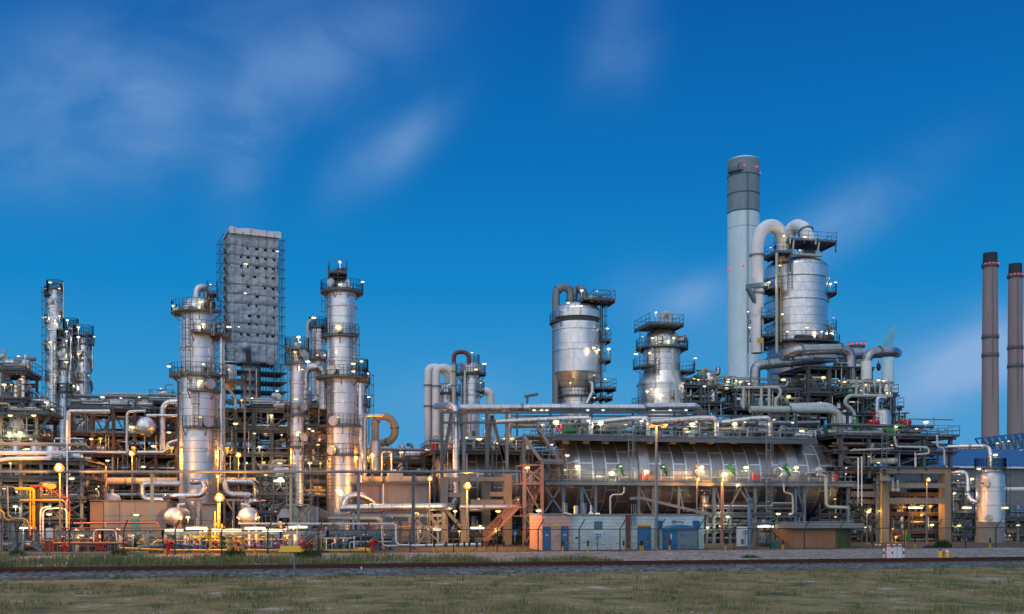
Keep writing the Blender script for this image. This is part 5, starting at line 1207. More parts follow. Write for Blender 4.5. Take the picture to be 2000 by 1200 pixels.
for px in (1105,1144,1182,1269,1314,1352,1387,1434,1516,1551,1587): mb = MB(); c = P(px, 862, 104.6); mb.box(c.x-.3, c.x+.3, c.y-.3, c.y+.3, c.z-.3, c.z+.35); mb.build('saddle_block', M['concrete'], dk)

# --- the great drum
Yd = 109; md = MPP(1350, Yd); zc = CAMH+(YH-933)*md; rd_ = 74*md
dr = thing('horizontal_drum', 'great horizontal insulated drum with curved pale seams, lying behind the railed walkway', 'drum', (XX(1350,Yd), Yd, 0))
MX = lambda x: Matrix.Translation(Vector((x, Yd, zc))) @ Matrix.Rotation(R(90), 4, 'Y')
def hcyl(x0, x1, r0, r1, n=72):
    mb = MB(); L_ = x1-x0; mb.lathe([(r0, 0), (r1, L_)], (0,0,0), n, uvr=rd_); mb.xf(0, MX(x0)); return mb
xa, xb = XX(1112, Yd), XX(1592, Yd); s1, s2 = XX(1222, Yd), XX(1502, Yd); e1, e2 = XX(1241, Yd), XX(1521, Yd)
for a, b in ((xa, s1-.9), (e1, s2-.9), (e2, xb)): hcyl(a, b, rd_, rd_).build('shell', M['drum'], dr)
for a, b in ((s1, e1), (s2, e2)):
    hcyl(a-.9, a-.02, rd_+.10, rd_+.10).build('joint_ring', M['silver_dark'], dr); hcyl(a, b, rd_+.5, rd_+.5).build('saddle_ring', M['clad_dull'], dr)
for x, s in ((xa, -1), (xb, 1)):
    mb = MB(); h = 2.0; prof = [(max(.02, rd_*math.cos(t*math.pi/20)), h*math.sin(t*math.pi/20)) for t in range(11)]
    mb.lathe(prof, (0,0,0), 72); mb.xf(0, Matrix.Translation(Vector((x, Yd, zc))) @ Matrix.Rotation(R(90*s), 4, 'Y')); mb.build('end_cap', M['drum'], dr)
for a, b in ((s1, e1), (s2, e2)):
    mb = MB(); mb.box(a, b, Yd-2.6, Yd+2.6, 0, zc-rd_*.72); mb.build('pedestal', M['concrete_grey'], dr)
for px in (1177, 1334, 1480, 1558):
    c = P(px, 925, Yd); a = Vector((c.x, Yd-math.sqrt(rd_**2-(c.z-zc)**2), c.z)); mb = MB(); mb.rod(a+Vector((0,.3,0)), a+Vector((0,-.7,0)), .55, 20); mb.rod(a+Vector((0,-.7,0)), a+Vector((0,-.85,0)), .42, 20); mb.build('manway', M['clad_plain'], dr)
# --- walkway in front of the drum
Yw = 102.4; wk = thing('walkway', 'railed walkway along the front of the great drum, on blue-grey legs', 'walkway', (XX(1360,Yw), Yw, 0)); z = ZZ(1360, 940.5, Yw); x0, x1 = XX(1064,Yw), XX(1672,Yw)
mb = MB(); mb.box(x0, x1, Yw, Yw+2.2, z-.12, z); d_ = mb.build('deck_plate', M['grating'], wk); mb = MB(); mb.railing([(x0,Yw,z),(x1,Yw,z),(x1,Yw+2.2,z)], 1.15, 1.35, .06); mb.build('railing', M['galv'], d_)
for y in (Yw-.05, Yw+2.1): mb = MB(); mb.bar((x0,y,z-.3), (x1,y,z-.3), .16, .34); mb.build('edge_beam', M['galv'], wk)
for px in (1100,1136,1163,1247,1275,1325,1394,1410,1475,1553,1570,1656): add_bar(wk, [(px,1062,Yw+.6),(px,943,Yw+.6)], .26 if px % 2 else .34, 'bluegrey', 'leg', .3)
for pts in (((1062,948),(1097,1000)),((1097,948),(1064,1000)),((1137,950),(1160,1000)),((1247,950),(1274,1000)),((1325,950),(1336,1000)),((1398,955),(1412,1000)),((1449,948),(1415,1010)),((1452,948),(1475,1000)),((1448,960),(1480,1010)),((1555,950),(1570,1000))):
    add_bar(wk, [(pts[0][0],pts[0][1],Yw+.7),(pts[1][0],pts[1][1],Yw+.7)], .16, 'galv')
add_bar(wk, [(1230,974,Yw-.3),(1252,973,Yw-.3),(1390,1006,Yw-.3)], .12, 'galv', 'cable_tray', .3); add_bar(wk, [(1340,1000,Yw-.4),(1400,985,Yw-.4)], .1, 'galv', 'cable_tray')
for px, y in ((1211,917),(1297,917),(1428,917),(1537,917)):
    c = P(px, y, Yw+.5); mb = MB(); mb.rod(c+Vector((-.15,0,.25)), c+Vector((.3,0,-.25)), .26, 12); mb.ball(c+Vector((-.1,0,.25)), .36, .3, .32, 12, 8); mb.rod(c+Vector((.15,0,-.1)), c+Vector((.4,-.1,-.75)), .12, 8); mb.build('valve_actuator', M['green'], wk)
    mb = MB(); mb.pipe([c+Vector((-.5,0,-1.4)), c+Vector((-.5,0,-.6)), c+Vector((.6,0,-.6)), c+Vector((.6,.6,-.6))], .06, .2, 6); mb.build('pipe', M['sage'], wk)
for px, y, k in ((1128,912,'strong'),(1212,911,'white'),(1262,922,'strong'),(1296,912,'white'),(1370,913,'strong'),(1457,914,'strong'),(1555,914,'strong'),(1195,924,'strong'),(1415,926,'strong'),(1104,918,'yellow'),(1108,890,'dim')): lamp(wk, P(px, y, Yw+.1), k, 1.05, 1.1)
for px in (1253,1265,1472,1481,1634): mb = MB(); c = P(px, 931, Yw-.15); mb.rod(c-Vector((0,0,.35)), c+Vector((0,0,.32)), .13, 8); mb.build('fire_extinguisher', M['red'], wk)
for px, y0, y1, Yx in ((1232, 941, 842, Yw+.9), (1501, 1040, 842, Yw-.2), (1505, 1008, 941, Yw+.3)): mb = MB(); q = P(px, y0, Yx); mb.ladder(q, (y0-y1)*MPP(px, Yx), -90, .55); mb.build('ladder', M['galv'], wk)
mb = MB(); c = P(1366, 911, Yw+.4); mb.box(c.x-.4, c.x+.3, c.y, c.y+.05, c.z-.15, c.z+.15); mb.build('yellow_sign', M['yellow'], wk)
for pts, r, lab in [([(1192,1010,101.6),(1192,967,101.6),(1219,966,101.6),(1219,952,101.6)], 1.8, 'sage pipe stepping up under the walkway by the ladder'), ([(1531,945,101.6),(1531,962,101.6),(1548,966,101.6),(1549,1005,101.6),(1540,1006,101.6)], 1.7, 'sage pipe stepping down under the walkway near the concrete hut'),
        ([(1596,927,101.4),(1613,930,101.4),(1614,990,101.4),(1655,992,101.4)], 3.2, 'pale green-white pipe dropping off the walkway end and turning level'), ([(1575,925,103),(1610,922,103)], 4, 'short silver insulated pipe at the walkway end')]: pipe_run('drop_pipe', lab, pts, r, 'sage' if r < 4 else 'silver', bend=.4)
for px, y0, y1, lab in ((1105,980,1006,'blue-grey vent pot with a silver cap on the salmon cabin roof'),(1142,978,1006,'blue-grey vent pot with a silver cap further along the pale cabin roof')):
    pipe_run('roof_vent', lab, [(px,1010,90),(px,985,90)], 3.6, 'bluegrey', 'roof vent', flanges=(.93,.99))
pipe_run('roof_vent', 'plain silver vent pipe between the two capped vents', [(1125,1010,90.4),(1125,988,90.4)], 4.6, 'silver_bare', 'roof vent')
root = thing('roof_cowl', 'pale pointed cowl vent with a cone hat on the pale cabin roof', 'roof vent', P(1154,1007,90)); mb = MB(); q = P(1154,1007,90); mb.rod(q, q+Vector((0,0,.9)), .07, 8); mb.build('pipe', M['white'], root); mb = MB(); mb.lathe([(.28,.12),(.08,.4),(.06,.95)], q, 14); mb.build('cone_hat', M['white'], root)
# under-drum bay: dark, with small lamps
frame('pump_bay', 'dark bay under the great drum with small yellow lamps', 1085, 1380, 113.5, 119, [1030, 1003], nx=7, w=.3, mat='lead', seed=71, fill=[12,10,0], big=1.1, rail_levels=[], lamps=[(1168,1000,'yellow',1),(1268,1000,'yellow',.9),(1100,1040,'yellow',.9)])
frame('pump_bay', 'cluttered lamp-lit bay between the pale cabin and the concrete hut', 1380, 1560, 103, 112, [1033, 1003], nx=5, w=.26, mat='galv', brace='X/', seed=72, fill=[18,14,8], big=.9, fillh=1.2, rail_levels=[1], lamps=[(1421,1010,'yellow',1),(1410,999,'yellow',.9),(1408,1028,'yellow',.9),(1382,1031,'white',.8),(1520,1004,'yellow',1),(1440,948,'yellow',.8),(1545,1004,'yellow',.9)])

# --- second drum, in shadow behind the concrete frame
Yd2 = 113; m2 = MPP(950, Yd2); d2 = thing('horizontal_drum', 'shadowed horizontal drum with a rounded end behind the beige concrete frame', 'drum', (XX(950,Yd2), Yd2, 0)); z2 = CAMH+(YH-943)*m2; r2 = 62*m2
mb = MB(); xa, xb = XX(872,Yd2), XX(1070,Yd2); mb.lathe([(r2,0),(r2,xb-xa)], (0,0,0), 64); mb.xf(0, Matrix.Translation(Vector((xa,Yd2,z2))) @ Matrix.Rotation(R(90),4,'Y')); mb.build('shell', M['drum'], d2)
mb = MB(); mb.lathe([(max(.02, r2*math.cos(t*math.pi/20)), 1.8*math.sin(t*math.pi/20)) for t in range(11)], (0,0,0), 64); mb.xf(0, Matrix.Translation(Vector((xa,Yd2,z2))) @ Matrix.Rotation(R(-90),4,'Y')); mb.build('end_cap', M['drum'], d2)
f2 = frame('drum_deck', 'railed deck on top of the shadowed drum with red extinguishers', 848, 1072, 108.5, 117, [880], nx=5, w=.26, seed=74, fill=[0,26], big=1.1, fillh=1.4, base=985, lamps=[(936,858,'yellow',1.2),(973,866,'yellow',1),(985,857,'yellow',1),(1000,857,'yellow',1.5),(1029,823,'white',1),(944,817,'yellow',.9),(910,855,'yellow',.9),(1060,830,'yellow',.9)])
for px in (844, 851): mb = MB(); c = P(px, 873, 108.2); mb.rod(c-Vector((0,0,.35)), c+Vector((0,0,.35)), .14, 8); mb.build('fire_extinguisher', M['red'], f2)
for px0, px1, Y in ((918,955,112),(955,1000,112)):
    pipe_run('u_pipe', 'silver U-shaped pipe dipping behind the pipe bridge, %s' % ('by the brown arch' if px0 == 918 else 'by the white arch'), [(px0,800,Y),(px0,862,Y),(px0+10,866,Y),(px1-6,862,Y),(px1-4,855,Y),(px1-4,800,Y)], 3.6, 'silver', bend=.7)

# --- beige concrete frame
cf = thing('concrete_structure', 'beige concrete frame with heavy posts and beams behind the bright orange lamp', 'concrete frame', (XX(930,103), 103, 0))
def cbox(root, px0, px1, y0, y1, Y, depth, name, mat='concrete', ground=False):
    mb = MB(); pc = (px0+px1)/2; mb.box(XX(px0,Y), XX(px1,Y), Y, Y+depth, 0 if ground else ZZ(pc,y1,Y), ZZ(pc,y0,Y)); mb.build(name, M[mat], root, False)
for a, b, yt, Y in ((861,875,932,103),(900,916,930,103),(943,958,932,106),(985,1000,926,103),(1030,1040,995,106)): cbox(cf, a, b, yt, 1066, Y, .9, 'post', ground=True)
for a, b, y0, y1, Y in ((875.3,899.7,933,941,103.1),(875.3,899.7,962,971,103.1),(916.3,984.7,932,940,103.1),(958.3,984.7,961,970,103.1),(920,984,976,986,102.8),(916.3,942,994,999,103.1)): cbox(cf, a, b, y0, y1, Y, .7, 'beam')
add_bar(cf, [(872,998,102.8),(900,1030,102.8)], .35, 'concrete', 'strut', .35); add_bar(cf, [(830,1000,102.6),(862,1034,102.6)], .35, 'concrete', 'strut', .35)
for px, y, k, s_ in ((889,999,'yellow',1),(973,999,'yellow',1.1),(1012,976,'yellow',1.1),(848,1035,'tube',1),(932,1032,'tube',1),(897,1038,'yellow',1),(975,1035,'yellow',1),(938,1028,'yellow',1),(1030,914,'yellow',1.1),(935,975,'yellow',.8)): lamp(cf, P(px, y, 101.9), k, s_, .6)
frame('pump_bay', 'lamp-lit pump bay between the beige concrete posts', 800, 1045, 104.5, 112, [1040], nx=7, w=.2, mat='lead', seed=76, fill=[34,0], big=.9, rail_levels=[], kinds='pprvucs', overhang=.1)

# --- stair tower
st = thing('stair_tower', 'red-brown steel stair tower with zigzag flights beside the great drum', 'stair tower', (XX(1040,99.5), 99.5, 0)); Ys = 99.5  # the red-brown is lamplight painted into the steel
for px in (1024, 1058.5):
    for Y, mt in ((Ys, 'redsteel'), (Ys+3.4, 'steel')): add_bar(st, [(px,1068,Y),(px,906 if px == 1024 else 902,Y)], .3, mt, 'post', .3)
for y, a, b in ((907,1022,1060),(944,1016,1061),(1007,1016,1061)):
    z = ZZ(1040,y,Ys); mb = MB(); mb.box(XX(a,Ys), XX(b,Ys), Ys-.1, Ys+3.5, z-.16, z); d_ = mb.build('landing', M['redsteel'], st)
    if y != 907: mb = MB(); mb.railing([(XX(a,Ys),Ys-.1,z),(XX(b,Ys),Ys-.1,z)], 1.1, 1, .05); mb.build('railing', M['redsteel'], d_)
for a, b in (((1026,940),(1057,912)),((1026,912),(1057,940)),((1026,948),(1057,1003)),((1026,1011),(1060,1062)),((1056,1011),(1026,1062))): add_bar(st, [(a[0],a[1],Ys-.05),(b[0],b[1],Ys-.05)], .14, 'redsteel')
for p, q, y_, mt in (((1030,1005),(1056,946),1.2,'redsteel'),((1054,944),(1032,908),2.4,'lead')): mb = MB(); a = P(p[0],p[1],Ys+y_); b = P(q[0],q[1],Ys+y_); mb.stair(a, b, .9); mb.build('stair_flight', M[mt], st)
mb = MB(); mb.stair(P(946,1058,98.6), P(1012,990,98.6), 1.0); mb.build('stair_flight', M['redsteel'], st)
mb = MB(); z = ZZ(1010,990,98.6); mb.box(XX(1008,98.6), XX(1022,98.6), 98, 102, z-.15, z); d_ = mb.build('landing', M['redsteel'], st)
mb = MB(); mb.stair(P(1088,897,101), P(1051,838,101), .9); mb.build('stair_flight', M['galv'], st)
z = ZZ(1075,900,101); mb = MB(); mb.box(XX(1056,101), XX(1098,101), 100.3, 103, z-.18, z); d_ = mb.build('landing', M['galv'], st); mb = MB(); mb.railing([(XX(1056,101),100.3,z),(XX(1098,101),100.3,z),(XX(1098,101),103,z)], 1.1, .8, .05); mb.build('railing', M['galv'], d_)
z = ZZ(1040,852,101.5); mb = MB(); mb.box(XX(1020,101.5), XX(1078,101.5), 101, 105, z-.16, z); d_ = mb.build('landing', M['grating'], st); mb = MB(); mb.railing([(XX(1020,101.5),101,z),(XX(1048,101.5),101,z)], 1.1, .8, .05); mb.railing([(XX(1056,101.5),101,z),(XX(1078,101.5),101,z)], 1.1, .8, .05); mb.build('railing', M['galv'], d_)
for a, b in (((1023,852),(1058,902)),((1058,904),(1098,904)),): add_bar(st, [(a[0],a[1],100.6),(b[0],b[1],100.6)], .3, 'galv', 'beam', .3)
add_bar(st, [(1023,850,100.8),(1023,906,100.8)], .3, 'steel', 'post'); add_bar(st, [(1098,904,101),(1098,940,101)], .22, 'steel', 'post'); add_bar(st, [(1062,905,101),(1096,938,101)], .12, 'steel'); add_bar(st, [(1096,906,101),(1062,938,101)], .12, 'steel')
for px, y, k in ((1078,869,'white'),(1030,914,'yellow'),(1052,998,'yellow'),(970,1034,'yellow')): lamp(st, P(px, y, 98.4), k, 1, .5)

# --- upper right: pipes and frames round the biggest vessel
frame('equipment_structure', 'crowded equipment frame with small chimneys between the waisted vessel and the white chimney', 1338, 1428, 119, 126, [830, 786, 752], nx=4, w=.3, brace='X/', seed=81, fill=[4,8,12,20], big=1.25, fillh=2.2, lamps=[(1364,742,'white',.9),(1422,746,'white',1),(1420,759,'yellow',1.1),(1390,738,'yellow',.9),(1356,740,'yellow',.9),(1376,755,'white',.8)])
root = thing('concrete_beam', 'pale concrete beam and wall on the equipment frame beside the waisted vessel', 'beam', P(1385,785,117)); cbox(root, 1350, 1420, 764, 786, 117.5, 1.2, 'beam', 'concrete'); root.location.z = ZZ(1385,786,117.5)
for o in root.children: o.location.z = -0.0
for c_ in list(root.children):
    for v_ in c_.data.vertices: v_.co.z -= root.location.z
u = frame('equipment_structure', 'dense pipe-filled frame at the foot of the biggest vessel', 1436, 1600, 116, 122, [830, 796, 760], nx=6, w=.28, brace='/\\', seed=82, fill=[6,12,14,16], big=1.2, fillh=1.4, rail_levels=[1,2], lamps=[(1530,742,'yellow',1.2),(1446,747,'yellow',1),(1438,744,'red' if False else 'yellow',.8),(1463,750,'white',.8),(1512,820,'yellow',1),(1558,812,'yellow',1),(1490,800,'yellow',.9),(1540,775,'yellow',1.2)])
frame('truss_structure', 'dark braced steel frame under the thick silver pipes', 1578, 1700, 115, 122, [798, 768, 716], nx=4, w=.42, mat='darksteel', brace='VA/', seed=83, fill=[3,6,8,3], big=1.1, fillh=.8, rail_levels=[1], lamps=[(1639,744,'white',1),(1650,746,'yellow',1),(1608,738,'yellow',1.1),(1600,790,'yellow',.9)])
frame('valve_deck', 'deck of sage vent pipes below the rightmost thick silver pipe', 1655, 1745, 112, 118, [830, 806, 768], nx=4, w=.26, brace='V/', seed=84, fill=[4,6,6,18], big=1.1, fillh=1.6, rail_levels=[2], lamps=[(1716,743,'yellow',1.1),(1726,744,'yellow',.9),(1735,768,'yellow',1.3),(1690,752,'yellow',.9),(1700,822,'white',1)])
for pts, r, mt, lab, fl in [
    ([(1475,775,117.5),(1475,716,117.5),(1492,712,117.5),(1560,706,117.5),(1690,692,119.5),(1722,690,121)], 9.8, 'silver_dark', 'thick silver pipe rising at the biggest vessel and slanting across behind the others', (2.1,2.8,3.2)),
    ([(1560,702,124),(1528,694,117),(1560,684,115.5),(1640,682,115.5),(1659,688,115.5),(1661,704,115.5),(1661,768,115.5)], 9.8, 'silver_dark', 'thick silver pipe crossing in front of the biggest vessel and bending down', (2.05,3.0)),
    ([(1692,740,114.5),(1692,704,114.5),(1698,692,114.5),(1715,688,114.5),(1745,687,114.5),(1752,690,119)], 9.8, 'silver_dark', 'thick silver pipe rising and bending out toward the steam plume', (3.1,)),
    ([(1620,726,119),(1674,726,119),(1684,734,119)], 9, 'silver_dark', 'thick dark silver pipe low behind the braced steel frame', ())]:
    pipe_run('thick_pipe', lab, pts, r, mt, 'pipe', 'thick silver pipes', 1.5, fl, n=24)
pipe_run('pipe_sleeve', 'white sleeve round the foot of the pipe bending toward the steam plume', [(1692,742,114.5),(1692,706,114.5)], 10.4, 'white')
q = P(1716,714,114); root = thing('hanging_hoist', 'black hoist hook hanging beneath the pipe near the steam plume', 'hoist', q); mb = MB(); mb.rod(q, q+Vector((0,0,.6)), .05, 6); mb.build('chain', M['black'], root); mb = MB(); mb.ball(q-Vector((0,0,.2)), .3, .25, .5, 10, 6); mb.build('hook_block', M['black'], root)
# sage piping
pipe_run('sage_header', 'long sage-green header pipe ending in an elbow down above the great drum', [(1465,800,106.5),(1618,801,106.5),(1637,806,106.5),(1640,822,106.5),(1641,872,106.5)], 6.9, 'sage', bend=1.5, flanges=(.5,), n=20)
pipe_run('sage_header', 'silver-topped pipe lying behind the long sage header', [(1540,795,109),(1612,793,109),(1632,800,109),(1633,850,109)], 7.5, 'silver', bend=1.5)
for i, px in enumerate((1452, 1487, 1502)):
    pipe_run('sage_riser', ['sage riser pipe hooked over, first of the comb of risers', 'sage riser pipe hooked over, second of the comb of risers', 'sage riser pipe hooked over, third of the comb of risers'][i], [(px-13,757,106.8),(px-2,757,106.8),(px,760,106.8),(px,798,106.8)], 2.9, 'sage', 'pipe', 'comb of sage risers', .35)
pipe_run('sage_riser', 'sage pipe with a curled end closing the comb of risers', [(1440,757,107),(1520,757,107),(1525,764,106.8),(1522,774,106.8),(1515,780,106.8),(1515,798,106.8)], 2.9, 'sage', bend=.4)
pipe_run('sage_branch', 'sage branch header with an S-bend dropping to the deck valves', [(1742,774,110.5),(1662,773,110.5),(1652,778,110.5),(1650,790,110.5),(1660,797,110.5),(1668,806,110.5),(1670,832,110.5)], 3.6, 'sage', bend=.8, flanges=(5.6,))
for i, px in enumerate((1672,1686,1719,1736)):
    pipe_run('sage_hook', ['sage hook pipe above the S-bend, outermost', 'sage hook pipe above the S-bend, inner', 'sage hook pipe before the end of the branch header', 'sage hook pipe at the very end of the branch header'][i], [(px-12,748,110.6),(px-2,747,110.6),(px+1,752,110.6),(px,773,110.6)], 2.3, 'sage', 'pipe', 'sage hook pipes', .35)
pipe_run('sage_branch', 'plain silver-sage upright pipe with a collar in front of the small domed vessels', [(1730,778,109.6),(1716,777,109.6),(1713,783,109.6),(1713,840,109.6)], 4, 'silver_bare', bend=.5, flanges=(2.6,))
for px, hw, yt, Y, lab in ((1655,14,798,113,'small domed silver vessel nearest the long sage header'),(1690,16,796,115,'small domed silver vessel, middle of the three on the deck'),(1720,20,797,112.5,'small domed silver vessel nearest the deck edge')):
    v = Vessel('small_domed_vessel', lab, 'vessel', px, Y, 'small domed vessels'); v.shell(hw, 850, yt+12, 'clad_plain'); v.dome(hw, yt+12, yt); v.pipe([(px, yt, 0), (px, yt-8, 0)], 2, 'galv', 'outlet')
    zz = v.z(850); v.root.location.z = zz
    for c_ in v.root.children:
        for v_ in c_.data.vertices: v_.co.z -= zz
frame('side_deck', 'little caged deck with red beacons sticking out beyond the small domed vessels', 1735, 1756, 113, 116, [826, 795], base=845, nx=2, w=.16, seed=86, fill=[2,3,3], big=.8, fillh=1)
# --- concrete and steel structure at the end of the drum
u = frame('steel_platform', 'dark steel platform with railings on top of the big concrete frame', 1642, 1856, 103, 114, [912, 880, 850], nx=5, w=.36, mat='steel', brace='V/\\', seed=91, fill=[0,10,12,34], base=935, big=1.0, fillh=1.3, rail_levels=[2], overhang=.7,
          lamps=[(1750,834,'yellow',1.1),(1808,825,'white',1.3),(1716,904,'yellow',1.3),(1653,914,'white',1),(1652,926,'white',1),(1697,892,'yellow',.9),(1790,838,'yellow',.9)])
for px, mt in ((1768,'red'),(1706,'red'),(1673,'green'),(1762,'green'),(1675,'green')): 
    valve_mb(P(px, 832 if mt != 'red' else 826, 104), .42).build('valve', M[mt], u)
pipe_run('end_pipe', 'fat beige pipe with a round blanked end under the dark steel platform', [(1650,872,105),(1648,896,105),(1662,902,104.6),(1752,901,102.6)], 6.5, 'sage', bend=1.0, flanges=(2.97,))
for pts, r, mt, lab in [([(1747,852,102.2),(1750,873,102.2),(1812,874,102.2),(1816,886,102.2),(1790,888,102.2)], 2.2, 'sage', 'sage pipe zigzagging on the face of the dark steel platform'), ([(1830,850,102.2),(1831,874,102.2),(1844,875,102.2),(1845,908,102.2)], 1.9, 'sage', 'sage pipe dropping at the corner of the dark steel platform'),
        ([(1660,880,102.4),(1745,876,102.4)], 2.0, 'sage', 'level sage pipe along the dark steel platform'), ([(1676,1000,102),(1676,895,102)], 1.4, 'white', 'slim white standpipe at the walkway end, outer'), ([(1683,990,102),(1683,892,102)], 1.2, 'white', 'slim white standpipe at the walkway end, inner'), ([(1700,905,103),(1698,880,103),(1705,868,103)], 4, 'beige', 'beige pipe slanting into the dark steel platform')]:
    pipe_run('face_pipe', lab, pts, r, mt, bend=.4)
cf = thing('concrete_structure', 'big beige concrete frame with three tiers of beams below the dark steel platform', 'concrete frame', (XX(1790,102.5), 102.5, 0)); Yc = 102.5
for a, b, yt, Y, D_ in ((1722,1737,928,Yc,1.2),(1846,1858,913,Yc,1.2),(1775,1791,985,108,1.2),(1845,1856,913,111,1.2),(1664,1680,930,108,1.2)): cbox(cf, a, b, yt, 1066, Y, D_, 'post', ground=True)
for a, b, y0, y1, Y in ((1735,1845.7,913.5,925,Yc+.05),(1737.3,1845.7,944,953,Yc+.1),(1737.3,1845.7,973,984,Yc+.1),(1660,1721.7,917,926,Yc+1.5),(1664,1721.7,946,955,Yc+1.4),(1662,1721.7,960,971,Yc+1.0),(1660,1721.7,975,984,Yc+1.6)): cbox(cf, a, b, y0, y1, Y, .8, 'beam')
z = ZZ(1735,936,101.5); mb = MB(); mb.box(XX(1714,101.5), XX(1742,101.5), 101, 102.4, z-.2, z); d_ = mb.build('platform', M['bluegrey'], cf); mb = MB(); mb.railing([(XX(1714,101.5),101,z),(XX(1742,101.5),101,z)], 1.1, .9, .05); mb.build('railing', M['galv'], d_)
for px, y0, y1 in ((1727,925,845),(1716,1060,936)): mb = MB(); q = P(px, y0, 101.8); mb.ladder(q, (y0-y1)*MPP(px, 101.8), -90, .6); mb.build('ladder', M['galv'], cf)
add_bar(cf, [(1721,1062,101.6),(1721,925,101.6)], .12, 'yellow', 'cable_duct')
for px in (1744, 1753): mb = MB(); q = P(px, 938, 102); mb.rod(q, q+Vector((0,0,-1.0)), .14, 10); mb.ball(q-Vector((0,0,1.1)), .28, .28, .22, 10, 6); mb.build('valve', M['sage'], cf)
for px, y, k, s_ in ((1717,998,'yellow',1),(1698,996,'yellow',1),(1788,992,'tube',1.2),(1820,1026,'yellow',1.2),(1744,1033,'yellow',1),(1690,1031,'yellow',.9),(1742,870,'yellow',.8)): lamp(cf, P(px, y, 101.7), k, s_, .5)
frame('pump_bay', 'orange-lit interior bay with pipes inside the big concrete frame', 1740, 1845, 105, 113, [1035, 1000, 962], nx=4, w=.22, mat='rust', brace='', seed=93, fill=[16,14,14,0], big=1.0, rail_levels=[0], overhang=.1, lamps=[(1800,990,'orange_small',1.1),(1817,990,'orange_small',1.1),(1800,1006,'orange_small',1.0),(1750,1050,'orange_small',.8)])
frame('pump_bay', 'shadowy pipe bay between the great drum and the big concrete frame', 1600, 1722, 106, 114, [1035, 1003, 960, 925], nx=4, w=.24, mat='steel', brace='X/', seed=94, fill=[12,10,10,8,6], big=1.0, fillh=1.2, rail_levels=[0], lamps=[(1697,1000,'yellow',1.1),(1618,966,'yellow',1),(1631,975,'yellow',1),(1640,1040,'yellow',1),(1632,1010,'yellow',.8)])
frame('pump_bay', 'open pipe bay between the big concrete frame and the silver tank', 1860, 1905, 104, 112, [1030, 1000, 955], nx=3, w=.2, mat='steel', brace='', seed=95, fill=[10,9,9,8], big=.9, fillh=1.3, lamps=[(1864,964,'white',.9),(1888,992,'tube',.8),(1871,939,'yellow',1),(1898,936,'yellow',1.3),(1873,1027,'yellow',.9)])
mb = MB(); st2 = thing('stair_flight', 'grey stair descending at the walkway end beside the big concrete frame', 'stairs', P(1690,1020,101)); a = P(1702,1020,101); b = P(1662,983,101); mb.stair(a, b, .9); mb.build('flight', M['lead'], st2); add_bar(st2, [(1702,1020,101),(1702,1062,101)], .2, 'lead', 'leg')

# --- silver tank on the right
v = Vessel('silver_tank', 'upright silver tank with a railed top and pale concrete foot, before the blue-roofed hall', 'tank', 1934, 100)
v.shell(26, 1020, 930, 'clad_plain', rings=(950, 985), n=56); v.cone(26, 930, 22, 922, 'silver_bare', 'shoulder'); v.shell(22, 922, 918, 'clad_plain', 'top_plate'); v.shell(25.5, 1048, 1020, 'concrete_grey', 'foot'); v.shell(28, 1066, 1048, 'concrete_grey', 'plinth')
v.deck(6, 29, 915, 0, 360); v.pipe([(1915, 945, -2.6), (1918, 943, -2.7), (1921, 945, -2.6)], 1.5, 'galv', 'lug'); v.ladder(-10, 26, 1045, 918, True); v.nozzle(-140, 26, 945, .5); v.nozzle(-130, 26, 1012, .4)
for px, y, k in ((1944,889,'yellow'),(1965,992,'yellow'),(1990,1026,'yellow'),(1912,916,'dim')): v.lampx(px, y, k, 1.2, -1.5)
pipe_run('tank_pipe', 'silver pipe leaving the dark platform and dropping into the silver tank top', [(1850,873,103),(1925,872,101),(1934,878,100),(1934,918,100)], 4.6, 'silver', bend=.8, flanges=(.6,))
pipe_run('tank_pipe', 'silver pipe swooping down in an S into the side of the silver tank', [(1855,923,103),(1884,923,102),(1890,932,101.5),(1890,966,101),(1897,978,100.6),(1908,982,100.2)], 5, 'silver', bend=.9, flanges=(2.9,))
pipe_run('tank_pipe', 'pale pipe passing level behind the silver tank to the picture edge', [(1958,956,104),(2030,956,104)], 4, 'white')
pipe_run('tank_pipe', 'green pipe passing level behind the silver tank to the picture edge', [(1960,996,104),(2030,996,104)], 1.5, 'teal')
frame('pump_bay', 'low pipe bay with lamps beside the silver tank at the picture edge', 1962, 2040, 104, 112, [1033, 1010], nx=4, w=.2, mat='concrete_grey', brace='/', seed=97, fill=[12,9,6], big=.9, fillh=1.0, lamps=[(1988,1026,'yellow',1),(1972,1046,'yellow',.9)])
# --- blue-roofed hall, gabled shed and conveyor
root = thing('blue_roofed_hall', 'long grey corrugated hall with a blue pitched roof behind the silver tank', 'hall', P(1930,1040,150)); root.location.z = 0
x0, x1 = XX(1846,150), XX(2080,150); ze, zr = ZZ(1930,913,150), ZZ(1930,886,150)
mb = MB(); mb.box(x0, x1, 150, 174, 0, ze); mb.build('wall', M['hall_wall_grey'], root, False)
mb = MB(); mb.add([(x0-.5,149.4,ze-.1),(x1,149.4,ze-.1),(x1,162,zr+1.6),(x0+5,162,zr+1.6),(x0-.5,175,ze-.1),(x1,175,ze-.1)], [(0,1,2,3),(3,2,5,4),(0,3,4)]); mb.build('roof', M['roof_blue'], root, False)
mb = MB(); mb.bar((x0-.5,149.2,ze-.05),(x1,149.2,ze-.05),.3,.3); mb.build('gutter', M['white'], root, False)
root = thing('gabled_shed', 'pale gabled shed peeking above the blue roof at the picture edge', 'shed', P(1990,1040,185)); root.location.z = 0
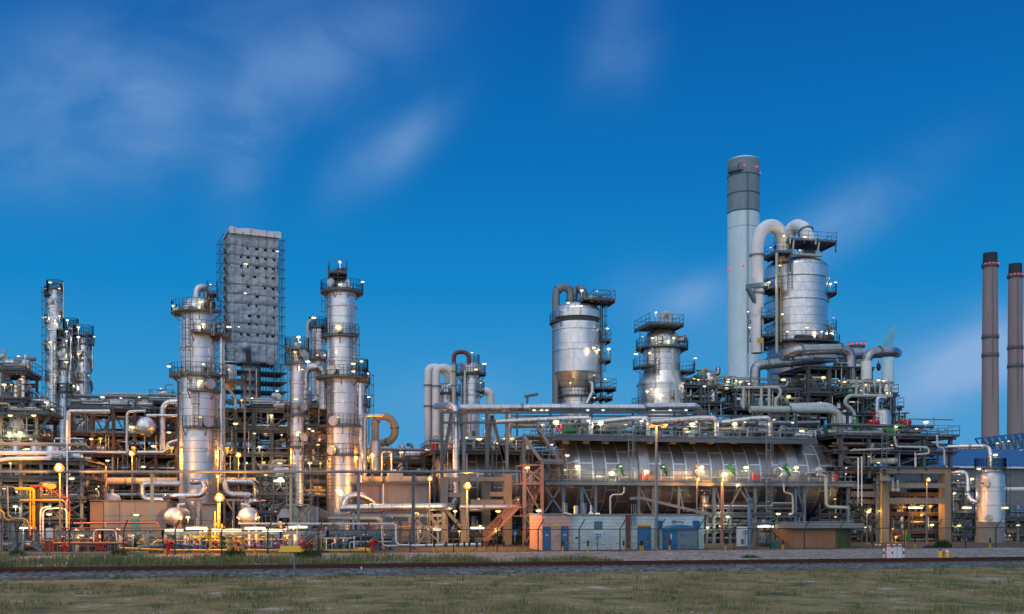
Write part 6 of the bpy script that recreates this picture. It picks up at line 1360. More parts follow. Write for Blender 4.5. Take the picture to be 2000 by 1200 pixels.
x0, x1 = XX(1955,185), XX(2060,185); mb = MB(); ze, zr = ZZ(1990,905,185), ZZ(1990,872,185); xm = (x0+x1)/2; mb.add([(x0,185,0),(x1,185,0),(x1,185,ze),(xm,185,zr),(x0,185,ze),(x0,200,0),(x1,200,0),(x1,200,ze),(xm,200,zr),(x0,200,ze)], [(0,1,2,3,4),(5,9,8,7,6),(0,4,9,5),(1,6,7,2),(3,2,7,8),(4,3,8,9)]); mb.build('wall', M['concrete_grey'], root, False)
mb = MB(); mb.bar((x0-.4,184.8,ze),(xm,184.8,zr+.2),.2,.4); mb.bar((xm,184.8,zr+.2),(x1+.4,184.8,ze),.2,.4); mb.build('roof_edge', M['white'], root, False)
root = thing('conveyor_bridge', 'blue lattice conveyor bridge with cream panels climbing off the picture edge', 'conveyor', P(1965,1040,175)); root.location.z = 0; Yv = 175
tp = [P(1928+i*13.5, 855-i*1.5, Yv) for i in range(9)]; bt = [P(1945+i*13.5, 884-i*2.0, Yv) for i in range(9)]
for Yo in (0, 3.5):
    o_ = Vector((0,Yo,0)); mb = MB()
    for a, b in zip(tp, tp[1:]): mb.bar(a+o_, b+o_, .35)
    for a, b in zip(bt, bt[1:]): mb.bar(a+o_, b+o_, .35)
    for i in range(9): mb.bar(tp[i]+o_, bt[i]+o_, .25); 
    for i in range(8): mb.bar(tp[i+1]+o_, bt[i]+o_, .22)
    mb.build('lattice', M['blue'], root, False)
mb = MB()
for i in range(8): a, b = bt[i]+Vector((0,.5,.1)), bt[i+1]+Vector((0,.5,.1)); mb.add([a, b, b+Vector((0,0,1.6)), a+Vector((0,0,1.6)), a+Vector((0,2.5,0)), b+Vector((0,2.5,0)), b+Vector((0,2.5,1.6)), a+Vector((0,2.5,1.6))], [(0,1,2,3),(5,4,7,6),(3,2,6,7),(1,0,4,5)])
mb.build('panel', M['sage'], root, False)
for px in (1975, 2030): add_bar(root, [(px,1036,Yv+1.7),(px,882,Yv+1.7)], .8, 'blue', 'leg')
for px, y in ((1948,866),(1958,863),(1970,862)): lamp(root, P(px, y, Yv-.3), 'yellow', 1.1, .2)
# ================================================================ the near side: lamps, cabins, manifold, fence, track-side things
# --- sodium street lamps
g = 'sodium street lamps'
street_lamp(117, 915, 1066, 90, 'blazing orange street lamp by the tall thin white pole', 'orange', 2.0, group=g)
street_lamp(429, 973, 1067, 89.5, 'blazing orange street lamp in front of the broad column foot, brightest of all', 'orange', 2.0, group=g)
street_lamp(426, 932, 1066, 94, 'thin orange street lamp rising just above the brightest one', 'orange_small', .8, .06, group=g)
street_lamp(912, 950, 1066, 95, 'blazing orange street lamp in front of the beige concrete frame', 'orange', 1.8, group=g)
street_lamp(839, 936, 1063, 96, 'slim orange street lamp before the grey end of the mauve building', 'orange_small', 1.1, .06, group=g)
street_lamp(258, 887, 1063, 108, 'orange street lamp glaring inside the brown pipe rack', 'orange', 1.4, group=g)
street_lamp(466, 890, 1063, 109, 'orange street lamp glaring in the dark rack behind the broad column', 'orange', 1.4, group=g)
street_lamp(727, 891, 1063, 108, 'orange street lamp glaring below the curled beige pipe', 'orange', 1.4, group=g)
street_lamp(1361, 937, 1062, 100, 'slim orange street lamp in front of the great drum', 'orange_small', 1.0, .06, group=g)
street_lamp(1410, 938, 1062, 101, 'orange street lamp on a thick post in front of the great drum', 'orange_small', .9, .14, group=g, polemat='redsteel')
street_lamp(1810, 938, 1064, 97, 'slim orange street lamp before the big concrete frame', 'orange_small', 1.1, .07, group=g)
street_lamp(1282, 834, 1070, 86.5, 'tall double-headed orange street lamp in front of the pale cabin', 'orange_small', .95, .13, True, group=g)
street_lamp(1693, 1000, 1066, 98, 'short orange lamp post beside the stair at the walkway end', 'yellow', .8, .05, group=g)

# --- pale cabin with the salmon bay
bricky('pale_brick', (.52,.64,.67), (.44,.55,.58), .62, .31); bricky('salmon_brick', (.66,.40,.35), (.56,.34,.30), .62, .31); corrugated('hatch_mat', (.10,.24,.26), .22, 'X', .5, .3)
paint('kiosk_grey', (.20,.27,.32), .5, .1, .1); paint('sign_white', (.75,.77,.78), .5, amt=.04, dirt_amt=.1); paint('sign_blue', (.02,.16,.5), .5, amt=.04)
Yc = 88; cb = thing('service_cabin', 'long flat-roofed pale block cabin with a salmon bay and blue doors', 'cabin', (XX(1215,Yc), Yc, 0)); zt_ = ZZ(1215,1007,Yc)
mb = MB(); mb.box(XX(1114,Yc), XX(1375,Yc), Yc, Yc+4.5, 0, zt_); mb.build('wall', M['pale_brick'], cb, False)
mb = MB(); mb.box(XX(1057,Yc), XX(1114,Yc)-.01, Yc-.35, Yc+4.5, 0, zt_+.05); mb.build('wall', M['salmon_brick'], cb, False)
mb = MB(); mb.box(XX(1114,Yc)+.01, XX(1376,Yc), Yc-.12, Yc+4.6, zt_+.003, zt_+.12); mb.build('roof', M['concrete_grey'], cb, False)
mb = MB(); mb.box(XX(1056,Yc)-.02, XX(1114.5,Yc), Yc-.45, Yc+4.6, zt_+.053, zt_+.17); mb.build('roof', M['concrete_grey'], cb, False)
def door(root, px0, px1, y0, Y, mat='blue', plate=None):
    mb = MB(); x0, x1, z1 = XX(px0,Y), XX(px1,Y), ZZ((px0+px1)/2, y0, Y); mb.box(x0, x1, Y-.06, Y+.02, .04, z1); d = mb.build('door', M[mat], root, False)
    mb = MB(); mb.box(x0-.07, x0-.003, Y-.09, Y, 0, z1+.07); mb.box(x1+.003, x1+.07, Y-.09, Y, 0, z1+.07); mb.box(x0-.003, x1+.003, Y-.09, Y, z1+.003, z1+.07); mb.build('door_frame', M['steel'], d, False)
    mb = MB(); mb.box(x1-.14, x1-.08, Y-.13, Y-.06, 1.0, 1.18); mb.build('handle', M['galv'], d, False)
    if plate: mb = MB(); c = (x0+x1)/2; mb.box(c-.13, c+.13, Y-.075, Y-.062, z1-.62, z1-.5); mb.build('warning_plate', M[plate], d, False); mb = MB(); mb.box(c-.13, c+.13, Y-.075, Y-.062, z1-.72, z1-.63); mb.build('notice', M['sign_white'], d, False)
    return d
door(cb, 1062, 1073.5, 1030.5, Yc-.35, 'blue', 'red'); door(cb, 1097, 1108.5, 1030, Yc-.35, 'blue', 'red'); door(cb, 1246.5, 1269, 1030, Yc, 'blue')
def plate(root, px0, px1, y0, y1, Y, mat, name='sign', t=.04):
    mb = MB(); pc = (px0+px1)/2; mb.box(XX(px0,Y), XX(px1,Y), Y-t, Y-.003, ZZ(pc,y1,Y), ZZ(pc,y0,Y)); return mb.build(name, M[mat], root, False)
plate(cb, 1079, 1091, 1025, 1030, Yc-.35, 'yellow', 'name_board'); plate(cb, 1082, 1088, 1043, 1048, Yc-.35, 'sign_white', 'notice'); plate(cb, 1084, 1087, 1044.5, 1047, Yc-.40, 'red', 'notice_mark')
plate(cb, 1245, 1270, 1024, 1028.5, Yc, 'yellow', 'name_board'); plate(cb, 1160, 1176.5, 1019, 1034.5, Yc, 'hatch_mat', 'louvre'); plate(cb, 1159, 1177.5, 1018, 1019, Yc, 'beige', 'louvre_trim', .07); plate(cb, 1124, 1129, 1049.5, 1052, Yc, 'brownpipe', 'vent_grille')
for a, b in ((1280,1293),(1353,1366)):
    l = plate(cb, a, b, 1017, 1033, Yc, 'blue', 'louvre', .12)
    for i in range(4): plate(cb, a+.8, b-.8, 1018.5+i*3.7, 1020+i*3.7, Yc-.125, 'blue_dark', 'louvre_slat', .03)
plate(cb, 1222, 1229.5, 1006, 1072, Yc, 'brownpipe', 'cable_duct', .3); plate(cb, 1222, 1233, 1071, 1074.5, Yc-.05, 'concrete_grey', 'duct_foot', .4)
for px in (1233.5,1237.5,1241.5): pipe_run('conduit', ['slim pale conduit nearest the brown duct on the pale cabin','slim pale conduit, middle of three on the pale cabin','slim pale conduit nearest the wide blue door of the pale cabin'][int((px-1233)/4)], [(px,1027,Yc-.2),(px,985,Yc-.2)], .75, 'galv', 'conduit', 'three slim conduits', flanges=(.05,.45))
mb = MB(); mb.pipe([P(1334,1024,Yc-.15), P(1334,1019,Yc-.15), P(1316,1019,Yc-.15)], .035, .1, 6); mb.build('conduit', M['steel'], cb); plate(cb, 1312, 1319, 1016.5, 1021.5, Yc, 'concrete', 'junction_box', .14)
lamp(cb, P(1167,1004,Yc+.2), 'yellow', 1.3, .2)
for px, sgn in ((1108, 1), (1045, 1)): mb = MB(); q = P(px, 1004 if px > 1100 else 1006, Yc-.5); mb.bar(q+Vector((-.25,0,.1)), q+Vector((.35,-.1,-.05)), .2, .12); mb.build('wall_lamp', M['white'], cb)
kk = thing('transformer_kiosk', 'low arched-roof kiosk, blue at one end and grey-doored at the other, against the pale cabin', 'kiosk', (XX(1332,87), 87, 0)); Yk = 86.6
mb = MB(); mb.box(XX(1303,Yk), XX(1323,Yk)-.01, Yk, Yk+1.2, .03, ZZ(1332,1036,Yk)); mb.build('body', M['blue'], kk, False); mb = MB(); mb.box(XX(1323,Yk), XX(1361.5,Yk), Yk, Yk+1.2, .03, ZZ(1332,1036,Yk)); mb.build('body', M['kiosk_grey'], kk, False)
mb = MB(); n_ = 14; x0, x1 = XX(1301,Yk), XX(1363.5,Yk); zb_, hh = ZZ(1332,1036,Yk)+.005, .48; vs = []
for i in range(n_+1):
    t = i/n_; z_ = zb_+hh*math.sin(math.pi*t)**.6*1.0 if 0 < t < 1 else zb_; vs += [(x0+(x1-x0)*t, Yk-.12, z_), (x0+(x1-x0)*t, Yk+1.3, z_)]
mb.add(vs, [(2*i, 2*i+2, 2*i+3, 2*i+1) for i in range(n_)]+[tuple(range(0, 2*n_+2, 2)), tuple(range(2*n_+1, 0, -2))]); mb.build('arched_roof', M['blue'], kk)
for a, b in ((1325.5,1342),(1343.5,1360)):
    plate(kk, a, b, 1038, 1072.5, Yk, 'kiosk_grey', 'door', .03)
    for y in (1042, 1064): plate(kk, a+2.5, b-2.5, y, y+7.5, Yk-.032, 'galv', 'vent_grille', .02)
plate(kk, 1311.5, 1312, 1038, 1072, Yk, 'blue_dark', 'door_gap', .012); plate(kk, 1305, 1309.5, 1047, 1053.5, Yk, 'red', 'warning_plate'); plate(kk, 1309.8, 1312, 1043, 1053.5, Yk, 'sign_white', 'notice'); plate(kk, 1314.5, 1320.5, 1064.5, 1070, Yk, 'steel', 'vent_grille')
# free-standing boards
root = thing('notice_board', 'white notice board with blue pictograms on a thin post before the pale cabin', 'sign', P(1167,1074,86.2)); root.location.z = 0; Yn = 86.2
mb = MB(); c = P(1167,1050,Yn); mb.rod((c.x,Yn,0), c+Vector((0,.05,0)), .04, 8); mb.bar(c+Vector((0,.05,-.15)), c+Vector((-.25,.05,.12)), .04); mb.bar(c+Vector((0,.05,-.15)), c+Vector((.25,.05,.12)), .04); mb.build('post', M['steel'], root)
plate(root, 1160, 1176.5, 1037, 1049.5, Yn, 'sign_white', 'board')
mb = MB()
for dx in (1164, 1168.3, 1172.5): c = P(dx, 1043.8, Yn-.05); mb.torus(c, .055, .022, 12, 5, 'Y')
mb.box(XX(1162,Yn), XX(1174.8,Yn), Yn-.055, Yn-.042, ZZ(1167,1048.6,Yn), ZZ(1167,1046.6,Yn)); mb.build('pictogram', M['sign_blue'], root)
for px, y, Y, lab, grd in ((1006,1042,90,'round blue sign with a white figure on a thin post before the concrete frame',1066),(1456,1040,91,'round blue sign with white figures on the pale wall panel by the blue vent post',1066),(1957,1033,95,'round blue sign with white figures on a thin post by the silver tank',1062)):
    root = thing('round_sign', lab, 'sign', P(px,grd,Y)); root.location.z = 0; c = P(px,y,Y); mb = MB(); mb.rod((c.x,Y+.06,0), (c.x,Y+.06,c.z), .04, 8); mb.build('post', M['galv'], root)
    mb = MB(); mb.rod(c, c+Vector((0,.03,0)), .22, 24); mb.build('disc', M['sign_blue'], root)
    mb = MB()
    for dx in ((0,) if px == 1006 else (-.09,.09)): mb.rod(c+Vector((dx,-.012,.07)), c+Vector((dx,-.004,.07)), .035, 10); mb.box(c.x+dx-.035, c.x+dx+.035, c.y-.012, c.y-.004, c.z-.11, c.z+.03)
    mb.build('pictogram', M['sign_white'], root)

# --- blue vent post, panel, cabinets
root = thing('vent_post', 'thick blue-grey vent post with a wide cap between the cabins', 'vent post', P(1463.5,1068,89)); root.location.z = 0
c = P(1463.5,980,89); mb = MB(); mb.rod((c.x,89,0), c, .19, 16); mb.build('post', M['bluegrey'], root); mb = MB(); mb.lathe([(.19,c.z-.15),(.32,c.z),(.34,c.z+.28),(.34,c.z+.34)], (c.x,89,0), 18); mb.build('cap', M['bluegrey'], root)
for px0, px1, y0, mat, lab in ((1438,1460,1029,'white','pale wall panel with a small hatch beside the blue vent post'),):
    root = thing('wall_panel', lab, 'panel', P(1449,1068,91.5)); root.location.z = 0; plate(root, px0, px1, y0, 1067, 91.7, mat, 'slab', .3); plate(root, 1447, 1453, 1053, 1063, 91.4, 'galv', 'hatch', .04)
cr = thing('switchgear_shelter', 'lamp-lit open shelter of grey switch cabinets beside the concrete hut', 'shelter', P(1510,1068,92)); cr.location.z = 0
plate(cr, 1474, 1552, 1031, 1067, 94, 'beige', 'back_wall', .1); mb = MB(); mb.box(XX(1470,92), XX(1556,92), 91.4, 94.2, ZZ(1510,1023.5,92), ZZ(1510,1022,92)); mb.build('roof', M['steel'], cr, False)
for px in (1473, 1512, 1553): add_bar(cr, [(px,1067,91.6),(px,1024,91.6)], .1, 'galv', 'post')
for a in (1477, 1493, 1509, 1526): 
    plate(cr, a, a+13.5, 1041, 1061, 92.8, 'galv', 'switch_cabinet', .6); plate(cr, a+3, a+9, 1045, 1054, 92.18, 'steel', 'cabinet_window', .03); plate(cr, a+1, a+12, 1031, 1034.5, 92.6, 'concrete', 'junction_box', .3)
for px in (1495, 1527): lamp(cr, P(px, 1028.5, 91.8), 'tube', 1.15, .3)
pipe_run('shelter_pipe', 'pale pipe lying level over the switch cabinets and the concrete hut', [(1468,1022.5,90.6),(1668,1019.5,90.6)], 1.9, 'galv', flanges=(.45,.62))
root = thing('green_bin', 'dark green plastic bin before the switch cabinets', 'bin', P(1514,1068,89.5)); c = P(1514,1068,89.5); root.location = (c.x, 89.5, 0)
mb = MB(); st = len(mb.v); mb.add([(c.x-.33,89.2,.05),(c.x+.33,89.2,.05),(c.x+.33,89.8,.05),(c.x-.33,89.8,.05),(c.x-.42,89.1,.55),(c.x+.42,89.1,.55),(c.x+.42,89.9,.55),(c.x-.42,89.9,.55)], [(3,2,1,0),(0,1,5,4),(1,2,6,5),(2,3,7,6),(3,0,4,7)]); mb.build('body', M['teal'], root, False); mb = MB(); mb.box(c.x-.45,c.x+.45,89.06,89.94,.55,.6); mb.build('lid', M['green'], root, False)
# --- concrete hut with rounded olive end
paint('terracotta', (.42,.19,.10), .8, 0, .2); paint('olive', (.10,.115,.035), .75, 0, .2, 2.0)
root = thing('round_ended_hut', 'low hut with overhanging concrete roof, orange-brown face and rounded olive end', 'hut', P(1618,1070,89)); root.location.z = 0; Yh = 88.5; zr = ZZ(1618,1033,Yh)
x0, xm, x1 = XX(1551,Yh), XX(1632,Yh), XX(1682,Yh); r_ = 2.4; mb = MB(); mb.box(x0, xm, Yh, Yh+4.8, 0, zr); mb.build('wall', M['terracotta'], root, False)
mb = MB(); mb.lathe([(1.0, 0), (1.0, zr)], (0,0,0), 48); mb.xf(0, Matrix.Translation(Vector((xm+.02, Yh+2.41, 0))) @ Matrix.Diagonal((x1-xm, 2.4, 1, 1))); mb.build('rounded_end', M['olive'], root)
mb = MB(); a, b = XX(1543,Yh), XX(1693,Yh); mb.add([(a,Yh-.5,zr+.003),(b-.6,Yh-.5,zr+.003),(b,Yh+.4,zr+.003),(b,Yh+4.4,zr+.003),(a,Yh+5,zr+.003),(a,Yh-.5,zr+.48),(b-.6,Yh-.5,zr+.48),(b,Yh+.4,zr+.48),(b,Yh+4.4,zr+.48),(a,Yh+5,zr+.48)], [(0,4,3,2,1),(5,6,7,8,9),(0,1,6,5),(1,2,7,6),(2,3,8,7),(3,4,9,8),(4,0,5,9)]); mb.build('roof', M['concrete_grey'], root, False)
plate(root, 1668, 1671, 1036, 1041, Yh+.3, 'sign_white', 'notice')

# --- yellow manifold yard at the near end
cream = paint('cream_wall', (.50,.46,.38), .7)
for i, (a, b, y0, mat, lab) in enumerate(((300,372,1040,'cream_wall','cream equipment shelter wall at the foot of the broad column'),(430,520,1045,'cream_wall','cream equipment shelter wall behind the yellow valves'),(524,570,1030,'bluegrey','pale blue shelter wall below the blue-grey duct'),(570,612,1036,'bluegrey','blue shelter wall nearest the red hydrant'),(395,428,985,'panel_grey','tall grey cabinet wall behind the brightest lamp'))):
    root = thing('shelter_wall', lab, 'wall', P((a+b)/2,1066,96)); root.location.z = 0; plate(root, a, b, y0, 1066, 96+.3*i, mat, 'panel', .3); plate(root, a-1, b+1, y0-2, y0, 95.9+.3*i, 'steel', 'capping', .5)
for i, (a, b, kind) in enumerate(((90,200,0),(200,318,0),(318,432,1),(432,548,1),(548,640,0),(640,770,0))):
    labs = ['low skid of red and grey pipes behind the near-edge stair','low skid of pipes in front of the grey hut','tube-lit skid of yellow and blue pipes at the foot of the broad column','tube-lit skid of yellow and blue pipes beside the brightest lamp','skid of purple and yellow pipes below the blue-grey duct','dark skid of valves under the blue-grey trestle']
    mats = [['redpipe','galv','silver_bare','steel','galv'],['galv','silver_bare','bluegrey','sage','steel'],['yellow','yellow','blue','galv','blue','purple'],['yellow','yellow','blue','galv','beige','blue'],['purple','yellow','blue','galv','white'],['steel','teal','galv','white','lead']][i]
    frame('pipe_skid', labs[i], a, b, 89.5, 93.5, [1034], nx=5, w=.13, mat='bluegrey' if i > 1 else 'galv', seed=200+i, fill=[46 if kind else 36, 0], deck=False, big=.62, mats=mats, kinds='pprrvvsc', overhang=.1, cat='pipe skid',
          lamps=[(a+22,1036.5,'tube',1.05),(a+66,1032.5,'tube',1.2),(a+100,1036.5,'tube',1.2)] if kind else ([(582,1030,'tube',1.1)] if i == 4 else [(160+i*100,1046,'yellow',.7)] if i < 2 else []))
for px, y in ((547,1033),(352,1036),(285,1040)): pass
ym = [([(235,1071,87.4),(330,1075.5,87.2),(722,1075.5,86.8)], 2.4, 'yellow main pipe lying low along the fence through the valve yard', 'yellow', (.4,.9,1.1,1.35,1.6,1.9)),
      ([(305,1056,88.4),(470,1056,88.4)], .9, 'thin yellow pipe level above the low yellow main', 'yellow', ()), ([(470,1054,88.6),(565,1054,88.6)], .9, 'thin yellow rail pipe behind the big yellow standpipes', 'yellow', ()),
      ([(404,1055,88),(409,1032,88),(409,1028,88)], 2.6, 'yellow flanged standpipe by the brightest lamp post', 'yellow', (.5,1.5)), ([(411,1072,88.2),(411,1030,88.2)], 2.4, 'yellow standpipe rising from the yellow main', 'yellow', (.95,)),
      ([(420,1055,89),(420,1000,89)], 1.1, 'tall thin yellow pipe beside the brightest lamp post', 'yellow', ()), ([(426,1070,89.2),(426,985,89.2)], 1.1, 'second tall thin yellow pipe beside the brightest lamp post', 'yellow', ()),
      ([(449,1080,86.9),(449,1048,86.9)], 5, 'fattest yellow standpipe with a wide flange', 'yellow', (.04,.55,.93)), ([(461,1078,87.3),(461,1050,87.3)], 2.6, 'slender yellow standpipe between the two fat ones', 'yellow', (.6,.95)), ([(473,1072,87),(473,1049,87)], 4.4, 'fat yellow standpipe with a wide flange, leaning elbow below', 'yellow', (.3,.92)),
      ([(722,1076,86.6),(716,1072,87.6),(700,1072,88)], 2.0, 'yellow pipe end turning in beside the last red hydrant', 'yellow', ()),
      ([(60,1062,88.6),(248,1061,88.6)], 2.6, 'long salmon-lit pipe lying level behind the near fence', 'redsteel', (.3,.6,.9)), ([(140,1022.5,91),(308,1021.5,91),(310,1030,91)], 1.6, 'bright red pipe crossing in front of the grey hut', 'redpipe', (.2,.5,.8)),  # level pipe is grey; its salmon lamplight sits in the colour
      ([(120,1032,90.4),(312,1031,90.4)], 1.2, 'thin rose pipe below the bright red one', 'redpipe', ()), ([(183,1058,88.9),(183,1035,88.9),(226,1035.5,88.9),(228,1056,88.9)], 1.2, 'white hairpin pipe before the grey hut', 'white', ()),
      ([(465,1023.5,87.6),(772,1023.5,87.6),(773,1030,87.6),(774,1064,87.6),(812,1066,87.6)], 1.9, 'long white pipe stepping down past the trestle, upper', 'white', (.3,.6)),
      ([(581,1027,87.9),(581,1057,87.9),(574,1059,87.9)], 1.4, 'white pipe dropping from the long white pipe at the blue shelter', 'white', ()), ([(747,1026,88),(747,1064,88),(752,1067,88),(840,1066.5,88)], 2.2, 'silver pipe stepping down beside the long white pipe', 'silver_bare', ()),
      ([(812,1066,87.4),(944,1064,87.4)], 2.6, 'low white pipe with dark collars running to the stair foot', 'white', (.15,.42,.6,.9)), ([(632,1052,88.2),(688,1051.5,88.2)], 1.1, 'short white pipe with a blue valve under the trestle', 'white', (.5,)), ([(638,1053,88.1),(638,1076,88.1)], 1.0, 'white drop pipe under the trestle', 'white', ()),
      ([(692,1048,88.4),(692,1072,88.4)], 1.4, 'white standpipe under the trestle', 'white', (.3,)), ([(816,1053,88.6),(816,1030,88.6),(820,1028,88.6),(822,1032,88.6)], 1.1, 'white swan-neck pipe beside the slim orange lamp', 'white', ())]
for pts, r, lab, mt, fl in ym: pipe_run('yard_pipe', lab, pts, r, mt, bend=.35, flanges=fl, n=12)
vl = ['blue', 'blue', 'yellow', 'purple', 'green', 'red', 'blue']
random.seed(77)
for i in range(26):
    px = 318+i*9.6+random.uniform(-3,3); c = P(px, 1069+random.uniform(-6,3), 87.8+random.uniform(-.3,1.2)); k = random.choice(vl)
    if 532 < px < 575: k = 'purple'
    rt_ = thing('valve', '%s hand-wheel valve in the yellow valve yard' % {'blue':'small blue','yellow':'small yellow','purple':'small purple','green':'small green','red':'small red'}[k], 'valve', (c.x, c.y, 0), 'small %s yard valves' % k)
    valve_mb(c, .20).build('valve_body', M[k], rt_); mb = MB(); mb.rod((c.x,c.y,0), c, .07, 8); mb.build('stem_pipe', M[k if k != 'green' else 'blue'], rt_)
for px, lab in ((328,'red fire hydrant at the foot of the broad column'),(592,'red fire hydrant beside the blue shelter wall'),(727,'red fire hydrant at the end of the yellow main'),(126,'red valve stand behind the near fence')):
    c = P(px, 1076, 87); c.z = 0; root = thing('fire_hydrant', lab, 'hydrant', c); s_ = 1.0 if px != 126 else .9
    mb = MB(); mb.lathe([(.24,0),(.24,.12),(.15,.14),(.15,.75*s_),(.21,.78*s_),(.21,.95*s_),(.13,1.12*s_),(.05,1.16*s_)], c, 16); mb.build('barrel', M['red'], root)
    for a in (-1, 1): mb = MB(); mb.rod(c+Vector((a*.12,0,.7*s_)), c+Vector((a*.34,0,.7*s_)), .10, 10); mb.rod(c+Vector((a*.34,0,.7*s_)), c+Vector((a*.38,0,.7*s_)), .13, 10); mb.build('outlet', M['red'], root)
    if px in (328, 727): mb = MB(); mb.torus(c+Vector((.28,-.05,.75)), .22, .05, 14, 5, 'Y'); mb.build('hose', M['red'], root)
for px, y, w_, h_, Y, mt, lab in ((95,1067,.55,.85,87.5,'red','plain red cabinet behind the near fence'),(193,1068,.6,.6,89,'red','small dark red cabinet before the grey hut skid'),(619,1060,.4,.6,90,'red','small red box by the blue shelter wall'),(96,1042,.4,.75,87.2,'white','small white post box near the near-edge stair'),(1741,1048,.35,.6,103,'redpipe','pinkish red box on the big concrete frame'),(1776,1048,.4,.7,101,'green','green box hanging inside the big concrete frame'),(951,1062,.4,.5,88,'red','small red box at the foot of the long stair')):
    c = P(px, y, Y); root = thing('equipment_cabinet', lab, 'cabinet', (c.x, Y, 0)); mb = MB(); mb.box(c.x-w_/2, c.x+w_/2, Y, Y+.35, c.z-h_/2, c.z+h_/2); mb.build('box', M[mt], root, False); mb = MB(); mb.box(c.x-w_/2+.05, c.x+w_/2-.05, Y-.03, Y-.003, c.z-h_/2+.05, c.z+h_/2-.05); mb.build('door', M[mt], root, False)
    mb = MB(); mb.rod((c.x,Y+.2,0), (c.x,Y+.2,max(.05,c.z-h_/2)), .05, 8); mb.build('post', M['galv'], root)
root = thing('access_stair', 'grey step-over stair with handrails behind the near fence', 'stairs', P(52,1070,88)); root.location.z = 0
mb = MB(); mb.stair(P(20,1080,87.5), P(38,1058,87.5), .9); mb.build('flight', M['galv'], root); mb = MB(); mb.stair(P(84,1080,87.5), P(66,1058,87.5), .9); mb.build('flight', M['galv'], root)
mb = MB(); z = ZZ(52,1058,87.5); mb.box(XX(38,87.5), XX(66,87.5), 87, 88, z-.1, z); d_ = mb.build('landing', M['galv'], root); mb = MB(); mb.railing([(XX(38,87.5),87.02,z),(XX(66,87.5),87.02,z)], 1.0, .6, .05); mb.build('railing', M['galv'], d_)
# --- kerb under the fence and plinth at the near end
root = thing('concrete_plinth', 'low concrete retaining kerb under the near end of the fence', 'kerb', P(160,1086,83.6)); root.location.z = 0
mb = MB(); mb.box(XX(-30,83.4), XX(288,83.4), 83.3, 83.75, -.05, .32); mb.build('kerb', M['concrete'], root, False)
# --- boundary fence: posts, outriggers, rails, wires, chain link
fn = thing('boundary_fence', 'dark green chain-link boundary fence with slanted barbed-wire arms along the plant', 'fence', (XX(900,84), 84, 0)); Yf = 84; zf = 1.92
ps = [-65,34,136,241,342,433,523,622,714,801,886,971,1051,1131,1211,1287,1363,1434,1504,1571,1640,1705,1767,1828,1886,1945,2003]
pxs = [XX(p, Yf) for p in ps]
for x in pxs:
    mb = MB(); mb.rod((x,Yf,0), (x,Yf,zf+.03), .055, 8); mb.bar((x,Yf,zf), (x+.38,Yf-.45,zf+.85), .07, .07); mb.build('post', M['fence_green'], fn)
mb = MB(); mb.rod((pxs[0],Yf,zf), (pxs[-1],Yf,zf), .04, 6); mb.build('top_rail', M['fence_green'], fn)
for k in (.3, .62, .95):
    mb = MB(); mb.rod((pxs[0]+.38*k,Yf-.45*k,zf+.85*k), (pxs[-1]+.38*k,Yf-.45*k,zf+.85*k), .009, 4); mb.build('barbed_wire', M['lead'], fn)
for i, s_ in ((7,-1),(6,1),(18,1),(11,-1)):
    mb = MB(); mb.bar((pxs[i],Yf,zf-.2), (pxs[i]+s_*2.2,Yf,.1), .05); mb.build('brace', M['fence_green'], fn)
m_, N, L, b_ = nt_new('chain_link'); tcx = N.new('ShaderNodeTexCoord'); b_.inputs['Base Color'].default_value = (.02,.04,.03,1); b_.inputs['Roughness'].default_value = .6
facs = []
for ang in (45, -45):
    mp = N.new('ShaderNodeMapping'); mp.inputs['Rotation'].default_value = (0, R(ang), 0); L.new(tcx.outputs['Object'], mp.inputs[0]); wv = N.new('ShaderNodeTexWave'); wv.bands_direction = 'X'; wv.inputs['Scale'].default_value = .314/.06; L.new(mp.outputs[0], wv.inputs['Vector'])
    gt = N.new('ShaderNodeMath'); gt.operation = 'GREATER_THAN'; gt.inputs[1].default_value = .985; L.new(wv.outputs['Fac'], gt.inputs[0]); facs.append(gt.outputs[0])
mx_ = N.new('ShaderNodeMath'); mx_.operation = 'MAXIMUM'; L.new(facs[0], mx_.inputs[0]); L.new(facs[1], mx_.inputs[1]); L.new(mx_.outputs[0], b_.inputs['Alpha'])
mb = MB(); mb.add([(pxs[0],Yf+.02,.05),(pxs[-1],Yf+.02,.05),(pxs[-1],Yf+.02,zf),(pxs[0],Yf+.02,zf)], [(0,1,2,3)]); mb.build('chain_link_mesh', m_, fn, False)
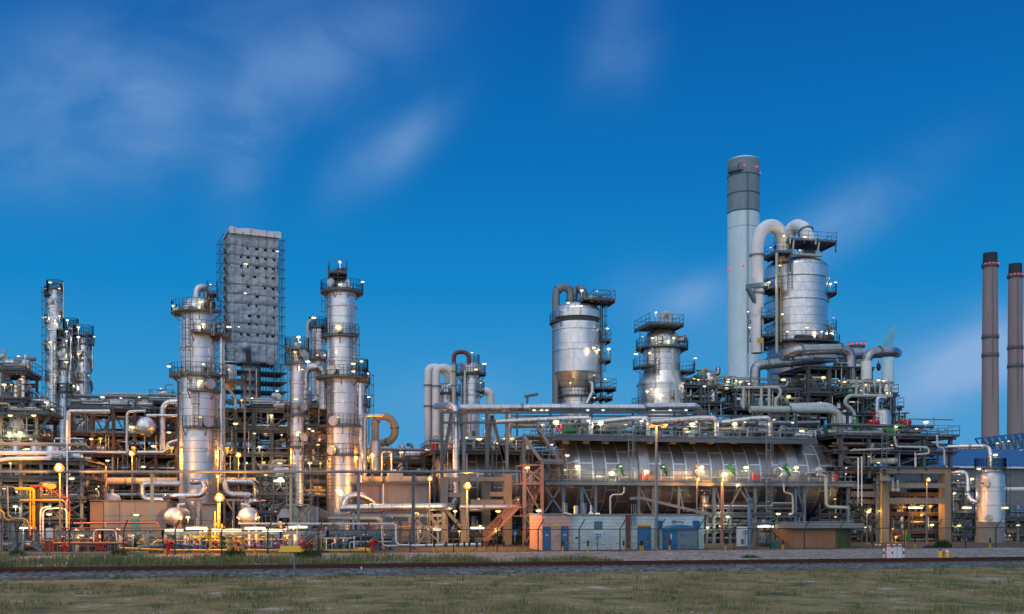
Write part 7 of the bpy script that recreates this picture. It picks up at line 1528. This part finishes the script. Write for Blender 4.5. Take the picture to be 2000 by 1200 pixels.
# --- bollards
def bollard(px, label, group, h=.9, Y=85.2, yb=None):
    x = XX(px, Y); root = thing('bollard', label, 'bollard', (x, Y, 0), group); mb = MB(); mb.rod((x,Y,0), (x,Y,h*.5), .085, 12); mb.build('yellow_band', M['yellow'], root); mb = MB(); mb.lathe([(.086,h*.502),(.086,h*.97),(.06,h)], (x,Y,0), 12); mb.build('black_band', M['black'], root); return root
b0 = bollard(848, 'yellow-and-black bollard in the row before the beige concrete frame', 'bollards before the concrete frame')
for px in (872,895,907,917,931,942,955,963,984,1006,1025): dup(b0, (XX(px,85.2), 85.2, 0))
for px, lab in ((322,'yellow-and-black bollard near the first red hydrant'),(405,'yellow-and-black bollard under the yellow standpipe'),(498,'yellow-and-black bollard near the fat yellow standpipes'),(604,'yellow-and-black bollard near the blue shelter wall'),(722,'yellow-and-black bollard at the end of the yellow main'),
                (1099,'chained black-and-yellow bollard before the second salmon door'),(1148,'chained black-and-yellow bollard next to the notice board'),(1218,'chained black-and-yellow bollard next to the brown duct'),(1251,'chained black-and-yellow bollard, first of a pair at the wide blue door'),(1255,'chained black-and-yellow bollard, second of a pair at the wide blue door'),(1308,'chained black-and-yellow bollard before the kiosk'),
                (1417,'single yellow-and-black bollard between cabin and blue vent post'),(1529,'single yellow-and-black bollard by the green bin'),(1787,'single yellow-and-black bollard before the big concrete frame'),(1934,'short yellow bollard before the silver tank')):
    dup(b0, (XX(px,85.2), 85.2, 0), lab, 'single bollards along the fence')
ch = [1099,1148,1218,1251]; 
for a, b, lab in ((1099,1148,'yellow-and-black chain sagging from the second salmon door to the notice board'),(1148,1218,'yellow-and-black chain sagging past the notice board to the brown duct'),(1218,1251,'yellow-and-black chain sagging from the brown duct to the wide blue door'),(1255,1280,'yellow-and-black chain sagging from the wide blue door to the tall lamp'),(1290,1308,'yellow-and-black chain sagging in front of the kiosk')):
    p, q = Vector((XX(a,85.2),85.2,.82)), Vector((XX(b,85.2),85.2,.82)); root = thing('barrier_chain', lab, 'chain', ((p.x+q.x)/2,85.2,0), 'chains between bollards'); n_ = 10
    pt = lambda t: p+(q-p)*t-Vector((0,0,.42*(q-p).length/3*4*t*(1-t)*.6))
    for i in range(n_):
        mb = MB(); mb.bar(pt(i/n_), pt((i+1)/n_), .045); mb.build('chain_link', M['yellow' if i % 2 else 'black'], root)
# --- track-side things
rt_ = thing('white_cabinet', 'pale grey cabinet on the gravel inside red-and-white guard rails', 'cabinet', P(1747,1094,64.3)); c = P(1747,1094,64.3); rt_.location.z = .05
mb = MB(); mb.box(XX(1738,64.3), XX(1757,64.3), 64.0, 64.7, .04, .98); mb.build('box', M['white'], rt_, False); mb = MB(); mb.box(XX(1738,64.3)-.03, XX(1757,64.3)+.03, 63.97, 64.73, .983, 1.03); mb.build('lid', M['galv'], rt_, False)
mb = MB(); mb.box(XX(1747,64.3)-.008, XX(1747,64.3)+.008, 63.985, 64.0, .1, .95); mb.build('door_gap', M['steel'], rt_, False)
rb = thing('guard_rail', 'red-and-white striped guard rail around the pale trackside cabinet', 'barrier', (c.x, 63.6, .05)); Yg = 63.6
def striped(a, b, r, root):
    a, b = Vector(a), Vector(b); n_ = max(2, int((b-a).length/.2))
    for k, mt in ((0,'red'),(1,'white')):
        mb = MB()
        for i in range(k, n_, 2): mb.rod(a+(b-a)*i/n_, a+(b-a)*(i+1)/n_, r, 10)
        mb.build('red_stripe' if k == 0 else 'white_stripe', M[mt], root)
for px in (1726, 1743, 1765): x = XX(px, Yg); striped((x,Yg,.03), (x,Yg,1.12), .05, rb)
striped((XX(1726,Yg),Yg,1.12), (XX(1765,Yg),Yg,1.12), .05, rb); striped((XX(1726,Yg),Yg+.05,1.10), (XX(1726,Yg),Yg+1.2,1.10), .05, rb)
for px, h_, lab in ((1837,.62,'stout yellow marker post with a blue-red cap on the gravel'),(1850,.48,'smaller yellow marker post with a white collar on the gravel')):
    x = XX(px, 64.6); root = thing('marker_post', lab, 'marker post', (x, 64.6, .05)); mb = MB(); mb.lathe([(.14,.04),(.14,h_),(.10,h_+.05)], (x,64.6,0), 14); mb.build('body', M['yellow'], root)
    mb = MB(); mb.lathe([(.13,h_+.052),(.13,h_+.16),(.06,h_+.22)], (x-(.05 if px == 1837 else 0),64.6,0), 14); mb.build('cap', M['blue' if px == 1837 else 'sign_white'], root)
    if px == 1837: mb = MB(); mb.rod((x+.12,64.5,.3), (x+.2,64.5,.62), .07, 10); mb.build('side_cap', M['red'], root)
root = thing('pipeline_sign', 'slim yellow signboard post before the big concrete frame', 'sign', P(1767,1068,84.8)); x = XX(1767,84.8); root.location = (x, 84.8, 0)
mb = MB(); mb.box(x-.10, x+.10, 84.75, 84.85, 0, 1.25); mb.build('post', M['yellow'], root, False); mb = MB(); mb.box(x-.17, x+.17, 84.72, 84.88, 1.253, 1.72); mb.build('board', M['yellow'], root, False)
root = thing('hooded_marker', 'yellow roof-shaped marker on a thin steel post beside the track', 'marker', (XX(575,50.4), 50.4, 0)); Ym = 50.4; x = XX(575,Ym)
mb = MB(); mb.rod((x,Ym,-.05), (x,Ym,ZZ(575,1078,Ym)), .045, 10); mb.build('post', M['galv'], root)
zb_, zt2 = ZZ(575,1078,Ym), ZZ(575,1066.5,Ym); m5 = MPP(575,Ym); a = XX(544,Ym); b = XX(594,Ym)
mb = MB(); mb.add([(a,Ym-.2,zb_),(b-.14,Ym-.2,zb_),(b+.02,Ym+.25,zb_+.03),(a+.1,Ym+.25,zb_+.03),(a+4*m5,Ym,zt2),(b-9*m5,Ym,zt2),(b-8*m5,Ym+.08,zt2),(a+5*m5,Ym+.08,zt2)], [(3,2,1,0),(0,1,5,4),(1,2,6,5),(2,3,7,6),(3,0,4,7),(4,5,6,7)]); mb.build('hood', M['yellow'], root, False)
x = XX(706, 57.6); root = thing('track_peg', 'tiny white peg beside the near rail', 'peg', (x, 57.6, .02)); mb = MB(); mb.rod((x,57.6,0), (x,57.6,.3), .035, 8); mb.build('peg', M['white'], root); mb = MB(); mb.rod((x,57.6,.3), (x,57.6,.34), .05, 8); mb.build('cap', M['sign_white'], root)
# --- bushes
def bush(name, label, px, py, Y, r, h, mat, n, seed):
    random.seed(seed); x = XX(px, Y); root = thing(name, label, 'bush', (x, Y, 0)); mb = MB()
    for _ in range(n):
        a = random.random()*6.283; q = random.random()**.5*r; blades(mb, x+q*math.cos(a), Y+q*math.sin(a)*.6, 0, h*(1-.5*(q/r)**2), 4, .12, .55, .02)
    mb.build('leaves', M[mat], root, False); mb = MB()
    for i in range(5): a = i*1.26; mb.rod((x,Y,0), (x+r*.5*math.cos(a), Y+r*.3*math.sin(a), h*.5), .02, 5)
    mb.build('stem', M['rust'], root)
grass_mat('bush_mat', (.02,.045,.012), (.05,.09,.025))
for px, Y, r, h, n, lab in ((1841,84.4,.85,1.0,260,'rounded dark bush against the fence before the big concrete frame'),(232,82.4,.55,.75,140,'spiky dark tussock at the near fence'),(34,82.6,.6,.7,140,'spiky tussock at the fence corner by the picture edge'),(602,76,.9,1.0,200,'tall pale weed clump beside the yellow hooded marker'),(455,77,.9,.9,200,'tall weed clump before the yellow standpipes'),(625,84.3,.7,.5,120,'low dark shrub at the fence by the blue shelter wall'),(1465,69,.7,.35,120,'low green weed patch alone on the gravel'),(1815,84.4,.5,.45,80,'small shrub next to the rounded dark bush')):
    bush('bush', lab, px, 0, Y, r, h, 'bush_mat', n, int(px))
